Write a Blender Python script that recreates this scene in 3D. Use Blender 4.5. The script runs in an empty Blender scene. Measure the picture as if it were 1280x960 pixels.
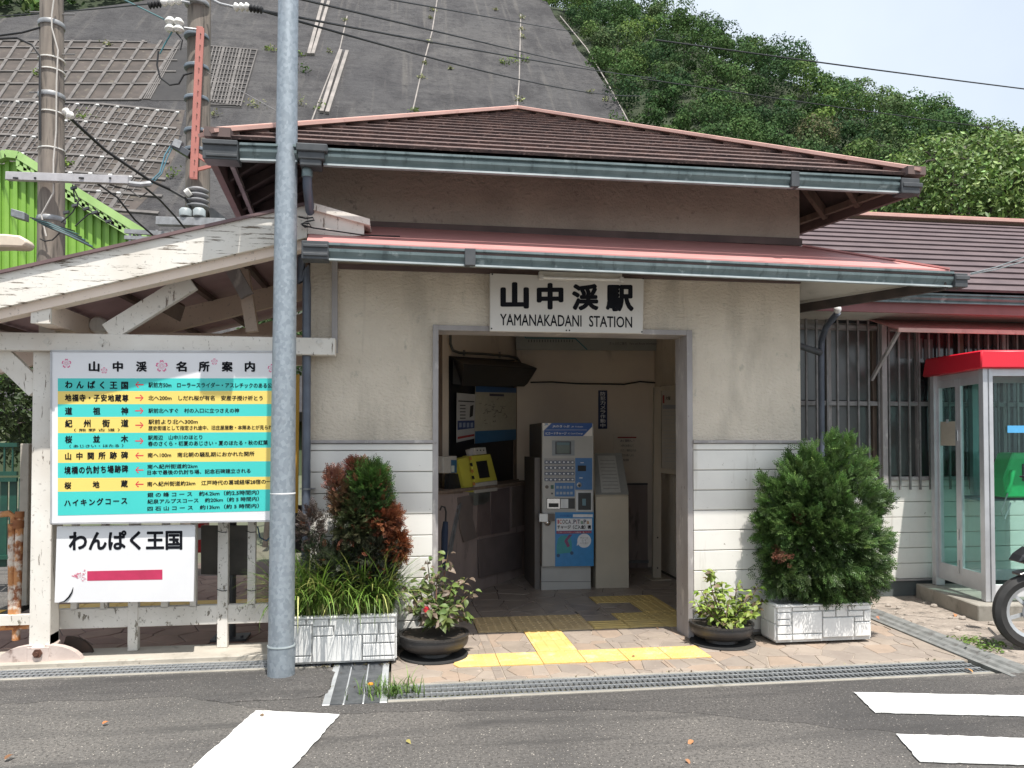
import bpy, bmesh, math, random
import numpy as np
from mathutils import Vector, Matrix
random.seed(7); rng = np.random.default_rng(7)
SC = bpy.context.scene
COL = SC.collection
rad = math.radians
# ------------------------------------------------------------------ camera
YAW, PIT, EYE, F = rad(8.2), rad(1.3), 1.5, 961.0
CX, CY = 640.0, 529.5
cam = bpy.data.cameras.new('camera'); cam.lens = F/1280*36; cam.sensor_width = 36
cam.shift_y = (CY-480)/1280; cam.clip_start = .05; cam.clip_end = 2000
camo = bpy.data.objects.new('camera', cam); COL.objects.link(camo)
camo.location = (0, 0, EYE); camo.rotation_euler = (rad(90)+PIT, 0, -YAW)
SC.camera = camo
# ------------------------------------------------------------------ world and sun
SUN = Vector((.09, -.36, 1)).normalized()          # towards the sun
elev = math.asin(SUN.z); az = math.atan2(SUN.x, SUN.y)
w = bpy.data.worlds.new('World'); SC.world = w; w.use_nodes = True
nt = w.node_tree; bg = nt.nodes['Background']
sky = nt.nodes.new('ShaderNodeTexSky'); sky.sky_type = 'NISHITA'; sky.sun_disc = False
sky.sun_elevation = elev; sky.sun_rotation = az; sky.air_density = 1.0; sky.dust_density = 4.0; sky.ozone_density = 1.2
# thin bright summer haze over the blue
tc = nt.nodes.new('ShaderNodeTexCoord'); nz = nt.nodes.new('ShaderNodeTexNoise'); nz.inputs['Scale'].default_value = 2.2; nz.inputs['Detail'].default_value = 5
nt.links.new(tc.outputs['Generated'], nz.inputs['Vector'])
mr = nt.nodes.new('ShaderNodeMapRange'); mr.inputs['From Min'].default_value = .3; mr.inputs['From Max'].default_value = .7; mr.inputs['To Min'].default_value = .62; mr.inputs['To Max'].default_value = .9
nt.links.new(nz.outputs['Fac'], mr.inputs['Value'])
mxs = nt.nodes.new('ShaderNodeMix'); mxs.data_type = 'RGBA'; nt.links.new(mr.outputs[0], mxs.inputs[0]); nt.links.new(sky.outputs[0], mxs.inputs[6]); mxs.inputs[7].default_value = (5.5,6.05,6.6,1)
nt.links.new(mxs.outputs[2], bg.inputs[0]); bg.inputs[1].default_value = .14
sl = bpy.data.lights.new('sun', 'SUN'); sl.energy = 5.0; sl.angle = rad(.53); sl.color = (1, .955, .89)
so = bpy.data.objects.new('sun', sl); COL.objects.link(so); so.rotation_euler = SUN.to_track_quat('Z', 'Y').to_euler()
SC.view_settings.view_transform = 'Standard'; SC.view_settings.look = 'None'; SC.view_settings.gamma = 1
SC.view_settings.exposure = .36
SC.cycles.max_bounces = 10; SC.cycles.diffuse_bounces = 5; SC.cycles.transparent_max_bounces = 24

# ------------------------------------------------------------------ survey helpers: sight line -> point on a real plane
FW = Vector((math.sin(YAW)*math.cos(PIT), math.cos(YAW)*math.cos(PIT), math.sin(PIT)))
RT = Vector((math.cos(YAW), -math.sin(YAW), 0)); UP = RT.cross(FW)
EP = Vector((0, 0, EYE))
def ray(x, y): return FW + RT*((x-CX)/F) - UP*((y-CY)/F)
def G(x, y, z=0):
    d = ray(x, y); return EP + d*((z-EYE)/d.z)
def YP(x, y, Y):
    d = ray(x, y); return EP + d*(Y/d.y)
def HIT(x, y, p0, n):
    d = ray(x, y); p0 = Vector(p0); n = Vector(n); return EP + d*((p0-EP).dot(n)/d.dot(n))
def AT(x, y, dist): return EP + ray(x, y)*dist

# ------------------------------------------------------------------ object helpers
ORG = {}
def props(o, label=None, cat=None, group=None, kind=None):
    if label: o['label'] = label
    if cat: o['category'] = cat
    if group: o['group'] = group
    if kind: o['kind'] = kind
    return o
def thing(name, label, cat, loc, group=None, rz=0):
    o = bpy.data.objects.new(name, None); COL.objects.link(o); o.empty_display_size = .1
    o.location = loc; o.rotation_euler = (0, 0, rz); ORG[o.name] = Vector(loc)
    return props(o, label, cat, group)
def frame(p, q):      # rotation taking z to q-p
    return (Vector(q)-Vector(p)).to_track_quat('Z', 'Y').to_matrix()
class MB:
    def __init__(s): s.v = []; s.f = []; s.c = None
    def add(s, vs, fs):
        n = len(s.v); s.v += [tuple(v) for v in vs]; s.f += [tuple(n+i for i in f) for f in fs]; return s
    def box(s, x0, y0, z0, x1, y1, z1):
        if x0 > x1: x0, x1 = x1, x0
        if y0 > y1: y0, y1 = y1, y0
        if z0 > z1: z0, z1 = z1, z0
        return s.add([(x0,y0,z0),(x1,y0,z0),(x1,y1,z0),(x0,y1,z0),(x0,y0,z1),(x1,y0,z1),(x1,y1,z1),(x0,y1,z1)],
                     [(3,2,1,0),(4,5,6,7),(0,1,5,4),(1,2,6,5),(2,3,7,6),(3,0,4,7)])
    def obox(s, c, a, b, h):
        c, a, b, h = Vector(c), Vector(a), Vector(b), Vector(h)
        if a.cross(b).dot(h) < 0: a, b = b, a
        P = [c-a-b-h, c+a-b-h, c+a+b-h, c-a+b-h, c-a-b+h, c+a-b+h, c+a+b+h, c-a+b+h]
        return s.add(P, [(3,2,1,0),(4,5,6,7),(0,1,5,4),(1,2,6,5),(2,3,7,6),(3,0,4,7)])
    def bar(s, p, q, w, h, up=(0, 0, 1)):
        p, q = Vector(p), Vector(q); d = (q-p).normalized(); u = Vector(up); sd = d.cross(u)
        if sd.length < 1e-4: sd = d.cross(Vector((0, 1, 0)))
        sd.normalize(); u = sd.cross(d)
        return s.obox((p+q)/2, (q-p)/2, sd*(w/2), u*(h/2))
    def prism(s, poly, d):
        poly = [Vector(p) for p in poly]; d = Vector(d); n = len(poly)
        nn = Vector((0,0,0))
        for i in range(n): nn += poly[i].cross(poly[(i+1) % n])
        if nn.dot(d) > 0: poly.reverse()
        vs = poly + [p+d for p in poly]
        fs = [tuple(range(n)), tuple(range(2*n-1, n-1, -1))] + [((i+1) % n, i, n+i, n+(i+1) % n) for i in range(n)]
        return s.add(vs, fs)
    def quad(s, *p): return s.add(p, [tuple(range(len(p)))])
    def tube(s, pts, r, n=10, caps=True):
        pts = [Vector(p) for p in pts]; m = len(pts)
        R = r if isinstance(r, (list, tuple)) else [r]*m
        t0 = (pts[1]-pts[0]).normalized(); a = t0.orthogonal().normalized(); vs = []
        for i in range(m):
            t = (pts[min(i+1, m-1)]-pts[max(i-1, 0)]).normalized()
            a = (a - t*a.dot(t)).normalized(); b = t.cross(a)
            for k in range(n):
                an = 2*math.pi*k/n; vs.append(pts[i] + (a*math.cos(an)+b*math.sin(an))*R[i])
        fs = []
        for i in range(m-1):
            for k in range(n):
                k2 = (k+1) % n; fs.append((i*n+k, i*n+k2, (i+1)*n+k2, (i+1)*n+k))
        if caps: fs += [tuple(range(n-1, -1, -1)), tuple(range((m-1)*n, m*n))]
        return s.add(vs, fs)
    def lathe(s, prof, c=(0,0,0), n=24, axis='Z', sq=1.0, caps=True):
        c = Vector(c); vs = []; m = len(prof)
        for r, z in prof:
            for k in range(n):
                an = 2*math.pi*k/n; x, y = r*math.cos(an), r*math.sin(an)*sq
                vs.append(c + (Vector((x, y, z)) if axis == 'Z' else Vector((x, z, y)) if axis == 'Y' else Vector((z, x, y))))
        fs = []
        for i in range(m-1):
            for k in range(n):
                k2 = (k+1) % n; f = (i*n+k, i*n+k2, (i+1)*n+k2, (i+1)*n+k); fs.append(f[::-1] if axis == 'Y' else f)
        if caps: fs += [tuple(range(n-1, -1, -1)), tuple(range((m-1)*n, m*n))] if axis != 'Y' else [tuple(range(n)), tuple(range(m*n-1, (m-1)*n-1, -1))]
        return s.add(vs, fs)
    def polyY(s, pts, Y, depth): return s.prism([YP(x, y, Y) for x, y in pts], (0, depth, 0))
    def build(s, name, m, parent=None, label=None, cat=None, group=None, kind=None, bevel=0, smooth=30, local=False):
        me = bpy.data.meshes.new(name)
        V = np.array(s.v, dtype=np.float64).reshape(-1, 3)
        if parent is not None:
            if not local: V = V - np.array(ORG[parent.name])
            loc = (0, 0, 0)
        else:
            o = np.array([(V[:,0].min()+V[:,0].max())/2, (V[:,1].min()+V[:,1].max())/2, V[:,2].min()]); V = V-o; loc = tuple(o)
        me.from_pydata(V.tolist(), [], s.f); me.update()
        if bevel:
            bm = bmesh.new(); bm.from_mesh(me)
            es = [e for e in bm.edges if len(e.link_faces) == 2 and e.calc_face_angle(0) > .5]
            bmesh.ops.bevel(bm, geom=es, offset=bevel, segments=1, affect='EDGES', profile=.5)
            bm.to_mesh(me); bm.free()
        if smooth:
            me.shade_smooth(); me.set_sharp_from_angle(angle=rad(smooth))
        if m is not None: me.materials.append(m)
        ob = bpy.data.objects.new(name, me); COL.objects.link(ob); ob.location = loc
        if parent is not None:
            ob.parent = parent; ORG[ob.name] = Vector((0,0,0)) if local else ORG[parent.name]
        else: ORG[ob.name] = Vector(loc)
        return props(ob, label, cat, group, kind)
def copy_tree(o, parent=None):
    c = o.copy(); COL.objects.link(c); c.parent = parent
    for ch in list(o.children): copy_tree(ch, c)
    return c
def mesh_np(name, V, Fc, m, parent=None, col=None, org=None, smooth=False, **kw):
    """numpy mesh of equal-sized faces; col = colour per face"""
    V = np.asarray(V, dtype=np.float32).reshape(-1, 3); Fc = np.asarray(Fc, dtype=np.int32); k = Fc.shape[1]; n = len(Fc)
    o = np.array(ORG[parent.name]) if parent is not None else (np.array(org) if org is not None else np.zeros(3))
    V = V-o.astype(np.float32)
    me = bpy.data.meshes.new(name); me.vertices.add(len(V)); me.vertices.foreach_set('co', V.ravel())
    me.loops.add(n*k); me.loops.foreach_set('vertex_index', Fc.ravel())
    me.polygons.add(n); me.polygons.foreach_set('loop_start', np.arange(0, n*k, k, dtype=np.int32))
    me.update(calc_edges=True); me.validate()
    if smooth: me.shade_smooth()
    if col is not None:
        at = me.color_attributes.new('tint', 'FLOAT_COLOR', 'CORNER')
        c = np.ones((n, k, 4), dtype=np.float32); c[:, :, :3] = np.asarray(col, dtype=np.float32)[:, None, :]
        at.data.foreach_set('color', c.ravel())
    me.materials.append(m)
    ob = bpy.data.objects.new(name, me); COL.objects.link(ob)
    if parent is not None: ob.parent = parent; ORG[ob.name] = ORG[parent.name]
    else: ob.location = tuple(o)
    return props(ob, **kw)

# ------------------------------------------------------------------ materials
def nodes(name):
    m = bpy.data.materials.new(name); m.use_nodes = True; return m, m.node_tree, m.node_tree.nodes['Principled BSDF']
def nn(nt, t, **kw):
    n = nt.nodes.new('ShaderNode'+t)
    for k, v in kw.items(): setattr(n, k, v)
    return n
def coords(nt, stretch=(1,1,1), obj=False):
    if obj: g = nn(nt, 'TexCoord'); out = g.outputs['Object']
    else: g = nn(nt, 'NewGeometry'); out = g.outputs['Position']
    mp = nn(nt, 'Mapping'); mp.inputs['Scale'].default_value = stretch; nt.links.new(out, mp.inputs[0]); return mp.outputs[0]
def noise(nt, co, scale, detail=5, rough=.55):
    n = nn(nt, 'TexNoise'); n.inputs['Scale'].default_value = scale; n.inputs['Detail'].default_value = detail
    n.inputs['Roughness'].default_value = rough; nt.links.new(co, n.inputs['Vector']); return n.outputs['Fac']
def ramp(nt, fac, lo, hi):
    r = nn(nt, 'MapRange'); r.inputs['From Min'].default_value = lo; r.inputs['From Max'].default_value = hi
    nt.links.new(fac, r.inputs['Value']); return r.outputs['Result']
def mixc(nt, fac, a, b):
    m = nn(nt, 'Mix', data_type='RGBA')
    if hasattr(fac, 'links'): nt.links.new(fac, m.inputs[0])
    else: m.inputs[0].default_value = fac
    for i, c in ((6, a), (7, b)):
        if hasattr(c, 'links'): nt.links.new(c, m.inputs[i])
        else: m.inputs[i].default_value = (*c, 1) if len(c) == 3 else c
    return m.outputs[2]
def pbr(name, col, col2=None, rough=.6, metal=0, ns=5, lo=.35, hi=.65, stretch=(1,1,1), bump=0, bs=60, bd=.003,
        bstretch=None, stains=(), spec=.5, obj=False, rvar=0, coat=0):
    m, nt, b = nodes(name)
    co = coords(nt, stretch, obj); L = nt.links
    c2 = col2 if col2 else tuple(x*.8 for x in col)
    c = mixc(nt, ramp(nt, noise(nt, co, ns), lo, hi), col, c2)
    for (sc, ss, sl_, sh, sst) in stains:      # stain colour, scale, from, to, stretch
        c = mixc(nt, ramp(nt, noise(nt, coords(nt, sst, obj), ss, 6, .62), sl_, sh), c, sc)
    L.new(c, b.inputs['Base Color']); b.inputs['Roughness'].default_value = rough; b.inputs['Metallic'].default_value = metal
    b.inputs['Specular IOR Level'].default_value = spec; b.inputs['Coat Weight'].default_value = coat
    if rvar:
        r = nn(nt, 'MapRange'); r.inputs['To Min'].default_value = rough-rvar; r.inputs['To Max'].default_value = rough+rvar
        L.new(noise(nt, co, ns*2.3), r.inputs['Value']); L.new(r.outputs[0], b.inputs['Roughness'])
    if bump:
        bn = nn(nt, 'Bump'); bn.inputs['Strength'].default_value = bump; bn.inputs['Distance'].default_value = bd
        L.new(noise(nt, coords(nt, bstretch or (1,1,1), obj), bs, 4, .6), bn.inputs['Height']); L.new(bn.outputs[0], b.inputs['Normal'])
    return m
def flat(name, col, rough=.5, metal=0, **k): return pbr(name, col, tuple(min(1, x*.9) for x in col), rough, metal, ns=20, **k)
def peel(name, paint, wood, amt=.5, st=(1.2, 1.2, 9), sc=7, tint=(.72,.66,.60)):
    """flaking white paint over grey wood"""
    m, nt, b = nodes(name); L = nt.links
    co = coords(nt, st); n = noise(nt, co, sc, 9, .68)
    mask = ramp(nt, n, amt, amt+.025)
    base = mixc(nt, ramp(nt, noise(nt, coords(nt), 3), .35, .7), paint, tint)
    base = mixc(nt, ramp(nt, noise(nt, coords(nt), 45, 3), .62, .75), base, tuple(x*.62 for x in tint))
    wd = mixc(nt, ramp(nt, noise(nt, coords(nt, tuple(x*5 for x in st)), 6), .3, .7), wood, tuple(x*.5 for x in wood))
    L.new(mixc(nt, mask, base, wd), b.inputs['Base Color']); b.inputs['Roughness'].default_value = .65
    bn = nn(nt, 'Bump'); bn.inputs['Strength'].default_value = .5; bn.inputs['Distance'].default_value = .004; bn.invert = True
    L.new(mask, bn.inputs['Height']); L.new(bn.outputs[0], b.inputs['Normal']); return m
def leafmat(name, rough=.5, trans=.25, spec=.4):
    m, nt, b = nodes(name); L = nt.links
    a = nn(nt, 'VertexColor', layer_name='tint'); L.new(a.outputs[0], b.inputs['Base Color'])
    b.inputs['Roughness'].default_value = rough; b.inputs['Specular IOR Level'].default_value = spec
    t = nn(nt, 'BsdfTranslucent'); L.new(a.outputs[0], t.inputs[0]); mx = nn(nt, 'MixShader'); mx.inputs[0].default_value = trans
    L.new(b.outputs[0], mx.inputs[1]); L.new(t.outputs[0], mx.inputs[2])
    L.new(mx.outputs[0], nt.nodes['Material Output'].inputs[0]); return m
def glassmat(name, tint=(.9,.97,.95), refl=.06, alpha=.85):
    m, nt, b = nodes(name); nt.nodes.remove(b); L = nt.links
    tr = nn(nt, 'BsdfTransparent'); tr.inputs[0].default_value = (*[x*alpha for x in tint], 1)
    gl = nn(nt, 'BsdfGlossy'); gl.inputs['Roughness'].default_value = .02
    fr = nn(nt, 'Fresnel'); fr.inputs[0].default_value = 1.5
    gm = nn(nt, 'NewGeometry'); iv = nn(nt, 'Math', operation='SUBTRACT'); iv.inputs[0].default_value = 1; L.new(gm.outputs['Backfacing'], iv.inputs[1])
    ml = nn(nt, 'Math', operation='MULTIPLY'); L.new(fr.outputs[0], ml.inputs[0]); L.new(iv.outputs[0], ml.inputs[1])
    mx = nn(nt, 'MixShader'); L.new(ml.outputs[0], mx.inputs[0]); L.new(tr.outputs[0], mx.inputs[1]); L.new(gl.outputs[0], mx.inputs[2])
    L.new(mx.outputs[0], nt.nodes['Material Output'].inputs[0]); return m

DIRT = (.16,.13,.10)
M = {}
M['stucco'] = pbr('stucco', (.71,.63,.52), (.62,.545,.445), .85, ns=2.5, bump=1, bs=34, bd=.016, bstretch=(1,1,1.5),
                  stains=(((.42,.36,.29), 1.1, .56, .76, (4.5,4.5,.28)), ((.42,.37,.30), 2.2, .52, .80, (1.4,1,.35)), ((.36,.34,.27), 14, .62, .80, (1,1,.6))))
M['stucco_up'] = pbr('stucco_brown', (.50,.41,.335), (.41,.335,.275), .9, ns=1.8, bump=1, bs=30, bd=.018,
                  stains=(((.24,.20,.165), 1.3, .5, .95, (.8,1,1.4)), ((.13,.11,.10), 16, .62, .8, (1,1,.9))))  # darker, browner base colour than the lower wall stucco
M['siding'] = pbr('white_siding_paint', (.80,.78,.73), (.72,.70,.66), .45, ns=3, bump=.12, bs=30, bd=.002,
                  stains=(((.44,.40,.34), 2.2, .58, .80, (3,3,.35)), ((.30,.26,.21), 26, .68, .74, (1,1,1)), ((.40,.36,.31), 40, .70, .8, (.5,1,1.4))))
M['trim'] = pbr('weathered_trim', (.40,.375,.37), (.29,.27,.265), .7, ns=5, bump=.3, bs=50, stretch=(1,1,.4),
                  stains=(((.62,.59,.56), 9, .58, .72, (1,1,.4)), ((.14,.12,.11), 22, .64, .74, (1,1,.5))))
M['white_wood'] = peel('peeling_white_paint', (.80,.77,.71), (.25,.20,.15), .575, (1.1,1.0,14), 4, (.70,.65,.57))
M['white_post'] = peel('peeling_post_paint', (.80,.77,.71), (.30,.24,.19), .615, (6,6,1.0), 5, (.68,.63,.56))
M['white_fence'] = peel('worn_fence_paint', (.78,.75,.70), (.30,.27,.22), .60, (3,3,1.4), 9, (.60,.57,.51))
M['bounce_wood'] = peel('bounce_warmed_paint', (.82,.69,.59), (.34,.25,.20), .70, (1,1,6), 5, (.76,.63,.53))  # white timber paint warmed and lightened: ground bounce put into the colour
M['gutter'] = pbr('teal_gutter', (.115,.16,.165), (.175,.225,.23), .42, ns=6, stretch=(1,1,.3), bump=.05, bs=30,
                  stains=(((.06,.085,.09), 9, .55, .70, (1.5,1,.3)), ((.36,.42,.42), 15, .62, .72, (.6,1,.3))))
M['gutter_lip'] = pbr('pale_gutter_edge', (.38,.42,.43), (.26,.30,.31), .4, ns=8)
M['gutter_dark'] = pbr('dark_gutter', (.045,.05,.055), (.075,.08,.085), .5, ns=8)
M['dark_wood'] = pbr('dark_eave_wood', (.085,.065,.058), (.05,.04,.037), .8, ns=6, bump=.2, bs=30)  # dark brown timber for eave boards, rafters and canopy edge
M['eave_brown'] = pbr('brown_fascia', (.155,.105,.095), (.10,.07,.065), .7, ns=4, bump=.2, bs=30)
M['soffit'] = pbr('cream_soffit', (.50,.48,.43), (.40,.38,.34), .8, ns=3, stains=(((.22,.20,.18), 5, .58, .8, (1,1,1)),))
M['pink_metal'] = pbr('faded_red_metal', (.60,.27,.255), (.52,.235,.22), .5, ns=3, stretch=(1,3,1),
                  stains=(((.34,.15,.13), 5, .60, .8, (.4,2,1)), ((.66,.38,.33), 9, .6, .8, (.4,1,1))))
M['pink_ridge'] = pbr('pink_ridge_cap', (.60,.375,.32), (.52,.32,.275), .5, ns=5, stains=(((.33,.17,.14), 7, .58, .75, (1,1,1)),))
M['roof'] = pbr('weathered_roof_slate', (.14,.085,.072), (.07,.045,.042), .85, ns=9, bump=.5, bs=60, bd=.006, stretch=(1,1,1),
                  stains=(((.05,.035,.035), 14, .50, .66, (1,3,3)), ((.33,.22,.19), 30, .57, .67, (1.2,2.5,2.5))))
M['roof_wing'] = pbr('plum_roof_slate', (.115,.082,.085), (.085,.06,.065), .8, ns=5, bump=.4, bs=60, bd=.005,
                  stains=(((.20,.15,.145), 9, .62, .74, (.6,3,3)),))
M['wood_brown'] = pbr('old_brown_wood', (.20,.15,.115), (.13,.095,.075), .7, ns=5, stretch=(4,4,.7), bump=.2, bs=40)
M['black'] = flat('black_paint', (.012,.013,.015), .5)
M['ink'] = flat('black_lettering', (.008,.009,.013), .7, spec=.15)
M['dark_metal'] = pbr('dark_grey_metal', (.09,.095,.105), (.06,.063,.07), .45, .3, ns=8)
M['downpipe'] = pbr('blue_grey_downpipe', (.115,.135,.175), (.08,.095,.125), .35, ns=6)
M['alu'] = pbr('aluminium', (.62,.64,.65), (.50,.52,.54), .38, .55, ns=10, stretch=(1,1,.3), bump=.03)
M['steel'] = pbr('grey_steel', (.30,.31,.32), (.20,.21,.22), .45, .6, ns=14, stains=(((.16,.12,.10), 20, .62, .72, (1,1,1)),))
M['chrome'] = flat('chrome', (.8,.8,.8), .12, 1)
M['rubber'] = pbr('black_rubber', (.022,.022,.022), (.035,.034,.033), .75, ns=12, bump=.15, bs=90)
M['concrete'] = pbr('concrete', (.34,.32,.28), (.25,.235,.205), .9, ns=4, bump=.4, bs=60, bd=.004, stains=(((.12,.11,.09), 6, .56, .75, (1,1,.6)),))
M['plinth'] = pbr('plinth_concrete', (.46,.42,.36), (.36,.33,.28), .9, ns=5, bump=.4, bs=60, bd=.004, stains=(((.22,.20,.16), 9, .58, .75, (1,1,1)),))
M['interior'] = pbr('beige_interior_wall', (.68,.60,.50), (.61,.53,.45), .8, ns=2, stains=(((.30,.26,.22), 3, .6, .85, (1,1,.5)),))
M['counter'] = pbr('patched_counter_sheet', (.30,.24,.22), (.24,.19,.175), .55, ns=3, stretch=(2,2,.6), stains=(((.10,.08,.08), 5, .58, .72, (2,2,.5)),))
M['yellow_tile'] = pbr('yellow_tactile', (.64,.43,.13), (.70,.49,.19), .7, ns=6, bump=.3, bs=90, stains=(((.42,.30,.13), 18, .66, .76, (1,1,1)), ((.76,.60,.34), 5, .56, .7, (1,1,1))))
M['tan_tile'] = pbr('worn_tactile', (.54,.41,.22), (.45,.34,.19), .75, ns=7, bump=.4, bs=90)
M['ochre_tile'] = pbr('worn_ochre_tactile', (.64,.48,.18), (.50,.38,.16), .75, ns=7, bump=.4, bs=90)
# ================================================================== GROUND
def road_mat(name, dark, mid, light):
    m, nt, b = nodes(name); L = nt.links; co = coords(nt)
    c = mixc(nt, ramp(nt, noise(nt, co, .9, 5), .35, .65), dark, mid)
    c = mixc(nt, ramp(nt, noise(nt, co, 55, 3, .7), .47, .62), c, tuple(x*.45 for x in mid))
    v = nn(nt, 'TexVoronoi'); v.inputs['Scale'].default_value = 75; L.new(co, v.inputs['Vector'])
    c = mixc(nt, ramp(nt, v.outputs['Distance'], .20, .12), c, light)
    v2 = nn(nt, 'TexVoronoi'); v2.inputs['Scale'].default_value = 31; L.new(co, v2.inputs['Vector'])
    c = mixc(nt, ramp(nt, v2.outputs['Distance'], .13, .08), c, tuple(min(1, x*1.35) for x in light))
    c = mixc(nt, ramp(nt, noise(nt, coords(nt, (.35, 2.4, 1)), 2.2, 6, .6), .52, .72), c, tuple(x*.62 for x in dark))
    L.new(c, b.inputs['Base Color']); b.inputs['Roughness'].default_value = .85
    bn = nn(nt, 'Bump'); bn.inputs['Strength'].default_value = .9; bn.inputs['Distance'].default_value = .004
    L.new(noise(nt, co, 95, 3, .7), bn.inputs['Height']); L.new(bn.outputs[0], b.inputs['Normal']); return m
M['asphalt'] = road_mat('asphalt', (.080,.076,.073), (.138,.128,.118), (.31,.285,.25))
M['asphalt_new'] = road_mat('darker_asphalt', (.062,.059,.058), (.104,.097,.091), (.24,.22,.20))
M['earth'] = pbr('earth', (.13,.12,.09), (.07,.09,.045), .95, ns=.4)
M['mortar'] = pbr('pale_mortar', (.42,.365,.30), (.32,.275,.23), .9, ns=12, bump=.3, bs=80)
M['channel'] = pbr('drain_channel', (.03,.03,.03), (.05,.048,.045), .9)
M['dirt_pave'] = pbr('rubble_pavement', (.36,.31,.265), (.24,.205,.175), .95, ns=4, bump=1, bs=22, bd=.02,
                     stains=(((.13,.115,.10), 7, .52, .66, (1,1.6,1)), ((.50,.44,.38), 13, .60, .72, (1,1.4,1))))
M['paint_white'] = pbr('road_paint', (.76,.76,.74), (.66,.66,.64), .6, ns=8, bump=.5, bs=80, bd=.004, stains=(((.30,.29,.28), 60, .62, .66, (1,1,1)), ((.55,.54,.52), 3.5, .60, .80, (.5,2,1)), ((.25,.24,.23), 2.6, .70, .72, (1.5,6,1))))
stone_cols = [((.31,.258,.212), (.255,.213,.176)), ((.34,.285,.235), (.285,.236,.198)), ((.285,.242,.205), (.24,.20,.17)), ((.345,.265,.205), (.29,.225,.175))]
for i, (a, b_) in enumerate(stone_cols):
    M['stone%d' % i] = pbr('flagstone_%s' % 'abcd'[i], a, b_, .8, ns=5, bump=.35, bs=50, bd=.003, stains=(((.20,.155,.13), 9, .6, .78, (1,1,1)), ((.56,.46,.38), 17, .64, .78, (1,1,1))))
in_cols = [((.30,.255,.225), (.25,.21,.185)), ((.33,.285,.25), (.27,.23,.205))]
for i, (a, b_) in enumerate(in_cols):
    M['floor%d' % i] = pbr('hall_floor_stone_%s' % 'ab'[i], a, b_, .38, ns=5, bump=.12, bs=40, stains=(((.09,.08,.075), 4, .55, .8, (1,1,1)),))

gd = MB().box(-400, -60, -.6, 400, 400, -.06).build('ground', M['earth'], kind='structure')
# road: front street plus the yard running back on the left
rm = MB(); rm.prism([(-60,-40,0),(60,-40,0),(60,4.50,0),(-.44,4.50,0),(-.44,5.25,0),(-3.4,5.25,0),(-3.4,9.5,0),(-4,14,0),(-60,14,0)], (0,0,-.05))
road = rm.build('road', M['asphalt'], kind='structure', smooth=0)
# darker asphalt reinstatement strip beside the drains
def ragged(pts, step=.12, amp=.025):
    out = []
    for i in range(len(pts)):
        p, q = Vector(pts[i]), Vector(pts[(i+1) % len(pts)]); n = max(1, int((q-p).length/step))
        for k in range(n):
            t = p.lerp(q, k/n); out.append((t.x+random.uniform(-amp, amp)*(k > 0), t.y+random.uniform(-amp, amp)*(k > 0), t.z))
    return out
sp = [(-3.3,4.86,.0012),(-2.2,4.80,.0012),(-1.3,4.78,.0012),(-.5,4.36,.0012),(.6,4.28,.0012),(1.6,4.10,.0012),(2.2,3.80,.0012),(2.75,3.55,.0012),(3.6,3.45,.0012),(9,3.3,.0012),(9,4.49,.0012),(3.9,4.49,.0012),(-.45,4.49,.0012),(-.45,5.24,.0012),(-3.3,5.24,.0012)]
rp = ragged(sp, .1, .03); rp = [(x, min(y, 5.24 if x < -.45 else 4.49), z) for x, y, z in rp]
props(MB().add(rp, [tuple(range(len(rp)))]).build('road_patch', M['asphalt_new'], road, smooth=0), kind=None)
def stripe(pts):
    r = ragged([(x, y, .010) for x, y in pts], .035, .0045); r0 = [(x, y, .0045) for x, y, z in r]
    return MB().prism(r, (0,0,-.004)).build('crosswalk_stripe', M['paint_white'], kind='structure', smooth=0)
stripe([(-.791,4.451),(-.937,3.743),(-1.16,2.6),(-.78,2.45),(-.484,3.669),(-.328,4.321)])
stripe([(2.665,4.266),(2.584,3.933),(3.349,3.767),(6.6,3.03),(6.7,3.36),(3.616,4.064)])
stripe([(2.5,3.632),(2.396,3.308),(3.099,3.15),(6.4,2.42),(6.5,2.74),(3.099,3.487)])

# ---- flagstones: clipped Voronoi cells, every stone its own piece
def clip(poly, n, d):
    out = []
    for i in range(len(poly)):
        a, b_ = poly[i], poly[(i+1) % len(poly)]; da = a[0]*n[0]+a[1]*n[1]-d; db = b_[0]*n[0]+b_[1]*n[1]-d
        if da <= 0: out.append(a)
        if da*db < 0:
            t = da/(da-db); out.append((a[0]+(b_[0]-a[0])*t, a[1]+(b_[1]-a[1])*t))
    return out
def cells(region, s, gap, holes=()):
    x0, x1 = min(p[0] for p in region), max(p[0] for p in region); y0, y1 = min(p[1] for p in region), max(p[1] for p in region)
    S = []; y = y0-s
    while y < y1+s:
        x = x0-s
        while x < x1+s: S.append((x+random.uniform(-.42,.42)*s, y+random.uniform(-.42,.42)*s)); x += s
        y += s
    res = []
    for i, p in enumerate(S):
        poly = list(region)
        for j, q in enumerate(S):
            if i == j: continue
            dx, dy = q[0]-p[0], q[1]-p[1]; L = math.hypot(dx, dy)
            if L > 3.2*s: continue
            n = (dx/L, dy/L); poly = clip(poly, n, (p[0]+q[0])/2*n[0]+(p[1]+q[1])/2*n[1]-gap/2)
            if len(poly) < 3: break
        if len(poly) >= 3: res.append(poly)
    for (a0, b0, a1, b1) in holes:      # cut rectangles out: keep the pieces outside
        nr = []
        for poly in res:
            rest = poly
            for n, d in (((1,0), a0-gap/2), ((-1,0), -a1-gap/2), ((0,1), b0-gap/2), ((0,-1), -b1-gap/2)):
                o = clip(rest, n, d)
                if len(o) >= 3: nr.append(o)
                rest = clip(rest, (-n[0], -n[1]), -d)
                if len(rest) < 3: break
        res = nr
    def area(p): return abs(sum(p[i][0]*p[(i+1) % len(p)][1]-p[(i+1) % len(p)][0]*p[i][1] for i in range(len(p))))/2
    return [p for p in res if area(p) > .0012]
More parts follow.
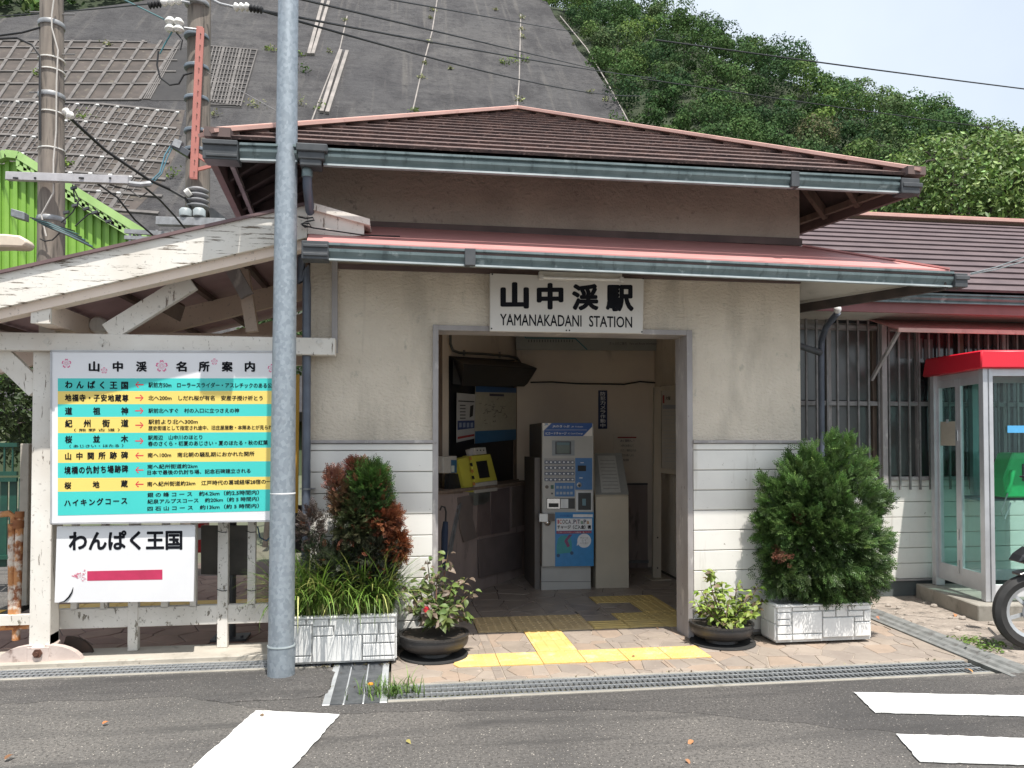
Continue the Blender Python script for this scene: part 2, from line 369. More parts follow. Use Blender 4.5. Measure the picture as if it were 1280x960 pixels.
def lay(parent, polys, mats, ztop=0., th=.012):
    for p in polys:
        cx = sum(a for a, _ in p)/len(p); cy = sum(b for _, b in p)/len(p); z = ztop+random.uniform(-.0015, .0015)
        k = .985 - .004/max(.05, math.dist(p[0], (cx, cy)))
        lo = [(a, b, z-th) for a, b in p]; mid = [(a, b, z-.003) for a, b in p]; hi = [(cx+(a-cx)*k, cy+(b-cy)*k, z) for a, b in p]
        n = len(p); mb = MB(); fs = [tuple(range(2*n, 3*n))]
        for q in range(2):
            for i in range(n): fs.append((q*n+i, q*n+(i+1) % n, (q+1)*n+(i+1) % n, (q+1)*n+i))
        o = mb.add(lo+mid+hi, fs).build('flagstone', random.choice(mats), parent, smooth=0)
tact = [(.66,5.12,2.14,5.415),(.37,5.12,.66,5.415),(.955,5.415,1.255,6.02),(.60,6.02,1.53,6.53),(1.53,6.02,2.42,6.27),(1.81,6.27,2.42,6.53),(2.11,6.53,2.42,6.96),(1.79,6.96,2.42,7.25)]
apron = [(-.06,4.83),(3.73,4.83),(3.80,5.2),(4.03,6.05),(4.24,6.80),(3.16,6.80),(3.16,5.70),(2.2,5.70),(2.2,6.02),(.24,6.02),(.24,5.70),(-.06,5.70)]
pv = MB(); pv.box(-.06,4.82,-.05, 3.70,5.72,-.006); pv.prism([(3.70,4.82,-.006),(3.86,4.82,-.006),(3.97,6.8,-.006),(3.12,6.8,-.006),(3.12,5.72,-.006),(3.70,5.72,-.006)],(0,0,-.044)); pv.box(.2,5.72,-.05,2.95,6.02,-.006)
pave = pv.build('pavement', M['mortar'], kind='structure', smooth=0)
def convex_parts(mats):
    out = []
    for reg, s in (([(-.06,4.83),(3.70,4.83),(3.70,5.66),(-.06,5.66)], .175), ([(.27,5.66),(2.18,5.66),(2.18,6.02),(.27,6.02)], .19),
                   ([(3.70,4.83),(3.85,4.83),(3.885,5.66),(3.70,5.66)], .2), ([(3.16,5.66),(3.885,5.66),(3.93,6.80),(3.16,6.80)], .21)):
        out += cells(reg, s, .0065, tact)
    return out
SM = [M['stone%d' % i] for i in range(4)]
lay(pave, convex_parts(SM), SM)
hall = MB().box(.2,6.02,-.05, 3.0,9.3,-.006).build('hall_floor', pbr('dark_mortar', (.10,.09,.08), (.08,.07,.065), .8), kind='structure', smooth=0)
lay(hall, cells([(.27,6.02),(2.95,6.02),(2.95,9.2),(.27,9.2)], .27, .006, tact), [M['floor0'], M['floor1']])
corr = MB().box(-3.3,5.55,-.05,-.72,10,-.006).build('corridor_paving', pbr('corridor_mortar', (.14,.10,.085), (.10,.08,.07), .9), kind='structure', smooth=0)
cm = [pbr('corridor_stone_%s' % 'ab'[i], c, tuple(x*.75 for x in c), .75, ns=4, bump=.2, bs=40) for i, c in enumerate([(.27,.17,.14), (.30,.20,.16)])]
lay(corr, cells([(-3.2,5.75),(-.75,5.75),(-.75,9),(-3.2,9)], .24, .008, [(-3.2,7.3,-.75,7.6)]), cm)
# ---- tactile paving
def tactile(parent, x0, y0, x1, y1, kind, mat, chamfer=False, raised=.004):
    mb = MB(); g = .0025; z = .004
    if chamfer: mb.prism([(x0+.04,y1-g,z),(x1-g,y1-g,z),(x1-g,y0+g,z),(x0+.015,y0+g,z),(x0-.02,y0+.07,z)], (0,0,-.014))
    else: mb.box(x0+g, y0+g, z-.014, x1-g, y1-g, z)
    if kind == 'dots':
        nx = max(2, round((x1-x0)/.058)); ny = max(2, round((y1-y0)/.058))
        for i in range(nx):
            for j in range(ny):
                if chamfer and i == 0: continue
                cx, cy = x0+(i+.5)*(x1-x0)/nx, y0+(j+.5)*(y1-y0)/ny
                mb.lathe([(.0145,z-.001),(.009,z+raised)], (cx,cy,0), 8)
    elif kind == 'bary':
        for i in range(4): c = x0+(i+.5)*(x1-x0)/4; mb.prism([(c-.016,y0+.012,z-.001),(c+.016,y0+.012,z-.001),(c+.008,y0+.016,z+raised),(c-.008,y0+.016,z+raised)], (0,y1-y0-.026,0))
    else:
        for i in range(4): c = y0+(i+.5)*(y1-y0)/4; mb.prism([(x0+.012,c-.013,z-.001),(x0+.012,c+.013,z-.001),(x0+.014,c+.007,z+raised),(x0+.014,c-.007,z+raised)], (x1-x0-.026,0,0))
    return mb.build('tactile_tile', mat, parent, smooth=0)
xs = [.37,.66,.955,1.25,1.545,1.845,2.14]
for i in range(6): tactile(pave, xs[i], 5.12, xs[i+1], 5.415, 'dots', M['yellow_tile'], chamfer=(i == 0), raised=.005)
tactile(pave, .957, 5.415, 1.255, 5.717, 'bary', M['yellow_tile']); tactile(pave, .957, 5.717, 1.255, 6.02, 'bary', M['yellow_tile'])
for i in range(3):
    for j in range(2): tactile(hall, .60+i*.31, 6.02+j*.255, .60+(i+1)*.31, 6.02+(j+1)*.255, 'dots', M['tan_tile'])
for i in range(3): tactile(hall, 1.53+i*.2967, 6.02, 1.53+(i+1)*.2967, 6.27, 'barx', M['ochre_tile'])
for i in range(2): tactile(hall, 1.81+i*.305, 6.27, 1.81+(i+1)*.305, 6.53, 'dots', M['ochre_tile'])
tactile(hall, 2.11, 6.53, 2.42, 6.96, 'bary', M['ochre_tile'])
tactile(hall, 1.79, 6.96, 2.105, 7.25, 'dots', M['ochre_tile']); tactile(hall, 2.105, 6.96, 2.42, 7.25, 'dots', M['ochre_tile'])
for i in range(8): tactile(corr, -3.15+i*.30, 7.3, -2.85+i*.30, 7.6, 'barx', M['yellow_tile'])
# ---- drains
def drain(x0, x1, y0, y1, name='road_drain', pitch=.034):
    d = MB().box(x0, y0, -.30, x1, y1, -.10).build(name, M['channel'], kind='structure', smooth=0)
    e = MB().box(x0, y0-.0, -.12, x1, y0+.035, .003).box(x0, y1-.028, -.12, x1, y1, .004); e.build('channel_edge', M['concrete'], d, smooth=0)
    g = MB(); x = x0+.01
    a, b_ = y0+.04, y1-.032
    while x < x1-.01: g.box(x, a, -.012, x+.010, b_, .0015); x += pitch
    props(g.build('grate_bar', M['steel'], d, smooth=0), kind='stuff')
    g = MB()
    for y in (a, a+(b_-a)*.36, a+(b_-a)*.70, b_-.006): g.box(x0, y, -.016, x1, y+.007, .0035)
    g.build('grate_rail', M['alu'], d, smooth=0)
    return d
drain(-.07, 3.80, 4.50, 4.815)
drain(-3.4, -.46, 5.255, 5.50)
d = MB().box(-.44, 4.49, -.30, -.075, 5.60, -.10).build('corner_drain', M['channel'], kind='structure', smooth=0)
g = MB(); y = 4.52
while y < 5.58: g.box(-.40, y, -.014, -.11, y+.006, .001); y += .0165
props(g.build('grate_bar', M['steel'], d, smooth=0), kind='stuff')
g = MB()
for x, w_ in ((-.44,.042),(-.325,.009),(-.215,.009),(-.117,.042)): g.box(x, 4.50, -.03, x+w_, 5.58, .004)
g.build('grate_frame', M['alu'], d, smooth=0, bevel=.001)
# ribbed concrete cover of the side drain
a0, a1 = Vector((3.845,4.42,0)), Vector((3.96,6.80,0)); rd = (a1-a0).normalized(); sd = Vector((rd.y,-rd.x,0))
cv = MB(); prof = [(0,.006),(.035,.006),(.05,-.012),(.085,-.012),(.10,.0012),(.125,.0012),(.14,-.012),(.18,-.012),(.195,.0012),(.235,.006),(.26,.006)]
nseg = 5; L_ = (a1-a0).length
side = thing('side_drain', None, None, (3.9,4.5,0)); side['kind'] = 'structure'
for k in range(nseg):
    mb = MB(); p = a0+rd*(L_*k/nseg+.003); poly = [p+sd*u+Vector((0,0,z)) for u, z in prof]+[p+sd*.26+Vector((0,0,-.08)), p+Vector((0,0,-.08))]
    mb.prism(poly, rd*(L_/nseg-.006)); mb.build('drain_cover', M['steel2'] if 'steel2' in M else M.setdefault('steel2', pbr('grey_drain_cover', (.22,.225,.22), (.15,.155,.15), .7, ns=12, bump=.2, bs=60, stains=(((.09,.085,.08), 9, .55, .7, (1,1,1)),))), side, smooth=0)
# rough old pavement round the phone box
MB().prism([(4.08,4.50,-.002),(60,4.50,-.002),(60,7.4,-.002),(4.2,7.4,-.002)], (0,0,-.05)).build('rubble_pavement', M['dirt_pave'], kind='structure', smooth=0)
pb = MB()
for i in range(260):
    x, y = random.uniform(4.15, 6.5), random.uniform(4.75, 6.6); r = random.choice([.008,.012,.015,.022,.03])*random.uniform(.6,1.2)
    pb.lathe([(r*.7,0),(r,.3*r),(r*.75,.7*r),(r*.2,.85*r)], (x,y,-.003), 6, sq=random.uniform(.6,1))
pb.build('loose_gravel', pbr('pale_gravel', (.42,.37,.32), (.25,.22,.19), .9, ns=20), kind='stuff', smooth=0)
# mound of bitumen round the steel pole
n = 26; vs = []; fs = []
for j, (s_, z) in enumerate([(1.0,.002),(.94,.008),(.8,.020),(.55,.030),(.2,.034)]):
    for k in range(n):
        t = 2*math.pi*k/n; cx, cy = -.72, 4.96
        ex = .43 if math.cos(t) < 0 else .31; x = cx+abs(math.cos(t))**.38*math.copysign(ex, math.cos(t))*s_; y = cy+abs(math.sin(t))**.38*math.copysign(.22 if math.sin(t) > 0 else .33, math.sin(t))*s_
        vs.append((x+random.uniform(-.016,.016), y+random.uniform(-.016,.016), z+random.uniform(0,.003)))
for j in range(4):
    for k in range(n): fs.append((j*n+k, j*n+(k+1) % n, (j+1)*n+(k+1) % n, (j+1)*n+k))
fs.append(tuple(range(4*n, 5*n)))
MB().add(vs, fs).build('bitumen_mound', M['asphalt_new'], kind='structure', smooth=60)
# ================================================================== STATION BUILDING
st = thing('station_building', 'small white stucco station building with two tiered hipped roof and open doorway', 'building', (1.2,5.65,0))
WY = 5.65
mb = MB()
mb.box(-.65,WY,1.50,.235,WY+.13,3.66); mb.box(2.20,WY,1.50,3.105,WY+.13,3.66)
mb.box(.235,WY,2.345,2.20,WY+.13,2.86)
fw = mb.build('front_wall', M['stucco'], st, smooth=0)
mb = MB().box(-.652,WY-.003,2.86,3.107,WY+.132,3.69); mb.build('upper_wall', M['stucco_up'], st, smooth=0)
for a_, b2 in ((-.65,.235),(2.20,3.105)): MB().box(a_,WY+.02,.0,b2,WY+.13,1.50).build('wall_base', M['concrete'], st, smooth=0)
for a_, b2 in ((-.65,-.53),(3.0,3.104)): MB().box(a_,WY+.13,0,b2,9.4,3.50).build('side_wall', M['stucco'], st, smooth=0)
MB().box(-.53,9.28,0,3.0,9.4,3.30).build('rear_wall', M['interior'], st, smooth=0)
# wainscot boards
def boards(x0, x1, yf, zs, parent, th=.026):
    for a, b_ in zip(zs[:-1], zs[1:]):
        mb = MB().prism([(x0,yf+.004,a+.0035),(x0,yf,a+.009),(x0,yf,b_-.004),(x0,yf+.003,b_-.0015),(x0,yf+th,b_-.0015),(x0,yf+th,a+.0035)], (x1-x0,0,0))
        mb.build('siding_board', M['siding'], parent, smooth=0)
zs = [.045]+[1.43-.1535*k for k in range(9, 0, -1) if 1.43-.1535*k > .06]+[1.43,1.482]
boards(-.64, .226, WY-.028, zs, st); boards(2.212, 3.15, WY-.028, zs, st)
for x0, x1 in ((-.66,.228),(2.209,3.168)):
    MB().box(x0,WY-.046,1.484,x1,WY+.004,1.506).build('dado_rail', M['trim'], st, bevel=.002, smooth=0)
MB().box(3.150,WY-.034,.04,3.168,WY+.10,1.482).build('corner_trim', M['siding'], st, smooth=0)
for a_, b2 in ((2.214,3.15),(-.64,.224)): MB().box(a_,WY-.035,.035,b2,WY,.045).build('flashing', M['trim'], st, smooth=0)
# door surround
MB().box(.227,WY-.022,0,.268,WY+.23,2.352).build('door_jamb', M['trim'], st, bevel=.002, smooth=0)
MB().box(2.166,WY-.022,0,2.210,WY+.23,2.352).build('door_jamb', M['trim'], st, bevel=.002, smooth=0)
MB().box(.268,WY-.020,2.312,2.166,WY+.228,2.350).build('door_head', M['trim'], st, bevel=.002, smooth=0)
# trims under the canopy
a = YP(423,333,WY-.01); b_ = YP(1000,352,WY-.01)
MB().bar(a, b_, .03, .035).build('wall_batten', M['eave_brown'], st, smooth=0)
MB().bar(YP(418.5,321,WY-.03), YP(418.5,441,WY-.03), .04, .035, (0,1,0)).build('wall_post', M['trim'], st, smooth=0)
# ---- canopy
def gutter(p, q, h, d, parent, m=None, name='gutter'):
    """ogee box gutter from p to q (top front edge), hanging down h and back d"""
    p, q = Vector(p), Vector(q); ax = (q-p).normalized(); out = Vector((0,0,1)).cross(ax); out = -out if out.y > 0 and abs(out.y) > .3 else out; out.normalize()
    def sec(pts): return [p+out*o+Vector((0,0,z)) for o, z in pts]
    body = MB().prism(sec([(0,0),(0,-.014),(-.022,-.020),(-.022,-.030),(-.006,-.036),(-.008,-h*.50),(-.030,-h*.74),(-.034,-h+.012),(-d,-h+.012),(-d,-.006),(-d+.006,-.006),(-d+.006,-h+.02),(-.05,-h+.02),(-.02,-.012),(-.014,0)]), q-p)
    g = body.build(name, m or M['gutter'], parent, smooth=20)
    MB().prism(sec([(-.020,-h+.012),(-.018,-h),(-.05,-h),(-.05,-h+.012)]), q-p).build('gutter_lip', M['gutter_lip'] if not m else m, parent, smooth=0)
    return g
cl, cr = YP(377,301.5,5.0), YP(1193,339.5,5.0)
cm_ = cl.lerp(cr, .036)
gutter(cm_, cr, .108, .09, st)
MB().box(cl.x,4.985,cl.z-.115,cm_.x+.004,5.10,cl.z+.004).box(cl.x+.01,4.975,cl.z-.04,cm_.x,4.99,cl.z-.02).box(cl.x+.01,4.975,cl.z-.095,cm_.x,4.99,cl.z-.075).build('gutter_end', M['gutter_dark'], st, bevel=.004, smooth=0)
MB().box(cr.x,4.99,cr.z-.112,cr.x+.10,5.09,cr.z-.012).box(cr.x+.0,4.98,cr.z-.06,cr.x+.11,4.99,cr.z-.03).build('gutter_end', M['gutter_dark'], st, bevel=.004, smooth=0)
j = cl.lerp(cr, .235); MB().box(j.x-.035,4.992,j.z-.108,j.x+.035,5.06,j.z+.003).build('gutter_joint', M['gutter_dark'], st, bevel=.003, smooth=0)
fzl, fzr = cl.z+.012, cr.z+.018; wz = 3.035
cor = Vector((cr.x-.02,5.02,fzr)); wc = Vector((3.13,WY-.01,wz+.0)); lf = Vector((cl.x+.03,5.02,fzl)); lw = Vector((-.64,WY-.01,wz+.03))
t_ = Vector((0,0,-.018))
MB().prism([lf, cor, wc, lw], t_).build('canopy_roof', M['pink_metal'], st, smooth=0)
MB().prism([lf+Vector((-.005,-.004,-.019)), cor+Vector((.02,-.004,-.019)), cor+Vector((.02,.03,-.019)), lf+Vector((-.005,.03,-.019))], (0,0,-.028)).build('canopy_fascia', M['eave_brown'], st, smooth=0)
MB().bar(cor+Vector((.0,.0,.004)), wc+Vector((0,0,.004)), .05, .012).build('hip_flashing', M['pink_metal'], st, smooth=0)
MB().box(-.64,WY-.02,wz+.005,3.12,WY+.0,wz+.06).build('canopy_flashing', M['eave_brown'], st, smooth=0)
szl, szr = cl.z-.10, 2.665
sA, sB, sC, sD = Vector((cl.x+.04,5.05,szl+.01)), Vector((3.86,5.05,szr)), Vector((3.13,WY-.02,2.80)), Vector((-.64,WY-.02,2.875))
for k in range(5):      # soffit planks running along the front
    u0, u1 = k/5, (k+1)/5; e = .012
    MB().prism([sA.lerp(sD,u0+e), sB.lerp(sC,u0+e), sB.lerp(sC,u1), sA.lerp(sD,u1)], (0,0,.012)).build('soffit_board', M['soffit'], st, smooth=0)
MB().prism([sA+Vector((0,0,.014)), sB+Vector((0,0,.014)), sC+Vector((0,0,.014)), sD+Vector((0,0,.014))], (0,0,.01)).build('soffit_backing', M['dark_wood'], st, smooth=0)
sE, sF = Vector((3.36,6.12,2.665)), Vector((3.12,6.12,2.80))
MB().prism([sB, sE, sF, sC], (0,0,.012)).build('side_soffit', M['soffit'], st, smooth=0)
MB().bar(Vector((3.90,5.03,2.635)), Vector((3.33,6.15,2.635)), .035, .085).build('canopy_side_fascia', M['dark_wood'], st, smooth=0)
MB().bar(Vector((3.865,5.05,2.672)), Vector((3.30,6.13,2.672)), .02, .02).build('canopy_side_trim', M['soffit'], st, smooth=0)
MB().prism([cor, Vector((3.36,6.15,fzr)), Vector((3.12,6.15,wz)), wc], (0,0,-.018)).build('canopy_side_roof', M['pink_metal'], st, smooth=0)
# ---- main roof: skewed hip
ez = 3.425
FL, FR = Vector((-1.215,5.06,ez)), Vector((3.72,5.06,ez)); BL, BR = Vector((-1.50,9.2,ez)), Vector((2.72,9.0,ez))
A1 = Vector((1.17,7.84,4.93)); A2 = Vector((.95,8.2,4.93))
def courses(P, Q, T0, T1, n, m, parent, name='slate_course'):
    """stepped courses on the face P-Q (eave) up to T0-T1 (ridge)"""
    nrm = (Q-P).cross(T0-P).normalized(); nrm = nrm if nrm.z > 0 else -nrm
    for k in range(n):
        a, b_ = k/n, min(1, (k+1.12)/n)
        p, q, r, s_ = P.lerp(T0,a), Q.lerp(T1,a), Q.lerp(T1,b_), P.lerp(T0,b_)
        if (q-p).length < .06: continue
        lift = nrm*.020
        if (r-s_).length < .02: MB().prism([p+lift, q+lift, (r+s_)/2], -nrm*.022).build(name, m, parent, smooth=0)
        else: MB().prism([p+lift, q+lift, r, s_], -nrm*.022).build(name, m, parent, smooth=0)
courses(FL, FR, A1, A1, 15, M['roof'], st); courses(BL, FL, A2, A1, 15, M['roof'], st)
courses(FR, BR, A1, A2, 15, M['roof'], st); courses(BR, BL, A2, A2, 15, M['roof'], st)
for p, q in ((FL,A1),(FR,A1),(BL,A2),(BR,A2),(A1,A2)):
    p2 = p+(p-q).normalized()*.02 if p is not A1 else p
    up = Vector((0,0,.03)); MB().bar(p2+up, q+up, .16, .022).build('ridge_cap', M['pink_ridge'], st, smooth=0)
    MB().bar(p2+up*1.6, q+up*1.6, .07, .022).build('ridge_cap_roll', M['pink_ridge'], st, bevel=.004, smooth=0)
MB().box(FL.x-.02,FL.y-.04,ez-.005,FL.x+.14,FL.y+.10,ez+.055).build('hip_end_cap', M['eave_brown'], st, smooth=0)
MB().box(FR.x-.12,FR.y-.04,ez-.005,FR.x+.02,FR.y+.10,ez+.055).build('hip_end_cap', M['eave_brown'], st, smooth=0)
# underside following the slope, with rafters
ins = lambda p, u: p+Vector((0,0,u))
mb = MB(); ml = Vector((.0,0,-.03))
for P, Q, T0, T1 in ((FL,FR,A1,A1),(BL,FL,A2,A1),(FR,BR,A1,A2)):
    k = .5; pts = [P+ml, Q+ml, Q.lerp(T1,k)+ml, P.lerp(T0,k)+ml]; mb.prism(pts, (0,0,-.008))
mb.build('roof_boarding', M['dark_wood'], st, smooth=0)
def rafters(P, Q, T0, T1, n):
    inn = Vector((0,0,1)).cross(Q-P).normalized(); inn = inn if (T0-P).dot(inn) > 0 else -inn
    slope = (T0.z-P.z)/(T0-P).dot(inn); e = (Q-P).normalized(); W = (Q-P).length; run = (T0-P).dot(inn)
    for k in range(n):
        u = (k+.5)/n; p = P.lerp(Q,u); s0, s1 = u*W, (1-u)*W
        t0 = (T0-P).dot(e); t1 = W-(T1-P).dot(e)          # hip limits on either side
        lim = min(run, s0*run/max(t0,.05) if t0 > .05 else run, s1*run/max(t1,.05) if t1 > .05 else run)
        r = min(.95, lim-.12)
        if r < .15: continue
        off = Vector((0,0,-.075)); MB().bar(p+inn*.04+off, p+inn*r+Vector((0,0,r*slope))+off, .045, .065).build('rafter', M['wood_brown'] if P is FR else M['dark_wood'], st, smooth=0)
rafters(BL, FL, A2, A1, 12); rafters(FR, BR, A1, A2, 12); rafters(FL, FR, A1, A1, 14)
for P, T in ((FL,A1),(FR,A1)):
    MB().bar(P+Vector((0,0,-.11)), P.lerp(T,.4)+Vector((0,0,-.10)), .06, .08).build('hip_rafter', M['dark_wood'], st, smooth=0)
# fascias and gutter of the main roof
MB().bar(FL+Vector((.02,.05,-.07)), FR+Vector((-.02,.05,-.07)), .025, .11).build('fascia', M['eave_brown'], st, smooth=0)
MB().bar(FL+Vector((.02,.05,-.075)), BL+Vector((.02,0,-.075)), .045, .16).build('side_fascia', M['eave_brown'], st, smooth=0)
MB().bar(FR+Vector((-.02,.05,-.07)), BR+Vector((-.02,0,-.07)), .035, .12).build('side_fascia', M['eave_brown'], st, smooth=0)
MB().bar(FR+Vector((-.085,.05,-.045)), BR+Vector((-.085,0,-.045)), .04, .05).build('side_fascia_trim', M['wood_brown'], st, smooth=0)
MB().bar(FL+Vector((.10,.05,-.06)), BL+Vector((.10,0,-.06)), .03, .04).build('side_fascia_trim', M['trim'], st, smooth=0)
ul, ur = YP(254,175.5,4.97), YP(1140,222,4.97)
c0, c1 = YP(371,180.5,4.97), YP(404,184.5,4.97); e0 = YP(1126,221.5,4.97)
gutter(ul.lerp(ur,.045), c0, .105, .09, st); gutter(c1, e0, .105, .09, st)
MB().box(ul.x,4.95,ul.z-.12,ul.x+.21,5.08,ul.z+.004).box(ul.x,4.935,ul.z-.03,ul.x+.21,4.95,ul.z-.0).box(ul.x+.02,4.94,ul.z-.105,ul.x+.21,4.95,ul.z-.085).build('gutter_end', M['gutter_dark'], st, bevel=.004, smooth=0)
MB().box(e0.x,4.96,e0.z-.115,e0.x+.14,5.07,e0.z-.006).box(e0.x+.01,4.95,e0.z-.07,e0.x+.16,4.97,e0.z-.04).build('gutter_end', M['gutter_dark'], st, bevel=.004, smooth=0)
for u in (.80,): 
    j = c1.lerp(e0,u); MB().box(j.x-.03,4.962,j.z-.105,j.x+.03,5.04,j.z+.003).build('gutter_joint', M['gutter_dark'], st, bevel=.003, smooth=0)
# rain head
a, b_ = c0, c1; zt = (a.z+b_.z)/2+.005
rh = MB(); rh.box(a.x-.0,4.93,zt-.05,b_.x+.03,5.09,zt); rh.box(a.x+.01,4.945,zt-.095,b_.x+.01,5.08,zt-.045); rh.box(a.x+.02,4.955,zt-.135,b_.x-.01,5.07,zt-.09)
rh.build('rain_head', M['gutter_dark'], st, bevel=.006, smooth=0)
px = YP(384,210,5.02); MB().lathe([(.034,-.06),(.034,-.015),(.028,-.01),(.028,.03)], (px.x,5.02,px.z), 14).build('outlet_collar', M['gutter'], st)
dp = [Vector((px.x,5.02,px.z-.04)), Vector((px.x,5.04,px.z-.12)), Vector((px.x-.01,5.50,px.z-.36)), Vector((-.70,5.56,px.z-.46)), Vector((-.705,5.56,2.62)), YP(383,335,5.56), YP(383.5,360,5.56), Vector((YP(383.5,560,5.56).x,5.56,.02))]
MB().tube(dp, .030, 14).build('downpipe', M['downpipe'], st, smooth=50)
for y in (428, 611, 745):
    p = YP(384,y,5.56); MB().lathe([(.035,-.006),(.035,.006)], p, 14).box(p.x+.0,5.56,p.z-.003,p.x+.05,5.64,p.z+.003).box(p.x-.05,5.555,p.z-.003,p.x,5.565,p.z+.003).build('pipe_clip', M['steel'], st, smooth=0)
# small eave ornament and loose wire on the left
MB().tube([YP(x,y,5.18) for x, y in ((373,271),(382,273),(391,272),(393,275),(383,277),(376,280),(386,279),(389,283),(381,284),(377,281),(392,285),(420,289),(455,294),(500,295.5)) ], .005, 6).build('loose_cable', M['black'], label='black cable coiled at the shelter gable and running along the canopy top', cat='cable')

# ---- interior
hi = thing('hall_fittings', None, None, (1.2,7,0)); bpy.data.objects.remove(hi)
MB().box(.10,5.79,2.72,3.0,9.28,2.78).build('hall_ceiling', M['interior'], st, smooth=0)
nrm = Vector((.827,-.562,0)); wd = Vector((.562,.827,0)); C0 = Vector((.30,7.0,0)); W0 = C0-nrm*.22
Bc = W0+wd*2.25
mb = MB(); mb.prism([Vector((.12,5.8,0)), Vector((.235,5.88,0)), Vector((.18,7.0,0)), Vector((.02,7.0,0))], (0,0,2.72)); mb.build('hall_side_wall', M['interior'], st, smooth=0)
wa = MB(); 
wa.prism([W0, Bc, Bc-nrm*.1, W0-nrm*.1-wd*.1], (0,0,2.72)); wa.build('ticket_office_wall', M['interior'], st, smooth=0)
MB().box(Bc.x-.05,8.86,0,3.0,8.96,2.72).build('hall_back_wall', M['interior'], st, smooth=0)
MB().box(2.05,8.83,0,2.9,8.86,.98).build('back_wall_panel', M['counter'], st, smooth=0)
MB().box(2.05,8.82,.98,2.9,8.86,1.0).build('back_wall_rail', M['dark_metal'], st, smooth=0)
def wq(x, y, off=.0): return HIT(x, y, W0+nrm*off, nrm)
def wprism(pts, off, th): return MB().prism([wq(x, y, off) for x, y in pts], -nrm*th)
wprism([(562,445),(643,450),(652,480),(652,600),(562,614)], .012, .01).build('ticket_window', pbr('dark_window', (.008,.009,.012), (.015,.015,.02), .35, ns=3), st, smooth=0)
wprism([(643,482),(652,482),(652,600),(643,601)], .03, .02).build('window_frame', M['wood_brown'], st, smooth=0)
wprism([(548,412),(553,412),(553,614),(548,615)], .05, .05).build('wall_post', M['wood_brown'], st, smooth=0)
wprism([(655,484),(661,485),(662,600),(656,601)], .03, .03).build('wall_post', M['wood_brown'], st, smooth=0)
wprism([(562,612),(652,598),(652,601),(562,617)], .05, .05).build('window_sill', M['wood_brown'], st, smooth=0)
mb = MB(); p = [wq(580,455,.30), wq(671,460,.30), wq(657,482,.10), wq(577,481,.10)]; mb.prism(p, Vector((0,0,-.012)))
p2 = [wq(580,455,.30), wq(671,460,.30)]
mb.add([wq(566,447,.02), wq(650,452,.02), p[1], p[0], wq(566,480,.02), wq(650,483,.02), p[2], p[3]], [(0,1,2,3),(4,7,6,5),(3,2,6,7),(0,3,7,4),(1,5,6,2),(0,4,5,1)])
mb.build('window_hood', pbr('black_hood', (.03,.028,.03), (.02,.02,.02), .5, ns=4), st, smooth=0)
cdt = [wq(563,412,.04), wq(563,430,.04), wq(566,438,.04), wq(574,441,.04), wq(605,442.5,.04), wq(635,445,.04), wq(647,448,.05), wq(652,456,.08)]
MB().tube(cdt, .014, 8).build('conduit', pbr('grey_conduit', (.10,.105,.10), None, .5), st)
for x, y in ((580,441.5),(624.5,444)): MB().tube([wq(x,y-4,.03), wq(x,y+3,.03)], .012, 6).build('conduit_clip', M['steel'], st)
# counter with sloping patched front
ct = MB(); top = 1.02
f0, f1 = C0-wd*.12, C0+wd*2.03
ct.add([f0+nrm*.03+Vector((0,0,top)), f1+nrm*.03+Vector((0,0,top)), f1+Vector((0,0,0)), f0+Vector((0,0,0)), f0-nrm*.2+Vector((0,0,top)), f1-nrm*.2+Vector((0,0,top)), f1-nrm*.2, f0-nrm*.2], [(0,3,2,1),(0,1,5,4),(4,5,6,7),(0,4,7,3),(1,2,6,5)])
ct.build('counter', M['counter'], st, smooth=0)
MB().prism([f0+nrm*.06+Vector((0,0,top+.0)), f1+nrm*.06+Vector((0,0,top)), f1-nrm*.2+Vector((0,0,top)), f0-nrm*.2+Vector((0,0,top))], (0,0,.03)).build('counter_top', M['wood_brown'], st, bevel=.004, smooth=0)
def cq(x, y, off=.035): return HIT(x, y, C0+nrm*off, nrm)
for pts, col in (([(572,622),(592,618),(591,648),(597,672),(580,678),(575,660)], (.17,.14,.13)), ([(598,617),(612,615),(613,668),(597,671)], (.15,.115,.11)), ([(614,613),(637,609),(637,664),(614,668)], (.13,.10,.10)),
                 ([(640,609),(658,606),(658,655),(640,660)], (.17,.14,.13)), ([(587,616),(613,612),(612,626),(606,630),(594,632),(587,629)], (.16,.17,.155)), ([(598,675),(655,664),(652,710),(600,722)], (.16,.13,.125))):
    MB().prism([cq(x,y,.034) for x, y in pts], -nrm*.012).build('counter_patch', pbr('patch_sheet', col, tuple(c*.75 for c in col), .5, ns=4), st, smooth=0)
MB().prism([cq(573,632,.04),cq(577,628,.04),cq(565,690,.04),cq(561,694,.04)], -nrm*.02).build('counter_edge', M['steel'], st, smooth=0)
# back-wall cable
MB().tube([YP(x,y,8.83) for x, y in ((663,478),(690,477.5),(720,479.5),(750,480),(780,480.5),(800,477),(825,479),(829,465),(831,440),(831,415))], .009, 6).build('wall_cable', M['black'], st)
MB().box(2.02,8.80,.06,2.9,8.83,.09).build('skirting_pipe', M['steel'], st, smooth=0)

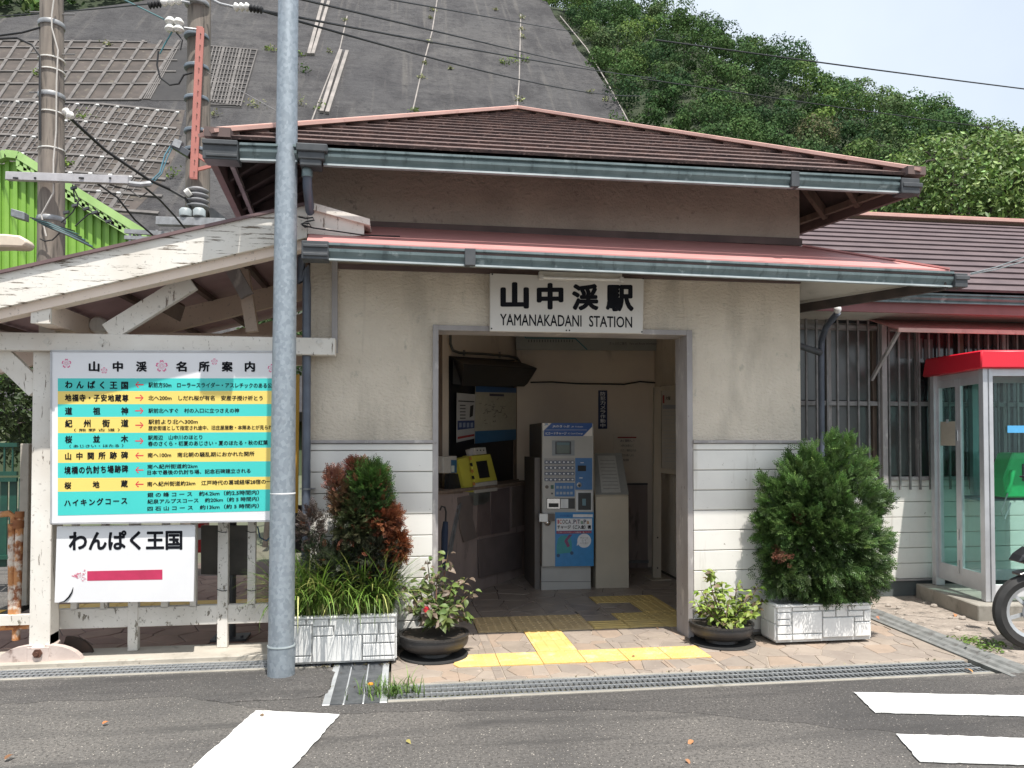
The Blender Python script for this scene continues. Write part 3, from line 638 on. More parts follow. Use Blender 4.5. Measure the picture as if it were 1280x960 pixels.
# ================================================================== WING
wg = thing('station_wing', 'long low station wing with plum slate roof, barred windows and white boards', 'building', (6,6.8,0))
WW = 6.86
MB().box(3.10,WW+.01,0,13,WW+.15,.165).build('footing', pbr('dark_footing', (.11,.125,.125), (.08,.09,.09), .85, ns=4), wg, smooth=0)
MB().box(3.10,WW+.03,.165,13,WW+.15,1.13).box(3.10,WW+.03,2.62,13,WW+.15,2.95).build('wing_wall', M['soffit'], wg, smooth=0)
boards(3.14, 13, WW, [.165+.1487*k for k in range(7)]+[1.12], wg)
MB().box(3.10,WW-.02,.150,13,WW+.03,.165).build('flashing', M['trim'], wg, smooth=0)
MB().box(3.10,WW-.03,1.12,13,WW+.10,1.155).build('sill', M['trim'], wg, bevel=.003, smooth=0)
gl = pbr('frosted_window', (.085,.09,.085), (.06,.062,.06), .22, ns=1.5, spec=.8); gd = pbr('dark_window_pane', (.022,.022,.024), (.035,.033,.034), .08, ns=1.2, spec=.8)
x = 3.14; i = 0
while x < 12.8:
    x1 = x+.47
    for z0, z1 in ((1.155,1.845),(1.885,2.60)):
        MB().box(x+.02,WW+.055,z0+.01,x1-.02,WW+.065,z1).build('window_pane', gl if x < 4.6 else gd, wg, smooth=0)
    MB().box(x1-.02,WW+.02,1.155,x1+.02,WW+.08,2.62).build('window_stile', M['trim'] if i % 2 else M['wood_brown'], wg, smooth=0)
    x = x1; i += 1
MB().box(3.14,WW+.01,1.845,13,WW+.08,1.885).build('window_rail', M['trim'], wg, smooth=0)
MB().box(3.14,WW+.005,2.575,13,WW+.08,2.625).build('window_head', M['trim'], wg, smooth=0)
MB().box(3.14,WW+.10,1.155,13,WW+.12,2.6).build('room_backing', M['black'], wg, smooth=0)
x = 3.16
while x < 12.5:
    MB().box(x,WW-.05,1.03,x+.017,WW-.035,2.72).build('window_bar', pbr('bar_paint', (.26,.25,.245), (.17,.165,.16), .5, .2, ns=12) if 'bar' not in M else M['bar'], wg, smooth=0)
    if 'bar' not in M: M['bar'] = bpy.data.materials['bar_paint']
    x += .1065
MB().box(3.14,WW-.036,1.84,13,WW-.026,1.875).build('bar_rail', M['bar'], wg, smooth=0)
MB().box(3.14,WW-.036,2.58,13,WW-.026,2.61).build('bar_rail', M['bar'], wg, smooth=0)
q = YP(1104,440,WW-.06); MB().box(q.x-.025,WW-.08,1.10,q.x+.025,WW-.02,2.70).build('window_mullion', M['trim'], wg, smooth=0)
# paper strips in the window
for x0, x1, y0, y1 in ((1121,1131,425,448),(1133,1142,424,448),(1144,1153,423,448),(1155,1166,424,450)):
    a, b_ = YP(x0,y0,WW+.05), YP(x1,y1,WW+.05); MB().box(a.x,WW+.048,b_.z,b_.x,WW+.052,a.z).build('window_paper', flat('grey_paper', (.11,.105,.10)), wg, smooth=0)
# awning
al, ar = YP(1122,412,6.38), YP(1280,413,6.38)
aw = MB(); x0 = al.x; aw.prism([(x0,6.38,al.z),(13,6.38,al.z),(13,WW,al.z+.17),(x0,WW,al.z+.17)], (0,0,.012)); aw.build('awning', M['pink_metal'], wg, smooth=0)
MB().box(x0,6.365,al.z-.022,13,6.385,al.z+.016).build('awning_edge', M['pink_ridge'], wg, smooth=0)
for xx in (x0+.04, x0+2.2, x0+4.4): MB().bar((xx,6.42,al.z-.01),(xx,WW-.02,al.z-.42), .025, .03).build('awning_bracket', M['trim'], wg, smooth=0)
MB().box(x0-.4,WW-.01,al.z+.13,13,WW+.03,al.z+.24).build('lintel', M['black'], wg, smooth=0)
# eaves, gutter, roof
gz = YP(1140,365.5,6.2).z
gutter(Vector((3.15,6.2,gz)), Vector((13,6.2,gz)), .085, .08, wg, M['gutter'])
MB().box(3.15,6.27,gz-.17,13,6.30,gz-.04).build('fascia', pbr('faded_red_fascia', (.30,.12,.12), (.22,.09,.09), .6, ns=4), wg, smooth=0)
MB().box(3.13,6.30,gz-.15,13,WW+.05,gz-.13).build('soffit', M['soffit'], wg, smooth=0)
E0, E1 = Vector((3.12,6.18,gz+.02)), Vector((13.2,6.18,gz+.02)); R0, R1 = Vector((3.12,8.56,gz+1.38)), Vector((13.2,8.56,gz+1.38))
courses(E0, E1, R0, R1, 14, M['roof_wing'], wg)
courses(Vector((3.12,10.9,gz)), Vector((13.2,10.9,gz)), R0, R1, 8, M['roof_wing'], wg)
MB().bar(R0+Vector((0,0,.03)), R1+Vector((0,0,.03)), .2, .03).build('ridge_cap', M['pink_ridge'], wg, smooth=0)
MB().bar(R0+Vector((0,-.02,.055)), R1+Vector((0,-.02,.055)), .08, .03).build('ridge_cap_roll', M['pink_ridge'], wg, smooth=0)
MB().box(12.9,WW+.15,0,13,10.4,2.9).box(3.2,10.3,0,13,10.4,2.9).build('wing_side', M['soffit'], wg, smooth=0)
# downpipes at the junction
MB().tube([YP(1047,391,6.15), YP(1033,408,6.4), YP(1027,425,6.62), YP(1026.5,440,6.66), Vector((YP(1026,560,6.66).x,6.66,.02))], .028, 12).build('downpipe', M['downpipe'], wg)
MB().tube([Vector((3.16,5.85,2.58)), Vector((3.17,6.3,2.42)), Vector((YP(1026,430,6.66).x-.02,6.64,2.32))], .03, 12).build('downpipe', M['gutter_dark'], wg)
dc = YP(1047,387,6.12); MB().lathe([(.0,-.035),(.02,-.03),(.03,-.012),(.032,.004),(.028,.02),(.01,.03)], dc, 16).build('dome_camera', flat('white_plastic', (.78,.78,.76), .3), label='small white dome camera under the canopy corner', cat='camera', smooth=60)
# ================================================================== LETTERING
TX = {}
def glyphs(s, bold=0, n=8, ls=1.0):
    key = (s, bold, n, ls)
    if key in TX: return TX[key]
    c = bpy.data.curves.new('lettering', 'FONT'); c.body = s; c.size = 1; c.resolution_u = 3; c.space_character = ls
    c.fill_mode = 'FRONT'
    o = bpy.data.objects.new('lettering', c); COL.objects.link(o); dg = bpy.context.evaluated_depsgraph_get()
    m = bpy.data.meshes.new_from_object(o.evaluated_get(dg)); V = np.array([v.co[:] for v in m.vertices]); Fs = [tuple(p.vertices) for p in m.polygons]
    bpy.data.objects.remove(o); bpy.data.curves.remove(c); bpy.data.meshes.remove(m)
    TX[key] = (V, Fs); return V, Fs
def text(s, tl, tr, bl, mat, parent, bold=0, n=8, name='lettering', out=None, ls=1.0, lift=.0015, asp=None):
    """set s so that its ink fills the parallelogram tl-tr-bl on a board; out = outward normal"""
    V, Fs = glyphs(s, bold, n, ls); tl, tr, bl = Vector(tl), Vector(tr), Vector(bl)
    lo, hi = V.min(0), V.max(0); sz = hi-lo; ex, ey = tr-tl, bl-tl
    if bold: em = 1.0; padx, pady = bold/sz[0], bold/sz[1]
    else: padx = pady = 0
    nrm_ = out or Vector((0,-1,0)); mb = MB()
    shifts = [(0,0)]+([(bold*math.cos(2*math.pi*k/n), bold*math.sin(2*math.pi*k/n)) for k in range(n)] if bold else [])
    for k, (dx, dy) in enumerate(shifts):
        vs = []
        for v in V:
            u = (v[0]-lo[0]+bold+dx)/(sz[0]+2*bold); t = (hi[1]-v[1]+bold-dy)/(sz[1]+2*bold)
            vs.append(tl+ex*u+ey*t+nrm_*(lift+k*.00005))
        mb.add(vs, Fs)
    return mb.build(name, mat, parent, smooth=0)
def pxtext(s, x0, y0, x1, y1, Y, mat, parent, yr=None, **k):
    """ink box given by its sight lines on the plane Y"""
    tl, tr, bl = YP(x0,y0,Y), YP(x1, y0 if yr is None else yr, Y), YP(x0,y1,Y)
    return text(s, tl, tr, bl, mat, parent, **k)

# ---- station name board
sg = thing('station_sign', 'white station name board with black lettering over the doorway', 'sign', (1.24,5.58,2.32))
SY = 5.575
c = [YP(612.5,341.5,SY), YP(805,348.5,SY), YP(803.5,417,SY), YP(612.5,414,SY)]
MB().prism(c, (0,.035,0)).build('sign_board', pbr('white_enamel_board', (.66,.63,.585), (.60,.575,.53), .45, ns=2, stains=(((.40,.34,.28), 18, .70, .78, (1,1,1)),)), sg, bevel=.003, smooth=0)
# region crop scale: 5.818 px per source px from (600,320)
def sc_(x, y): return 600+x/5.818, 320+y/5.818
for ch, x0, y0, x1, y1 in (('山',148,190,356,384),('中',412,196,607,390),('渓',668,203,862,397),('駅',914,210,1118,404)):
    a, b_ = sc_(x0,y0), sc_(x1,y1); pxtext(ch, a[0], a[1], b_[0], b_[1], SY, M['ink'], sg, bold=.047, n=12)
a, b_ = sc_(146,420), sc_(738,507); pxtext('YAMANAKADANI', a[0], a[1], b_[0], b_[1]-.5, SY, M['ink'], sg, bold=.012, yr=a[1]+2.0)
a, b_ = sc_(793,434), sc_(1106,518); pxtext('STATION', a[0], a[1], b_[0], b_[1]-.5, SY, M['ink'], sg, bold=.012, yr=a[1]+1.4)
for x, y in ((90,133),(1186,164),(84,528),(1177,552),(628,541),(650,541)):
    q = YP(*sc_(x,y),SY); MB().lathe([(.006,-.003),(.006,.0)], q, 8, 'Y').build('screw', M['black'], sg)
lt = thing('sign_lamp', 'slim fluorescent lamp fixed above the station name board', 'lamp', (1.25,5.5,2.70))
a, b_ = YP(674,338.5,5.53), YP(778,351,5.53)
MB().box(a.x,5.53,b_.z-.005,b_.x,5.572,a.z+.0).build('housing', flat('cream_lamp_housing', (.62,.60,.55), .4), lt, bevel=.006, smooth=0)
MB().tube([(a.x+.02,5.515,b_.z+.004),(b_.x-.02,5.515,b_.z+.004)], .011, 12).build('fluorescent_tube', flat('tube_glass', (.75,.75,.72), .2), lt)
for x in (a.x+.012, b_.x-.012): MB().box(x-.014,5.50,b_.z-.015,x+.014,5.53,b_.z+.024).build('lamp_socket', flat('socket', (.66,.64,.60), .4), lt, bevel=.003, smooth=0)

# ---- sights guide board
gb = thing('guide_board', 'large sightseeing guide board with turquoise and yellow rows on the shelter front', 'sign', (-1.55,5.5,.94))
GY = 5.47
def gp(x, y): return 50+x/4.2667, 430+y/4.2667
XR = 1330   # right edge, behind the steel pole
def fr(x0, y0l, y0r, y1l, y1r, x1, Y, th):
    # quad on plane Y with slanted top and bottom given at x=95 and x=1250
    def yy(l, r, x): return l+(r-l)*(x-95)/1155
    pts = [gp(x0, yy(y0l,y0r,x0)), gp(x1, yy(y0l,y0r,x1)), gp(x1, yy(y1l,y1r,x1)), gp(x0, yy(y1l,y1r,x0))]
    return MB().prism([YP(x, y, Y) for x, y in pts], (0,th,0))
white = pbr('board_white', (.80,.80,.82), (.76,.76,.78), .35, ns=2, stains=(((.55,.55,.55), 14, .70, .8, (1,1,.4)),))
fr(58,37,40,958,944,XR+8,GY,.03).build('board_panel', white, gb, smooth=0)
fm = pbr('board_frame', (.50,.50,.51), (.40,.40,.41), .4, .3, ns=9)
fr(56,33,36,42,45,XR+10,GY-.006,.04).build('board_frame', fm, gb, smooth=0); fr(56,952,938,962,948,XR+10,GY-.006,.04).build('board_frame', fm, gb, smooth=0)
fr(54,33,36,962,948,62,GY-.006,.04).build('board_frame', fm, gb, smooth=0)
teal = pbr('turquoise_print', (.06,.60,.55), (.055,.56,.52), .4, ns=2); yel = pbr('yellow_print', (.86,.66,.17), (.82,.62,.16), .4, ns=2)
bl_ = [183,252,321,390,475,563,634,715,788,915]; br_ = [183,250,320,385,470,553,625,708,775,890]
for i in range(9): fr(95,bl_[i],br_[i],bl_[i+1],br_[i+1],XR-40,GY-.0012,.001).build('printed_band', teal if i % 2 == 0 else yel, gb, smooth=0)
def sl(x, y, k=0): return y  # text lines follow the local slope
def gt(s, x0, y0, x1, y1, bold=0, mat=None, drop=None, n=6):
    yc = (y0+y1)/2; sl_ = -(yc-330)*.030/600*(x1-x0) if drop is None else drop
    a, b_ = gp(x0,y0), gp(x1,y1)
    return pxtext(s, a[0], a[1], b_[0], b_[1], GY-.0013, mat or M['ink'], gb, yr=a[1]+sl_/4.2667, bold=bold, n=n)
for ch, x0, x1 in (('山',260,318),('中',388,443),('渓',512,570),('名',725,783),('所',846,905),('案',969,1028),('内',1092,1147)):
    gt(ch, x0, 92, x1, 148, .042)
rows = [('わんぱく王国',133,195,473,238),('地福寺・子安地蔵尊',133,267,473,306),('道　祖　神',133,337,473,378),('紀　州　街　道',133,403,473,445),
        ('桜　並　木',133,489,471,529),('山中関所跡碑',131,579,471,619),('境橋の仇討ち場跡碑',130,653,471,695),('桜　地　蔵',130,736,469,774),('ハイキングコース',128,829,469,868)]
for s, x0, y0, x1, y1 in rows:
    chs = [c for c in s if c != '\u3000']; hh = y1-y0; wq_ = min(hh*.98, (x1-x0)/len(chs)*.94); drop_ = (y0-330)*.030/600
    for i, ch in enumerate(chs):
        xc = x0+wq_/2+(x1-x0-wq_)*i/(len(chs)-1); V_, _ = glyphs(ch, .036, 6); lo_, hi_ = V_.min(0), V_.max(0)
        gw, gh = (hi_[0]-lo_[0]+.056), (hi_[1]-lo_[1]+.056); ccx, ccy = (lo_[0]+hi_[0])/2-.5, (lo_[1]+hi_[1])/2-.38
        X0, X1 = xc+(ccx-gw/2)*wq_*1.0, xc+(ccx+gw/2)*wq_*1.0; yc_ = (y0+y1)/2-drop_*(xc-x0)*1.6; Y0, Y1 = yc_-(ccy+gh/2)*hh*1.02, yc_-(ccy-gh/2)*hh*1.02
        gt(ch, X0, Y0, X1, Y1, bold=.036, drop=0)
gt('（ 熊 野 古 道 ）',182,451,425,467,.012); gt('（ あじさい・ほたる ）',157,536,445,553,.012)
red = flat('red_print', (.70,.045,.07), .4)
for i, (y, d) in enumerate(((217,-1),(287,1),(356,1),(433,1),(517,1),(595,-1),(672,-1),(748,-1))):
    x0, x1 = (508,552); yy = y-(y-330)*.0; xt = x0 if d < 0 else x1; xb = x1 if d < 0 else x0; s_ = d
    P = [(xb,yy-3.0),(xt-s_*7,yy-3.0),(xt-s_*20,yy-13),(xt-s_*15,yy-17),(xt,yy),(xt-s_*15,yy+17),(xt-s_*20,yy+13),(xt-s_*7,yy+3.0),(xb,yy+3.0)]
    MB().prism([YP(*gp(x,y_),GY-.002) for x, y_ in P], (0,.0005,0)).build('arrow', red, gb, smooth=0)
small = [('駅前方50m　ローラースライダー・アスレチックのある公園',578,204,1262,232),('北へ200m　しだれ桜が有名　安産子授け祈とう',578,274,1188,301),('駅前北へすぐ　村の入口に立つさえの神',578,343,1062,368),
  ('駅前より北へ300m',578,402,842,428),('歴史街道として指定され途中、旧庄屋屋敷・本陣あとが見られる',578,436,1262,461),('駅周辺　山中川のほとり',576,487,866,512),('春のさくら・初夏のあじさい・夏のほたる・秋の紅葉',576,519,1215,545),
  ('南へ100m　南北朝の騒乱期におかれた関所',574,580,1144,606),('南へ紀州街道約2km',573,642,840,667),('日本で最後の仇討ち場、記念石碑建立される',573,673,1123,698),('南へ紀州街道約2km　江戸時代の葛城経塚28宿の一つ',572,734,1262,760),
  ('銀 の 峰 コ ー ス　約4.2km（約2.5時間内）',573,792,1168,818),('紀泉アルプスコース　約20km（約 5 時間内）',573,828,1168,853),('四 石 山 コ ー ス　約13km（約 5 時間内）',573,866,1168,891)]
for s, *b4 in small: gt(s, *b4, bold=.022, n=4)
pk = flat('pink_print', (.75,.12,.30), .4)
for x, y, r in ((141,104,27),(342,141,18),(649,118,34),(930,94,18),(1238,130,25)):
    mb = MB()
    for k in range(5):
        a0 = 2*math.pi*k/5-math.pi/2; out_, inn_ = [], []
        for t in np.linspace(0, 1, 9):
            # heart-shaped petal outline
            ang = a0+(t-.5)*1.15; rr = r*(.28+.72*math.sin(math.pi*t)**.45) if not abs(t-.5) < .06 else r*.84
            out_.append((x+rr*math.cos(ang), y+rr*math.sin(ang))); inn_.append((x+(rr-r*.2)*math.cos(ang), y+(rr-r*.2)*math.sin(ang)))
        for i in range(8): mb.quad(*[YP(*gp(*q_),GY-.002) for q_ in (out_[i], out_[i+1], inn_[i+1], inn_[i])][::-1])
        mb.quad(*[YP(*gp(*q_),GY-.0021) for q_ in ((x+r*.1*math.cos(a0+.7),y+r*.1*math.sin(a0+.7)),(x+r*.45*math.cos(a0+.08),y+r*.45*math.sin(a0+.08)),(x+r*.45*math.cos(a0-.08),y+r*.45*math.sin(a0-.08)))])
    mb.build('blossom_print', pk, gb, smooth=0)
# ---- lower arrow board
lb = thing('arrow_board', 'white park direction board with faded red arrow below the guide board', 'sign', (-1.86,5.5,.38))
LY = 5.50
MB().prism([YP(x,y,LY) for x, y in ((71,658),(244,656),(242,752),(68,753.5))], (0,.02,0)).build('board_panel', pbr('chalky_white_board', (.80,.80,.80), (.74,.74,.75), .5, ns=3, stains=(((.45,.43,.40), 22, .72, .8, (1,1,1)),)), lb, bevel=.002, smooth=0)
pxtext('わんぱく王国', 86, 663.5, 228, 689, LY, M['ink'], lb, yr=662.2, bold=.034, n=10)
MB().prism([YP(x,y,LY-.001) for x, y in ((109,714),(203,712),(203,724.5),(109,726))], (0,.0008,0)).build('arrow_shaft', pbr('faded_red_print', (.55,.035,.11), (.46,.03,.09), .5, ns=12), lb, smooth=0)
mb = MB()
for i in range(70):
    u = random.random(); x = 90+17*u; s_ = 8*(u**.8); y = 720+random.uniform(-s_, s_); r = random.uniform(.3,1.3)
    a_ = random.uniform(-.5,.5); mb.quad(*[YP(x+dx, y+dy, LY-.0012-i*.000005) for dx, dy in ((-r,-.3),(0,-.5*r),(r,.2),(.2,.6*r))])
mb.build('arrow_head_flakes', M_red if 'M_red' in globals() else flat('faded_red_flakes', (.66,.16,.24), .5), lb, smooth=0)
mb = MB(); cp = [(91.5,734),(90,740),(86,746.5),(80,752),(74,753)]
mb.tube([YP(x,y,LY-.003) for x, y in cp], [.001,.005,.006,.004,.001], 6).build('drip_mark', M['ink'], lb)
# yellow panel behind the pole
MB().prism([YP(x,y,5.62) for x, y in ((330,470),(374,468),(372,641),(330,643))], (0,.03,0)).build('yellow_board', pbr('amber_board', (.72,.42,.06), (.66,.38,.06), .5, ns=4), label='amber board edge standing behind the steel pole', cat='sign', smooth=0)
# ================================================================== STEEL POLE
sp_ = thing('steel_pole', 'tall galvanised steel pole standing at the road edge before the guide board', 'pole', (-.733,5.02,0))
galv, nt, b = nodes('galvanised_steel'); L = nt.links
v = nn(nt, 'TexVoronoi'); v.inputs['Scale'].default_value = 55; L.new(coords(nt, (1,1,.8)), v.inputs['Vector'])
c = mixc(nt, ramp(nt, v.outputs['Color'], .2, .8), (.26,.30,.335), (.345,.39,.43))
c = mixc(nt, ramp(nt, noise(nt, coords(nt, (3,3,1)), 7, 6), .55, .8), c, (.30,.33,.36))
L.new(c, b.inputs['Base Color']); b.inputs['Metallic'].default_value = .45; b.inputs['Roughness'].default_value = .52
bp, tp = Vector((-.733,5.02,.03)), Vector((-.70,5.02,0))
def pr(px): return px/F
MB().tube([(-.742,5.02,.02),(-.742,5.02,.21)], [.0835,.0835], 32).build('pole_sleeve', galv, sp_)
MB().tube([(-.742,5.02,.20),(-.738,5.02,1.5),(-.724,5.02,4.6),(-.715,5.02,7.2)], [.0805,.0755,.0615,.052], 32).build('pole_shaft', galv, sp_)
MB().lathe([(.085,-.005),(.087,.0),(.085,.008)], (-.742,5.02,.215), 32).build('band', M['gutter_lip'], sp_)
MB().lathe([(.0765,-.006),(.0785,.0),(.0765,.006)], (-.738,5.02,1.17), 32).build('band', flat('white_band', (.75,.76,.76), .4), sp_)

# ================================================================== SHELTER
sh = thing('wooden_shelter', 'white peeling timber shelter with low gable roof left of the station', 'shelter', (-1.6,5.6,0))
WW_, CW = M['white_wood'], M['bounce_wood']
BY = 5.22
pk_ = YP(384,254.5,BY); lo = YP(0,341.6,BY); s_ = (pk_.z-lo.z)/(pk_.x-lo.x)
xL = -3.35; zL = lo.z+(xL-lo.x)*s_; H1 = .215
def zt_(x): return lo.z+(x-lo.x)*s_
rgt = YP(462.5,277.5,BY); sr = (rgt.z-pk_.z)/(rgt.x-pk_.x)
# barge boards
MB().prism([(xL,BY,zL),(pk_.x,BY,pk_.z-.01),(pk_.x,BY,pk_.z-.01-H1),(xL,BY,zL-H1)], (0,.035,0)).build('barge_board', WW_, sh, smooth=0)
r2 = YP(455,294,BY)
MB().prism([(pk_.x+.003,BY+.002,pk_.z-.03),(r2.x,BY+.002,YP(455,279,BY).z),(r2.x,BY+.002,r2.z),(r2.x-.10,BY+.002,r2.z-.012),(pk_.x+.003,BY+.002,pk_.z-.20)], (0,.03,0)).build('barge_board', M['white_post'], sh, smooth=0)
MB().prism([(pk_.x-.01,BY-.03,pk_.z+.012),(rgt.x,BY-.03,rgt.z+.012),(rgt.x,BY-.03,rgt.z-.03),(pk_.x-.01,BY-.03,pk_.z-.035)], (0,.40,0)).build('verge_trim', M['white_post'], sh, smooth=0)
MB().prism([(xL,BY-.02,zL+.018),(pk_.x,BY-.02,pk_.z+.008),(pk_.x,BY-.02,pk_.z-.012),(xL,BY-.02,zL-.004)], (0,.05,0)).build('verge_flashing', pbr('plum_flashing', (.19,.12,.12), (.14,.09,.09), .6), sh, smooth=0)
# first rafter behind the barge board, seen from below
MB().prism([(xL,BY+.037,zL-.06),(pk_.x-.04,BY+.037,pk_.z-.06),(pk_.x-.04,BY+.037,pk_.z-.30),(xL,BY+.037,zL-.275)], (0,.10,0)).build('rafter', CW, sh, smooth=0)
# roof sheets
pl = pbr('plum_corrugated_sheet', (.52,.38,.42), (.42,.30,.33), .5, ns=4)
yb = 8.6; mb = MB(); n = 60; vs = []; fs = []
for k in range(n+1):
    y = BY+.05+(yb-BY-.05)*k/n; dz = .018 if k % 2 else 0
    vs += [(xL,y,zt_(xL)-.03+dz),(pk_.x,y,zt_(pk_.x)-.03+dz)]
for k in range(n): fs.append((2*k,2*k+1,2*k+3,2*k+2))
mb.add(vs, fs).build('roof_sheet', pl, sh, smooth=0)
MB().prism([(xL,BY,zt_(xL)-.006),(pk_.x,BY,zt_(pk_.x)-.008),(pk_.x,yb,zt_(pk_.x)-.008),(xL,yb,zt_(xL)-.006)], (0,0,.006)).build('roof_covering', pl, sh, smooth=0)
for x in (-3.0,-2.55,-2.1,-1.65,-1.2,-.8): MB().box(x,BY+.14,zt_(x)-.085,x+.045,yb,zt_(x)-.04).build('purlin', M['eave_brown'], sh, smooth=0)
for y, dz in ((6.9,.0),(8.45,.02)):
    MB().prism([(xL,y,zL-.09),(pk_.x,y,pk_.z-.09),(pk_.x,y,pk_.z-.27),(xL,y,zL-.27)], (0,.06,0)).build('rafter', CW, sh, smooth=0)
# tie beam and its end bolt
bz1, bz0 = 2.222, 2.102
MB().box(-3.35,5.50,bz0,YP(419,430,5.50).x,5.60,bz1).build('tie_beam', M['white_post'], sh, bevel=.004, smooth=0)
for px_, py_ in ((399,428),(128,428),(59.5,427)):
    q = YP(px_,py_,5.5); mb = MB(); mb.prism([q+Vector((dx,-.003,dz)) for dx, dz in ((-.032,0),(0,.032),(.032,0),(0,-.032))], (0,.003,0)); mb.lathe([(.014,-.012),(.014,-.003)], q, 8, 'Y'); mb.build('bolt_plate', M['white_fence'], sh, smooth=0)
# outer post with cross beam through it
pxl, pxr = YP(39,600,5.56).x, YP(65,600,5.56).x
MB().box(pxl,5.56,.13,pxr,5.70,bz0).box(pxl+.01,5.61,bz1,pxr-.01,5.69,2.35).build('post', M['white_post'], sh, bevel=.004, smooth=0)
MB().box(pxl,5.562,.13,pxr,5.70,.20).build('post_foot', M['white_fence'], sh, smooth=0)
a, b_ = YP(39,377.5,5.27), YP(62.5,404,5.27)
MB().box(a.x,5.29,b_.z,b_.x,8.5,a.z).build('cross_beam', M['bounce_wood'], sh, smooth=0)
MB().box(a.x-.002,5.27,b_.z-.002,b_.x+.002,5.292,a.z+.002).build('beam_end', M['white_post'], sh, smooth=0)
q0, q1 = YP(240,352,5.53), YP(136,416,5.53); MB().bar(q0, q1, .05, .125, (0,0,1)).build('brace', M['white_post'], sh, smooth=0)
q0, q1 = YP(-10,432,5.60), YP(47,487,5.60); MB().bar(q0, q1, .05, .125, (0,0,1)).build('brace', M['white_post'], sh, smooth=0)
q0, q1 = YP(303,333,6.2), YP(316,415,6.2); MB().bar(q0, q1, .08, .09, (1,0,0)).build('strut', CW, sh, smooth=0)
q0, q1 = YP(291,338,6.0), YP(309,370,6.0); MB().bar(q0, q1, .05, .10, (1,0,0)).build('strut', M['trim'], sh, smooth=0)
q0, q1 = YP(190,400,8.4), YP(345,367,8.4); MB().bar(q0, q1, .05, .12).build('rear_tie', CW, sh, smooth=0)
MB().box(-3.3,8.3,2.30,-.7,8.4,2.46).build('rear_beam', CW, sh, smooth=0)
MB().box(-3.3,6.85,2.30,-.7,6.95,2.42).build('middle_beam', CW, sh, smooth=0)
MB().box(-.82,6.82,0,-.70,6.94,2.4).box(-.82,8.3,0,-.70,8.42,2.4).build('rear_post', CW, sh, smooth=0)
# things under the roof
fl = thing('flood_lamp', 'small brown box lamp hanging under the shelter rafters', 'lamp', YP(214,380,6.1))
q = YP(214,384,6.1); MB().obox(q, Vector((.075,.03,-.04)), Vector((-.02,.07,.02)), Vector((.02,-.01,.055))).build('lamp_body', M['wood_brown'], fl, bevel=.004, smooth=0)
MB().obox(q+Vector((-.03,-.05,.05)), Vector((.055,.02,-.03)), Vector((-.01,.02,.01)), Vector((.01,-.01,.03))).build('lamp_lid', M['trim'], fl, smooth=0)
MB().bar(q+Vector((0,0,.05)), q+Vector((.02,.03,.22)), .02, .02).build('hanger', M['dark_metal'], fl, smooth=0)
ck = thing('round_lamp', 'round white lamp disc under the shelter beside the brace', 'lamp', YP(122,406,5.9))
MB().lathe([(.005,-.02),(.05,-.018),(.062,0),(.062,.05),(.05,.06)], YP(122,406,5.9), 20, 'Y').build('lamp_cover', M['siding'], ck, smooth=50)
MB().bar(YP(126,406,5.96), YP(140,418,5.96), .03, .04).build('lamp_arm', M['bounce_wood'], ck, smooth=0)
# ---- cast foot of the post
ft = thing('post_shoe', 'rusty pale iron shoe with curved flanges at the foot of the white shelter post', 'post base', (YP(52,800,5.6).x,5.63,0))
cxp = (pxl+pxr)/2
pp = pbr('rusty_pale_iron', (.62,.52,.47), (.50,.41,.37), .7, ns=6, bump=.4, bs=50, stains=(((.10,.045,.03), 7, .56, .68, (1,1,1)),))
for sx in (-1, 1):
    arc = [(cxp+sx*(.04+.24*math.sin(t)), .14*math.cos(t)+.0) for t in np.linspace(0, math.pi/2, 8)]
    MB().prism([(x, 5.545, z) for x, z in arc]+[(cxp+sx*.13, 5.545, .0), (cxp+sx*.04, 5.545, .05)], (0,.05,0)).build('flange', pp, ft, smooth=0)
MB().box(cxp-.075,5.54,.0,cxp+.075,5.72,.135).build('shoe_block', pp, ft, bevel=.01, smooth=0)
MB().lathe([(.03,-.015),(.03,.0)], (cxp,5.54,.09), 6, 'Y').lathe([(.013,-.03),(.013,-.01)], (cxp,5.54,.09), 8, 'Y').build('bolt', pbr('dark_rust', (.07,.03,.02), (.12,.05,.03), .8, ns=20), ft, smooth=0)
arc = [(cxp+.10+.18*math.sin(t), .15*math.cos(t)) for t in np.linspace(0, math.pi/2, 8)]
MB().prism([(x, 5.72, z) for x, z in arc]+[(cxp+.06,5.72,0)], (0,.03,0)).build('rear_flange', pbr('black_rusty_iron', (.03,.025,.022), (.06,.035,.025), .7), ft, smooth=0)

# ---- kerb plinth and picket fence
MB().box(-3.4,5.50,-.05,-.60,5.84,.035).build('plinth', M['plinth'], kind='structure', bevel=.008, smooth=0)
pf = thing('picket_fence', 'low worn white picket fence under the guide board', 'fence', (-1.6,5.75,.03))
FY = 5.73
def fz(x, y): return YP(x,y,FY)
a, b_ = fz(70,764), fz(345,778)
MB().box(-2.35,FY,b_.z,-.78,FY+.05,a.z+.01).build('rail', M['white_fence'], pf, bevel=.003, smooth=0)
MB().box(-2.35,FY,.93,-.78,FY+.045,1.0).build('rail', M['white_fence'], pf, bevel=.003, smooth=0)
for x0, x1, yb_ in ((88,96,774),(125,134,774),(160.5,173,817),(201,210,774),(237,245,774),(272,285,813),(309,319,775),(340,352,817)):
    p, q = fz(x0,740), fz(x1,740); zb = fz(x0,yb_).z; zb = max(.036, zb)
    MB().box(p.x,FY-.01 if yb_ > 780 else FY+.0,zb if yb_ > 780 else a.z+.0,q.x,FY+.045,1.0).build('picket', M['white_fence'], pf, bevel=.003, smooth=0)
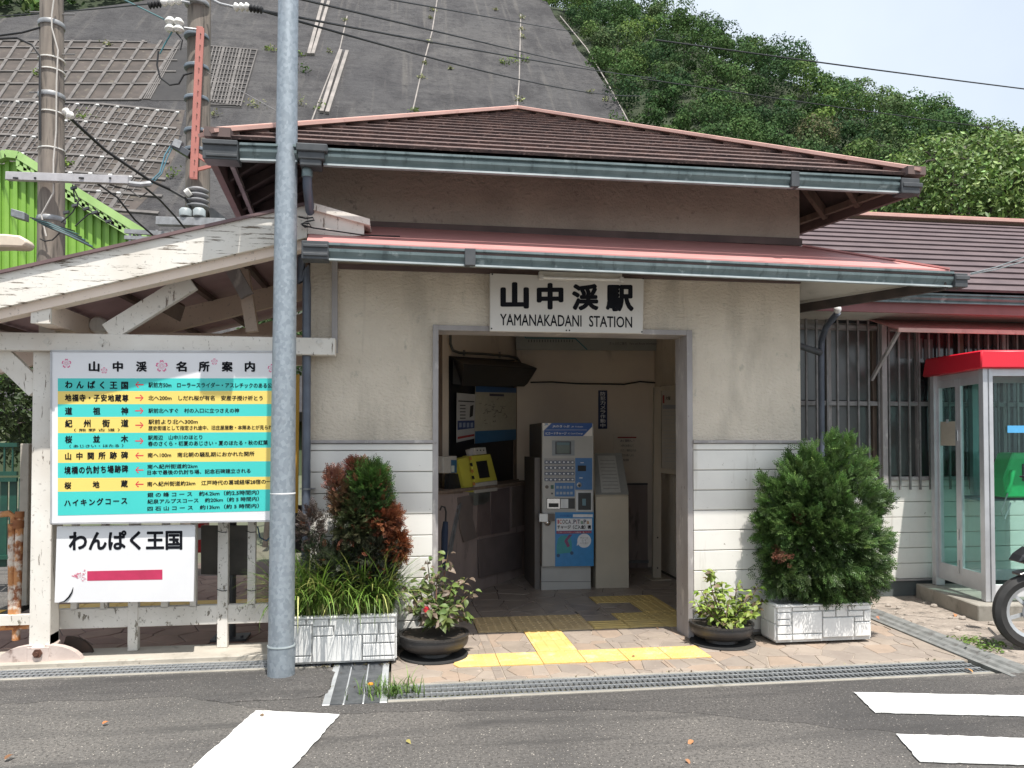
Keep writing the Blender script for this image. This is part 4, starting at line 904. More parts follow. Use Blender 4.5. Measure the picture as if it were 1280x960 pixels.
for x, y in ((278,664),(278,737),(314,664),(314,737)): MB().tube([fz(x-6.5,y)+Vector((0,-.012,.004)), fz(x,y+1.2)+Vector((0,-.014,0)), fz(x+6.5,y+.6)+Vector((0,-.012,0))], .003, 5).build('wire_tie', M['black'], pf)
# ---- grey panel on a post behind the fence, with extinguisher box
gp_ = thing('panel_post', 'dark grey metal panel on a post behind the picket fence', 'sign', (-1.35,6.1,0))
MB().prism([YP(x,y,6.05) for x, y in ((251,657),(313,657),(313,719),(251,718))], (0,.03,0)).build('panel', pbr('grimy_panel', (.115,.11,.10), (.06,.058,.054), .4, .3, ns=3), gp_, bevel=.003, smooth=0)
q = YP(289,740,6.12); MB().tube([(q.x,6.12,.01),(q.x,6.12,1.2)], .036, 16).build('post', M['dark_metal'], gp_)
MB().box(q.x-.13,6.02,0,q.x+.13,6.22,.018).build('base_plate', M['dark_metal'], gp_, bevel=.003, smooth=0)
for dx in (-.09,.09): MB().lathe([(.012,.018),(.012,.034)], (q.x+dx,6.07,0), 6).build('bolt', M['dark_metal'], gp_, smooth=0)
ex = thing('extinguisher_box', 'red and white box seen beside the grey panel', 'box', YP(250,690,6.5))
MB().prism([YP(x,y,6.5) for x, y in ((246,655),(255,655),(255,691),(246,691))], (0,.18,0)).build('case', flat('red_case', (.55,.02,.03), .35), ex, bevel=.006, smooth=0)
MB().prism([YP(x,y,6.49) for x, y in ((247,660),(254,660),(254,674),(247,675))], (0,.008,0)).build('label_plate', M['board_w'] if 'board_w' in M else flat('pale_plate', (.6,.6,.6)), ex, smooth=0)
MB().tube([YP(x,y,6.3) for x, y in ((322,658),(325,672),(333,676),(341,668),(346,658))], .006, 6).build('blue_cable', flat('blue_hose', (.10,.22,.40), .4), label='loop of blue cable hanging beside the steel pole', cat='cable')
MB().box(-.95,6.75,.55,-.72,6.82,.95).build('meter_box', M['black'], label='dark box low on the shelter rear post behind the pole', cat='box')

# ---- rusty pipe barrier on the far left
rb = thing('rusty_barrier', 'orange rusted pipe barrier left of the white shelter post', 'barrier', G(20,795))
rust = pbr('flaking_rust_paint', (.66,.58,.50), (.50,.23,.09), .75, ns=9, lo=.42, hi=.50, bump=.4, bs=60, stains=(((.24,.08,.03), 12, .50, .60, (1,1,1)),))
RY = 5.95
def rq(x, y): return YP(x,y,RY)
MB().tube([rq(14.5,655), rq(14.5,783)], .023, 14).build('upright', rust, rb)
MB().tube([rq(25,640), rq(20,800)], .026, 14).build('upright', rust, rb)
MB().tube([rq(-60,648), rq(12,642), rq(17,646), rq(17,654)], .022, 14).build('top_rail', rust, rb)
MB().tube([rq(-60,788), rq(40,782)], .022, 14).build('lower_rail', rust, rb)
for y in (655,775): MB().lathe([(.033,-.03),(.036,-.02),(.036,.02),(.033,.03)], rq(23,y), 14).build('collar', pbr('deep_rust', (.20,.07,.03), (.32,.13,.05), .85, ns=15, bump=.5, bs=60) if 'drust' not in M else M['drust'], rb); M['drust'] = bpy.data.materials['deep_rust']
MB().lathe([(.03,-.02),(.03,.02)], rq(24.5,643), 14).build('cap', M['drust'], rb)
# beam off the barrier to the shelter post
MB().box(-3.35,5.9,.20,-2.45,5.95,.27).build('low_rail', M['white_fence'], sh, smooth=0)
# ---- far left background: wall pier, green mesh fence, gutter of green, dark planting
pr_ = YP(25,560,7.6); MB().box(pr_.x,7.6,0,YP(36.5,560,7.6).x,7.9,pr_.z+.04).build('wall_pier', M['plinth'], label='pale concrete pier behind the white shelter post', cat='pillar', bevel=.006)
gf = thing('green_fence', 'dark green barred fence on the far left', 'fence', (-4.6,8.2,0))
grn = pbr('dark_green_paint', (.012,.075,.05), (.01,.055,.04), .45, ns=10)
GY_ = 8.2; za = YP(0,556,GY_).z; zb_ = YP(0,592,GY_).z; zc = YP(0,697,GY_).z
for z in (za, zb_, zb_-.06, zc): MB().box(-8,GY_,z-.02,-3.75,GY_+.04,z+.02).build('rail', grn, gf, smooth=0)
x = -8
while x < -3.75:
    MB().box(x,GY_+.01,zb_,x+.014,GY_+.03,za).build('bar', grn, gf, smooth=0); x += .075
x = -8
while x < -3.75:
    MB().box(x,GY_+.05,zc-.1,x+.065,GY_+.07,zb_-.05).build('slat', grn, gf, smooth=0); x += .085
MB().box(-30,7.3,.0025,-3.45,7.42,.006).build('edge_line', pbr('yellow_road_line', (.62,.38,.06), (.5,.3,.06), .7), kind='structure', smooth=0)
# ================================================================== HALL FURNITURE
tm = thing('ticket_machine', 'grey and blue ticket vending machine in the middle of the hall', 'ticket machine', (1.66,7.64,0))
mg = pbr('machine_grey', (.46,.46,.44), (.40,.40,.385), .4, ns=3); ms = flat('machine_side', (.13,.115,.105), .5); mblue = flat('machine_blue', (.07,.19,.42), .4); mdk = flat('machine_dark', (.05,.055,.06), .35)
MYF = 7.60
def ma(x, y): return 660+x/6.857, 520+y/6.857
def mb8(x, y): return 660+x/8, 630+y/8
def mp(Y, pts, th, name, m, parent=tm, cv=ma, **k): return MB().prism([YP(*cv(x,y),Y) for x, y in pts], (0,th,0)).build(name, m, parent, smooth=0, **k)
def rect(x0, y0, x1, y1): return ((x0,y0),(x1,y0),(x1,y1),(x0,y1))
zt1 = YP(*ma(300,60),MYF).z; zc1 = YP(*mb8(300,625),MYF).z
xl, xr = YP(*ma(122,400),MYF).x, YP(*ma(562,400),MYF).x
MB().box(xl,MYF,zc1,xr,8.35,zt1).build('cabinet', mg, tm, bevel=.004, smooth=0)
MB().box(xl-.004,MYF+.03,zc1+.0,xl-.0,8.35,zt1).build('side_panel', ms, tm, smooth=0)
MB().box(xl+.0,MYF+.05,0,xr-.02,8.35,zc1).build('plinth_unit', mg, tm, smooth=0)
MB().box(xl-.06,MYF+.10,0,xl-.004,8.35,zt1-.35).build('side_housing', ms, tm, smooth=0)
mp(MYF+.048, ((130,775),(636,775),(636,779),(130,779)), .003, 'plinth_seam', mdk, cv=mb8)
mp(MYF-.003, ((205,60),(550,60),(550,90),(470,172),(138,172),(138,125)), .003, 'blue_header', flat('royal_blue_print', (.025,.09,.32), .4))
mp(MYF-.003, ((126,60),(200,60),(126,130)), .003, 'header_corner', M['siding']); mp(MYF-.003, ((550,95),(550,172),(475,172)), .003, 'header_corner', M['siding'])
mp(MYF-.005, rect(150,118,505,121), .002, 'header_line', flat('pale_line', (.5,.55,.65)))
wt = flat('white_lettering', (.75,.77,.80), .5)
def mt(s, x0, y0, x1, y1, m=None, cv=ma, Y=MYF-.0035, bold=0, par=tm): a, b_ = cv(x0,y0), cv(x1,y1); return pxtext(s, a[0], a[1], b_[0], b_[1], Y, m or wt, par, bold=bold)
mt('JRのきっぷ', 210, 78, 355, 102, bold=.02); mt('JR Tickets', 372, 86, 470, 100); mt('JR',140,62,175,84,mblue,bold=.02); mt('ICカードチャージ', 150, 137, 330, 162, bold=.02); mt('IC Card Charge', 342, 144, 470, 160)
mp(MYF-.003, rect(205,208,400,340), .003, 'screen_surround', flat('surround_grey', (.27,.30,.32), .4))
mp(MYF-.008, rect(235,218,370,328), .006, 'screen_bezel', mdk); mp(MYF-.010, rect(247,250,356,318), .003, 'screen', flat('lcd_green', (.11,.14,.115), .2)); mp(MYF-.010, rect(247,226,356,249), .003, 'screen_bar', flat('lcd_bar', (.09,.16,.18), .2))
mp(MYF-.003, rect(140,362,400,560), .002, 'key_plate', flat('key_plate', (.36,.36,.36)))
kb = flat('key_blue', (.07,.10,.17), .4)
for r, y in enumerate((383,432,482,533)):
    for k in range(7):
        x = 143+k*37; o = mp(MYF-.008, rect(x,y,x+32,y+25), .006, 'key', kb); mp(MYF-.009, rect(x+8,y+6,x+25,y+19), .002, 'key_legend', wt, o)
mp(MYF-.003, rect(405,360,550,632), .003, 'blue_panel', mblue); mp(MYF-.012, rect(428,425,497,472), .01, 'note_slot', M['black']); mp(MYF-.003, rect(230,572,400,690), .003, 'blue_panel', mblue)
mp(MYF-.0035, rect(450,398,478,403), .001, 'mark', wt); mp(MYF-.0035, rect(440,528,468,534), .001, 'mark', wt)
for r, y in enumerate((600,650)):
    for k in range(5 if r == 0 else 5): mp(MYF-.008, rect(243+k*30,y,263+k*30,y+22), .006, 'key', flat('pale_key', (.35,.42,.5)) if 'pk' not in M else M['pk']); M['pk'] = bpy.data.materials['pale_key']
mp(MYF-.006, rect(195,592,220,625), .004, 'green_button', flat('green_button', (.05,.13,.10), .4))
for (x, y, r, m_) in ((162,608,15,ms),(205,664,8,mdk),(438,590,22,M['chrome']),(438,596,12,mdk)):
    q = YP(*ma(x,y),MYF-.004); MB().lathe([(r/6.857/125,-.004-(.004 if m_ is mdk else 0)),(r/6.857/125,.003)], q, 16, 'Y').build('dial', m_, tm)
mp(MYF-.003, rect(160,705,402,795), .003, 'tray_recess', mdk)
mp(MYF-.016, rect(163,708,275,795), .014, 'tray_plate', M['chrome'], bevel=.002); mp(MYF-.018, rect(178,748,262,782), .004, 'tray_slot', M['black']); mp(MYF-.012, rect(280,712,345,790), .010, 'tray_cover', M['alu'])
mp(MYF-.003, rect(412,645,552,815), .003, 'coin_frame', M['alu']); mp(MYF-.006, rect(430,658,540,805), .004, 'coin_recess', mdk); mp(MYF-.012, rect(466,710,496,768), .008, 'coin_light', flat('pale_blue_plastic', (.16,.28,.34), .3))
mp(MYF-.05, rect(112,96,200,180), .05, 'card_holder', M['alu'], cv=mb8, bevel=.003); mp(MYF-.045, rect(200,100,268,170), .045, 'card_holder', ms, cv=mb8)
q = YP(*mb8(197,188),MYF-.03); MB().lathe([(.0,-.016),(.016,-.012),(.03,0),(.03,.01)], q, 14, 'Y').build('lock', M['chrome'], tm)
# poster on the machine
pc = flat('poster_blue', (.045,.25,.55), .35)
mp(MYF-.006, ((272,82),(657,82),(657,620),(272,625)), .004, 'poster', pc, cv=mb8)
mp(MYF-.0075, ((450,103),(648,103),(648,132),(450,132)), .001, 'poster_strip', wt, cv=mb8); mt('ご利用案内', 290, 106, 440, 130, flat('poster_lettering_blue', (.03,.12,.4)), cv=mb8, Y=MYF-.008)
mp(MYF-.0075, ((285,145),(640,145),(640,262),(285,268)), .001, 'poster_title_panel', wt, cv=mb8)
cols_ = [('I',(.5,.03,.06)),('C',(.5,.10,.04)),('O',(.05,.05,.06)),('C',(.05,.05,.06)),('A',(.04,.04,.1)),('.',(.04,.04,.05)),('P',(.04,.04,.1)),('i',(.4,.05,.05)),('T',(.04,.04,.1)),('a',(.04,.2,.1)),('P',(.04,.04,.1)),('a',(.4,.2,.04))]
xx = 295
for ch, c in cols_:
    wch = {'I':18,'i':10,'.':8,'T':32}.get(ch, 30); lowc = ch in 'a'
    if ch == '.': xx += 5; mt(ch, xx, 190, xx+8, 198, flat('poster_ink', c), cv=mb8, Y=MYF-.0086); xx += 16; continue
    mt(ch, xx, 168 if lowc else 156, xx+wch-5, 198, flat('poster_ink', c), cv=mb8, Y=MYF-.0086, bold=.02); xx += wch
mt('チャージ（ご入金）機', 292, 210, 630, 250, M['ink'], cv=mb8, Y=MYF-.0086, bold=.035)
mp(MYF-.0085, ((285,272),(635,268),(635,292),(285,297)), .001, 'poster_red_strip', flat('poster_crimson', (.30,.02,.07)), cv=mb8); mt('ご利用いただけるカードは裏面をご覧ください', 292, 275, 628, 290, cv=mb8, Y=MYF-.0090)
q = YP(*mb8(562,367),MYF-.008); MB().lathe([(.071,-.001),(.071,.0005)], q, 28, 'Y').build('speech_bubble', wt, tm); mp(MYF-.0082, ((492,385),(510,400),(488,418)), .001, 'speech_bubble', wt, cv=mb8)
for i, (s, x0, x1) in enumerate((('チャージ',522,600),('して',540,585),('ください',525,602))): mt(s, x0, 330+i*26, x1, 348+i*26, M['ink'], cv=mb8, Y=MYF-.0097)
# plain card-on-wheels picture in teal and crimson
pt = flat('poster_teal', (.05,.30,.33)); pcr = flat('poster_plum', (.22,.07,.17))
mp(MYF-.0085, ((300,345),(330,318),(380,315),(425,330),(440,400),(435,485),(290,500),(285,430)), .001, 'poster_shape', pt, cv=mb8)
mp(MYF-.0090, ((410,305),(445,305),(395,365),(420,420),(395,435),(362,370)), .001, 'poster_shape', pcr, cv=mb8)
for x, y in ((303,515),(438,490)): q = YP(*mb8(x,y),MYF-.009); MB().lathe([(.018,-.001),(.018,.0)], q, 16, 'Y').build('poster_wheel', flat('poster_slate', (.04,.10,.2)), tm)

# ---- leaflet desk
ds = thing('leaflet_desk', 'beige slope-topped desk right of the ticket machine', 'desk', (2.12,7.68,0))
DY = 7.66; bg_ = pbr('beige_desk', (.52,.47,.38), (.46,.42,.34), .5, ns=3)
a, b_ = YP(744.5,621,DY), YP(786,735,DY); zt2 = YP(744,566,8.05).z; bx = YP(785.5,622,DY).x
MB().add([(a.x,DY,0),(b_.x,DY,0),(bx,DY,a.z),(a.x,DY,a.z),(a.x,8.15,0),(b_.x,8.15,0),(bx,8.15,zt2),(a.x,8.15,zt2)], [(0,1,2,3),(5,4,7,6),(4,0,3,7),(1,5,6,2),(3,2,6,7),(4,5,1,0)]).build('desk_body', bg_, ds, smooth=0)
tl_, tr_, br__, bl__ = Vector((a.x+.10,8.08,zt2-.02)), Vector((bx-.06,8.08,zt2-.02)), Vector((bx-.06,7.72,a.z+.055)), Vector((a.x+.07,7.72,a.z+.055))
nn_ = (tr_-tl_).cross(bl__-tl_).normalized(); nn_ = nn_ if nn_.z > 0 else -nn_
for v in (): pass
base_n = (Vector((bx,DY,a.z))-Vector((a.x,DY,a.z))).cross(Vector((a.x,8.15,zt2))-Vector((a.x,DY,a.z))).normalized()
def desk_pt(x, y, off): return HIT(x, y, Vector((a.x,DY,a.z))+base_n*off, base_n)
MB().prism([desk_pt(x,y,.006) for x, y in ((744,567),(777,566),(786,618),(744,618))], -base_n*.004).build('slope_panel', flat('slope_grey', (.30,.31,.30), .35), ds, smooth=0)
MB().prism([desk_pt(x,y,.010) for x, y in ((747,569.5),(769,569.5),(776,615.5),(752,615.5))], -base_n*.003).build('notice_sheet', flat('notice_sheet', (.50,.51,.49), .4), ds, smooth=0)
for k in range(9): y = 575+k*4.4; MB().prism([desk_pt(x,yy,.0115) for x, yy in ((750+k*.5,y),(768+k*.7,y),(768+k*.7,y+.8),(750+k*.5,y+.8))], -base_n*.001).build('print_line', flat('faint_print', (.30,.31,.30)) if 'fp' not in M else M['fp'], ds, smooth=0); M['fp'] = bpy.data.materials['faint_print']
# ---- camera notice strip
vs_ = thing('camera_notice', 'narrow dark blue vertical notice strip on the hall back wall', 'sign', YP(753,512,8.84))
MB().prism([YP(x,y,8.84) for x, y in ((748,488),(759,488),(759,536),(748,536))], (0,.01,0)).build('strip', flat('navy_print', (.015,.03,.10), .4), vs_, smooth=0)
for i, ch in enumerate('防犯カメラ作動中'): pxtext(ch, 750.3, 489.7+i*5.65, 756.7, 494.7+i*5.65, 8.838, wt, vs_, bold=.02, n=4)
# ---- small red-topped notice
nt_ = thing('wall_notice', 'faded notice with a red bar on the hall back wall', 'notice', YP(784,560,8.845))
MB().prism([YP(x,y,8.85) for x, y in ((767,542),(800,542),(800,590),(767,590))], (0,.006,0)).build('sheet', pbr('faded_sheet', (.66,.585,.49), (.60,.53,.44), .7), nt_, smooth=0)
MB().prism([YP(x,y,8.846) for x, y in ((772,546),(795.5,546),(795.5,547.6),(772,547.6))], (0,.003,0)).build('red_bar', flat('dull_red', (.30,.03,.03)), nt_, smooth=0)
for i, s in enumerate(('お願い','この場所に物を置かないで','ください。事故防止のため','ご協力をお願いします','阪和線')): pxtext(s, 775, 549.5+i*6, [793,792,795,792,786][i], 552.5+i*6, 8.845, M['dark_metal'], nt_)
# ---- route map
rmp = thing('route_map', 'pale route map board high on the hall back wall', 'map', YP(735,425,8.8))
MB().prism([YP(x,y,8.78) for x, y in ((645,396),(829,396),(829,438),(645,437))], (0,.03,0)).build('map_board', pbr('pale_map_board', (.36,.38,.37), (.33,.35,.34), .4), rmp, smooth=0)
tl2 = flat('teal_route_line', (.05,.22,.25)); q = [YP(x,y,8.775) for x, y in ((655,417),(657,422.5),(719,423),(734,437.2))]
for p_, q_ in zip(q[:-1], q[1:]): MB().bar(p_, q_, .004, .013, (0,0,1)).build('route_line', tl2, rmp, smooth=0)
for k in range(17): p_ = YP(661+k*3.4,424.5,8.774); MB().box(p_.x-.004,8.772,p_.z-.03,p_.x+.004,8.776,p_.z).build('station_tick', M['dark_metal'], rmp, smooth=0)
pxtext('きっぷのご案内　Fare and Route Information', 762, 427.5, 822, 431, 8.778, M['dark_metal'], rmp)
MB().prism([YP(x,y,8.7) for x, y in ((834,431),(860,428),(860,480),(833,480))], (0,.1,0)).build('teal_cabinet', flat('deep_teal', (.03,.12,.115), .5), label='dark teal box high in the right corner of the hall', cat='cabinet', smooth=0)
# ---- framed bulletin stand
bs_ = thing('bulletin_stand', 'pale framed bulletin board on legs at the right side of the hall', 'notice board', (2.75,8.0,0))
SYB = 8.1
def bp_(pts, Y, th, name, m, par=bs_): return MB().prism([YP(x,y,Y) for x, y in pts], (0,th,0)).build(name, m, par, smooth=0)
cw_ = pbr('pale_stand_wood', (.40,.35,.28), (.34,.30,.24), .6, ns=5, stretch=(3,3,.5))
bp_(((818,484),(826.5,484),(826.5,722),(816.5,722)), SYB, .05, 'stand_leg', cw_); bp_(((826.5,482),(880,481),(880,487),(826.5,488)), SYB, .045, 'top_rail', cw_)
bp_(((826.5,585),(880,592),(880,598),(826.5,591)), SYB, .045, 'bottom_rail', cw_); bp_(((827,488),(880,487),(880,592),(827,585)), SYB+.02, .01, 'poster_sheet', pbr('poster_paper', (.36,.33,.29), (.33,.30,.26), .6))
bp_(((828.5,494),(830.5,494),(830.5,504),(828.5,504)), SYB+.016, .003, 'red_mark', flat('dull_red_mark', (.25,.03,.03)))
pxtext('大阪', 832, 495.5, 838, 500, SYB+.016, M['black'], bs_, bold=.03); bp_(((828.5,506),(850,506),(850,511),(828.5,511)), SYB+.016, .003, 'grey_strip', flat('strip_grey', (.22,.23,.25)))
for k in range(14): bp_(((829,514+k*4.8),(850,514+k*4.8),(850,514.8+k*4.8),(829,514.8+k*4.8)), SYB+.017, .002, 'print_line', M['fp'])
q = YP(821,722,SYB); MB().box(q.x-.10,SYB-.12,0,q.x+.12,SYB+.17,.012).build('foot_plate', cw_, bs_, smooth=0)
for y in (672,710): q = YP(822,y,SYB-.002); MB().lathe([(.009,-.003),(.009,.001)], q, 8, 'Y').build('bolt', M['black'], bs_)
q2 = YP(880,722,SYB); MB().box(q2.x-.04,SYB,0,q2.x,SYB+.05,YP(880,484,SYB).z).build('stand_leg', cw_, bs_, smooth=0)

# ---- posters in the ticket window
def wposter(name, label, quad, th, m): 
    t = thing(name, label, 'poster', wq(quad[0][0], quad[0][1], .05)); wprism(quad, .05, .006).build('sheet', m, t, smooth=0); return t
def wp_(t, quad, off, name, m): return wprism(quad, off, .001).build(name, m, t, smooth=0)
pa = wposter('window_poster', 'narrow white poster with a dark blue band at the left of the ticket window', ((571.5,491),(594,493),(593,548),(571,553)), .006, flat('poster_white', (.42,.42,.42)))
wp_(pa, ((572,526),(593,525.5),(593,535),(572,537.5)), .052, 'blue_band', flat('navy_band', (.02,.04,.14)))
wp_(pa, ((572,546),(593,542.5),(593,545),(572,549)), .052, 'red_band', flat('red_band', (.30,.03,.03))); wp_(pa, ((573,500.5),(593,501.5),(593,503),(573,502)), .052, 'heading_bar', M['black'])
wp_(pa, ((588,507.5),(592,506),(591,520),(587,522)), .052, 'picture', M['black'])
for k in range(5): wp_(pa, ((575,506+k*4),(582,506+k*4),(582,507.5+k*4),(575,507.5+k*4)), .052, 'print_line', M['dark_metal'])
for k in range(4): wp_(pa, ((574+k*4.8,528.5),(577+k*4.8,528.3),(577+k*4.8,534),(574+k*4.8,534.3)), .053, 'picture', flat('pale_icon', (.25,.3,.4)) if 'pi' not in M else M['pi']); M['pi'] = bpy.data.materials['pale_icon']
pb_ = wposter('network_map', 'railway network map poster with blue bands in the ticket window', ((594.5,482.5),(645.5,485),(645,549.5),(593.5,554.5)), .006, flat('map_cream', (.40,.385,.31)))
wp_(pb_, ((594.5,482.5),(645.5,485),(645.5,491),(594.5,490)), .052, 'blue_band', flat('map_blue', (.03,.10,.25))); wp_(pb_, ((594,539),(645,536.5),(645,549.5),(593.5,554.5)), .052, 'blue_band', flat('map_blue_low', (.035,.13,.26)))
wp_(pb_, ((612,492),(630,492.8),(630,495.5),(612,495)), .052, 'title_bar', flat('map_ink', (.04,.04,.08)))
random.seed(3); mb = MB(); mk = M['dark_metal']
for k in range(46):
    x, y = random.gauss(618,9), random.gauss(515,8); dx, dy = random.choice(((5,.2),(3,2.5),(.3,4),(4,-2.5),(6,.3)))
    if 598 < x < 636 and 499 < y < 532: mb.tube([wq(x,y,.0535), wq(x+dx*.6,y+dy*.6,.0535)], .0022, 4)
mb.build('route_lines', mk, pb_, smooth=0)
# ---- yellow reader, white unit
yr = thing('card_reader', 'tilted yellow card reader with black screen on the counter', 'card reader', cq(595,614,.0))
def cpr(pts, off, th): return MB().prism([cq(x,y,off) for x, y in pts], -nrm*th)
yl_ = pbr('yellow_casing', (.50,.47,.06), (.44,.41,.06), .45, ns=4)
cpr(((589,570),(613,567.7),(621.7,600),(593,604)), .05, .10).build('casing', yl_, yr, bevel=.004, smooth=0)
cpr(((593,604.3),(621.7,600.3),(622,613.6),(594.7,616.6)), .05, .10).build('casing_base', M['siding'] if 0 else flat('reader_white', (.42,.40,.37), .5), yr, bevel=.003, smooth=0)
cpr(((595.5,577),(608.5,575.5),(612.5,596.5),(600,598)), .056, .006).build('screen', M['black'], yr, smooth=0)
cpr(((572,574.3),(586,570.6),(591,604),(592.5,615.8),(580.8,614.4)), .03, .06).build('side_plate', yl_, yr, smooth=0)
for k in range(5): y0 = 571+k*8; cpr(((586.5+k*1.1,y0),(589.0+k*1.1,y0-.5),(590.2+k*1.1,y0+3.6),(587.6+k*1.1,y0+4)), .054, .004).build('warning_stripe', M['black'] if k % 2 else flat('orange_stripe', (.45,.20,.05)), yr, smooth=0)
rs = thing('switch_box', 'small white box with three black buttons standing on the yellow reader', 'box', cq(600,568,.0))
cpr(((593.3,560.2),(607,559),(608.3,567.2),(594,568.6)), .04, .05).build('case', flat('pale_case', (.44,.43,.40), .5), rs, bevel=.002, smooth=0); cpr(((585,562.5),(593,560.4),(594,568.6),(587,570)), .02, .03).build('case_side', M['trim'], rs, smooth=0)
for k in range(3): q = cq(596.3+k*4,562.8,.041); MB().tube([q, q+nrm*.006], .007, 8).build('button', M['black'], rs)
wr = thing('white_reader', 'white terminal with a blue face on a black stand at the counter end', 'terminal', cq(562,614,0))
cpr(((554,570.5),(571,569.8),(571,591.5),(554,591.5)), .04, .09).build('case', flat('terminal_white', (.44,.42,.39), .5), wr, bevel=.005, smooth=0)
cpr(((564,575),(571,575),(571,591),(564,591)), .043, .004).build('face', flat('terminal_blue', (.03,.11,.20), .4), wr, smooth=0)
cpr(((564.5,582),(568,582),(568,590),(564.5,590)), .046, .003).build('mark', flat('terminal_mark', (.5,.55,.5)), wr, smooth=0)
cpr(((562,592),(574,592),(577,612),(561,613)), .0, .05).build('stand', M['black'], wr, smooth=0); cpr(((558,612),(579,611),(579,617),(558,618)), .03, .09).build('stand_foot', M['wood_brown'], wr, bevel=.004, smooth=0)
um = thing('umbrella', 'furled navy umbrella hanging below the counter end by the door jamb', 'umbrella', YP(557,700,6.6))
MB().tube([YP(557,652,6.6), YP(556,665,6.6), YP(555,700,6.6), YP(555.5,712,6.6)], [.022,.03,.026,.008], 10).build('canopy', flat('navy_cloth', (.012,.025,.06), .8), um)
MB().tube([YP(557,652,6.6), YP(557.5,640,6.6), YP(556,634,6.6), YP(552,633,6.6), YP(550,638,6.6)], .008, 8).build('handle', M['black'], um)
# ================================================================== PHONE BOOTH (front parallel to the picture: turned by the camera yaw)
BA = Vector((math.cos(YAW), -math.sin(YAW), 0)); BD = Vector((math.sin(YAW), math.cos(YAW), 0))
bo = G(1236,752,.135)           # front left foot
fd = (bo-EP).dot(BD)
def bq(x, y, back=0.):          # sight line on the booth's front plane, or parallel planes behind it
    return HIT(x, y, EP+BD*(fd+back), BD)
def loc(p): d = p-bo; return Vector((d.dot(BA), d.dot(BD), p.z))
bth = thing('phone_booth', 'glass and aluminium telephone booth with bright red roof', 'phone booth', (bo.x,bo.y,0), rz=-YAW)
def fl_(x, y): q = loc(bq(x,y)); return q.x, q.z
AL = pbr('booth_aluminium', (.58,.59,.61), (.50,.51,.53), .35, .35, ns=6)
def lb_(x0, y0, z0, x1, y1, z1, name, m, par=bth, bevel=.002): return MB().box(x0,y0,z0,x1,y1,z1).build(name, m, par, local=True, bevel=bevel, smooth=0)
zr0 = fl_(1236,461)[1]; zr1 = fl_(1230,441)[1]; Wd, Dp = .98, .82
conc = MB().box(-.17,-.13,-.04,Wd+.2,Dp+.04,.13).build('booth_base', M['concrete'], bth, local=True, bevel=.008, smooth=0)
x1p = fl_(1241,600)[0]+.015
for x, y in ((0,0),(Wd-.05,0),(0,Dp-.05),(Wd-.05,Dp-.05)):
    lb_(x-.03,y-.01,.135,x+.055,y+.055,zr0+.01,'corner_post',AL)
    if (x, y) == (0, 0): lb_(.012,-.016,.135,.02,-.008,zr0,'post_groove',M['steel'])
# front frame
zp0 = fl_(1260,731)[1]; zp1 = fl_(1260,470)[1]
gl_ = glassmat('booth_glass', (.84,.95,.93), alpha=.97)
lb_(.055,.0,.175,Wd-.05,.03,zp0,'bottom_panel',flat('booth_white_panel', (.66,.67,.68), .4)); lb_(.055,.0,zp1,Wd-.05,.035,zr0,'top_rail',AL)
lb_(.055,.01,zp0,.062,.03,zp1,'glazing_bead',AL,bevel=0)
lb_(.062,.014,zp0,Wd-.05,.019,zp1,'glass_pane',gl_,bevel=0); lb_(.06,Dp-.03,.175,Wd-.05,Dp-.0,zp0,'bottom_panel',AL); lb_(.055,Dp-.03,zp1,Wd-.05,Dp,zr0,'top_rail',AL); lb_(.062,Dp-.02,zp0,Wd-.05,Dp-.015,zp1,'glass_pane',gl_,bevel=0)
lb_(Wd-.02,.05,zp0,Wd-.015,Dp-.05,zp1,'glass_pane',gl_,bevel=0); lb_(Wd-.03,.05,.175,Wd,Dp-.05,zp0,'bottom_panel',AL); lb_(Wd-.03,.05,zp1,Wd,Dp-.05,zr0,'top_rail',AL)
# left side: folding door in two leaves
ys = .42
for k, (y0, y1, bow0, bow1) in enumerate(((.055,ys-.0,0,.0),(ys,Dp-.05,.0,0))):
    nm = thing_door = None
    lf_ = lb_(.0,y0,.20,.028,y0+.04,zr0-.05,'door_stile',AL); lb_(.0,y1-.04,.20,.028,y1,zr0-.05,'door_stile',AL)
    lb_(.0,y0+.04,.20,.026,y1-.04,zp0+.08,'door_kick_panel',AL); lb_(.0,y0+.04,zr0-.12,.026,y1-.04,zr0-.05,'door_top_rail',AL)
    lb_(.011,y0+.04,zp0+.08,.016,y1-.04,zr0-.12,'door_glass',gl_,bevel=0)
lb_(-.01,ys-.006,1.50,.0,ys+.012,1.60,'door_hinge',M['chrome']); lb_(-.01,ys-.006,.60,.0,ys+.012,.70,'door_hinge',M['chrome']); lb_(-.01,ys-.006,.30,.0,ys+.012,.42,'door_hinge',M['chrome'])
lb_(-.0,.055,zr0-.05,.03,Dp-.05,zr0,'door_header',AL)
# paper on the door
pz0, pz1 = loc(bq(1188,557,.6)).z, loc(bq(1188,527,.6)).z
lb_(-.004,.46,pz0,-.001,.70,pz1,'paper_notice',flat('cream_paper', (.50,.46,.38), .7),bevel=0)
lb_(-.006,.56,pz1-.015,-.003,.60,pz1+.02,'clip',AL,bevel=0)
# red roof
rdm = pbr('red_roof_plastic', (.62,.012,.03), (.58,.012,.03), .32, ns=2)
rp0, rp1, e = zr0, zr1+.02, .055
MB().add([(-.075,-.055,rp0),(Wd+.06,-.055,rp0),(Wd+.06,Dp+.06,rp0),(-.075,Dp+.06,rp0),(-.055,-.035,rp1),(Wd+.04,-.035,rp1),(Wd+.04,Dp+.04,rp1+.02),(-.055,Dp+.04,rp1+.02)], [(3,2,1,0),(4,5,6,7),(0,1,5,4),(1,2,6,5),(2,3,7,6),(3,0,4,7)]).build('roof', rdm, bth, local=True, bevel=.012, smooth=40)
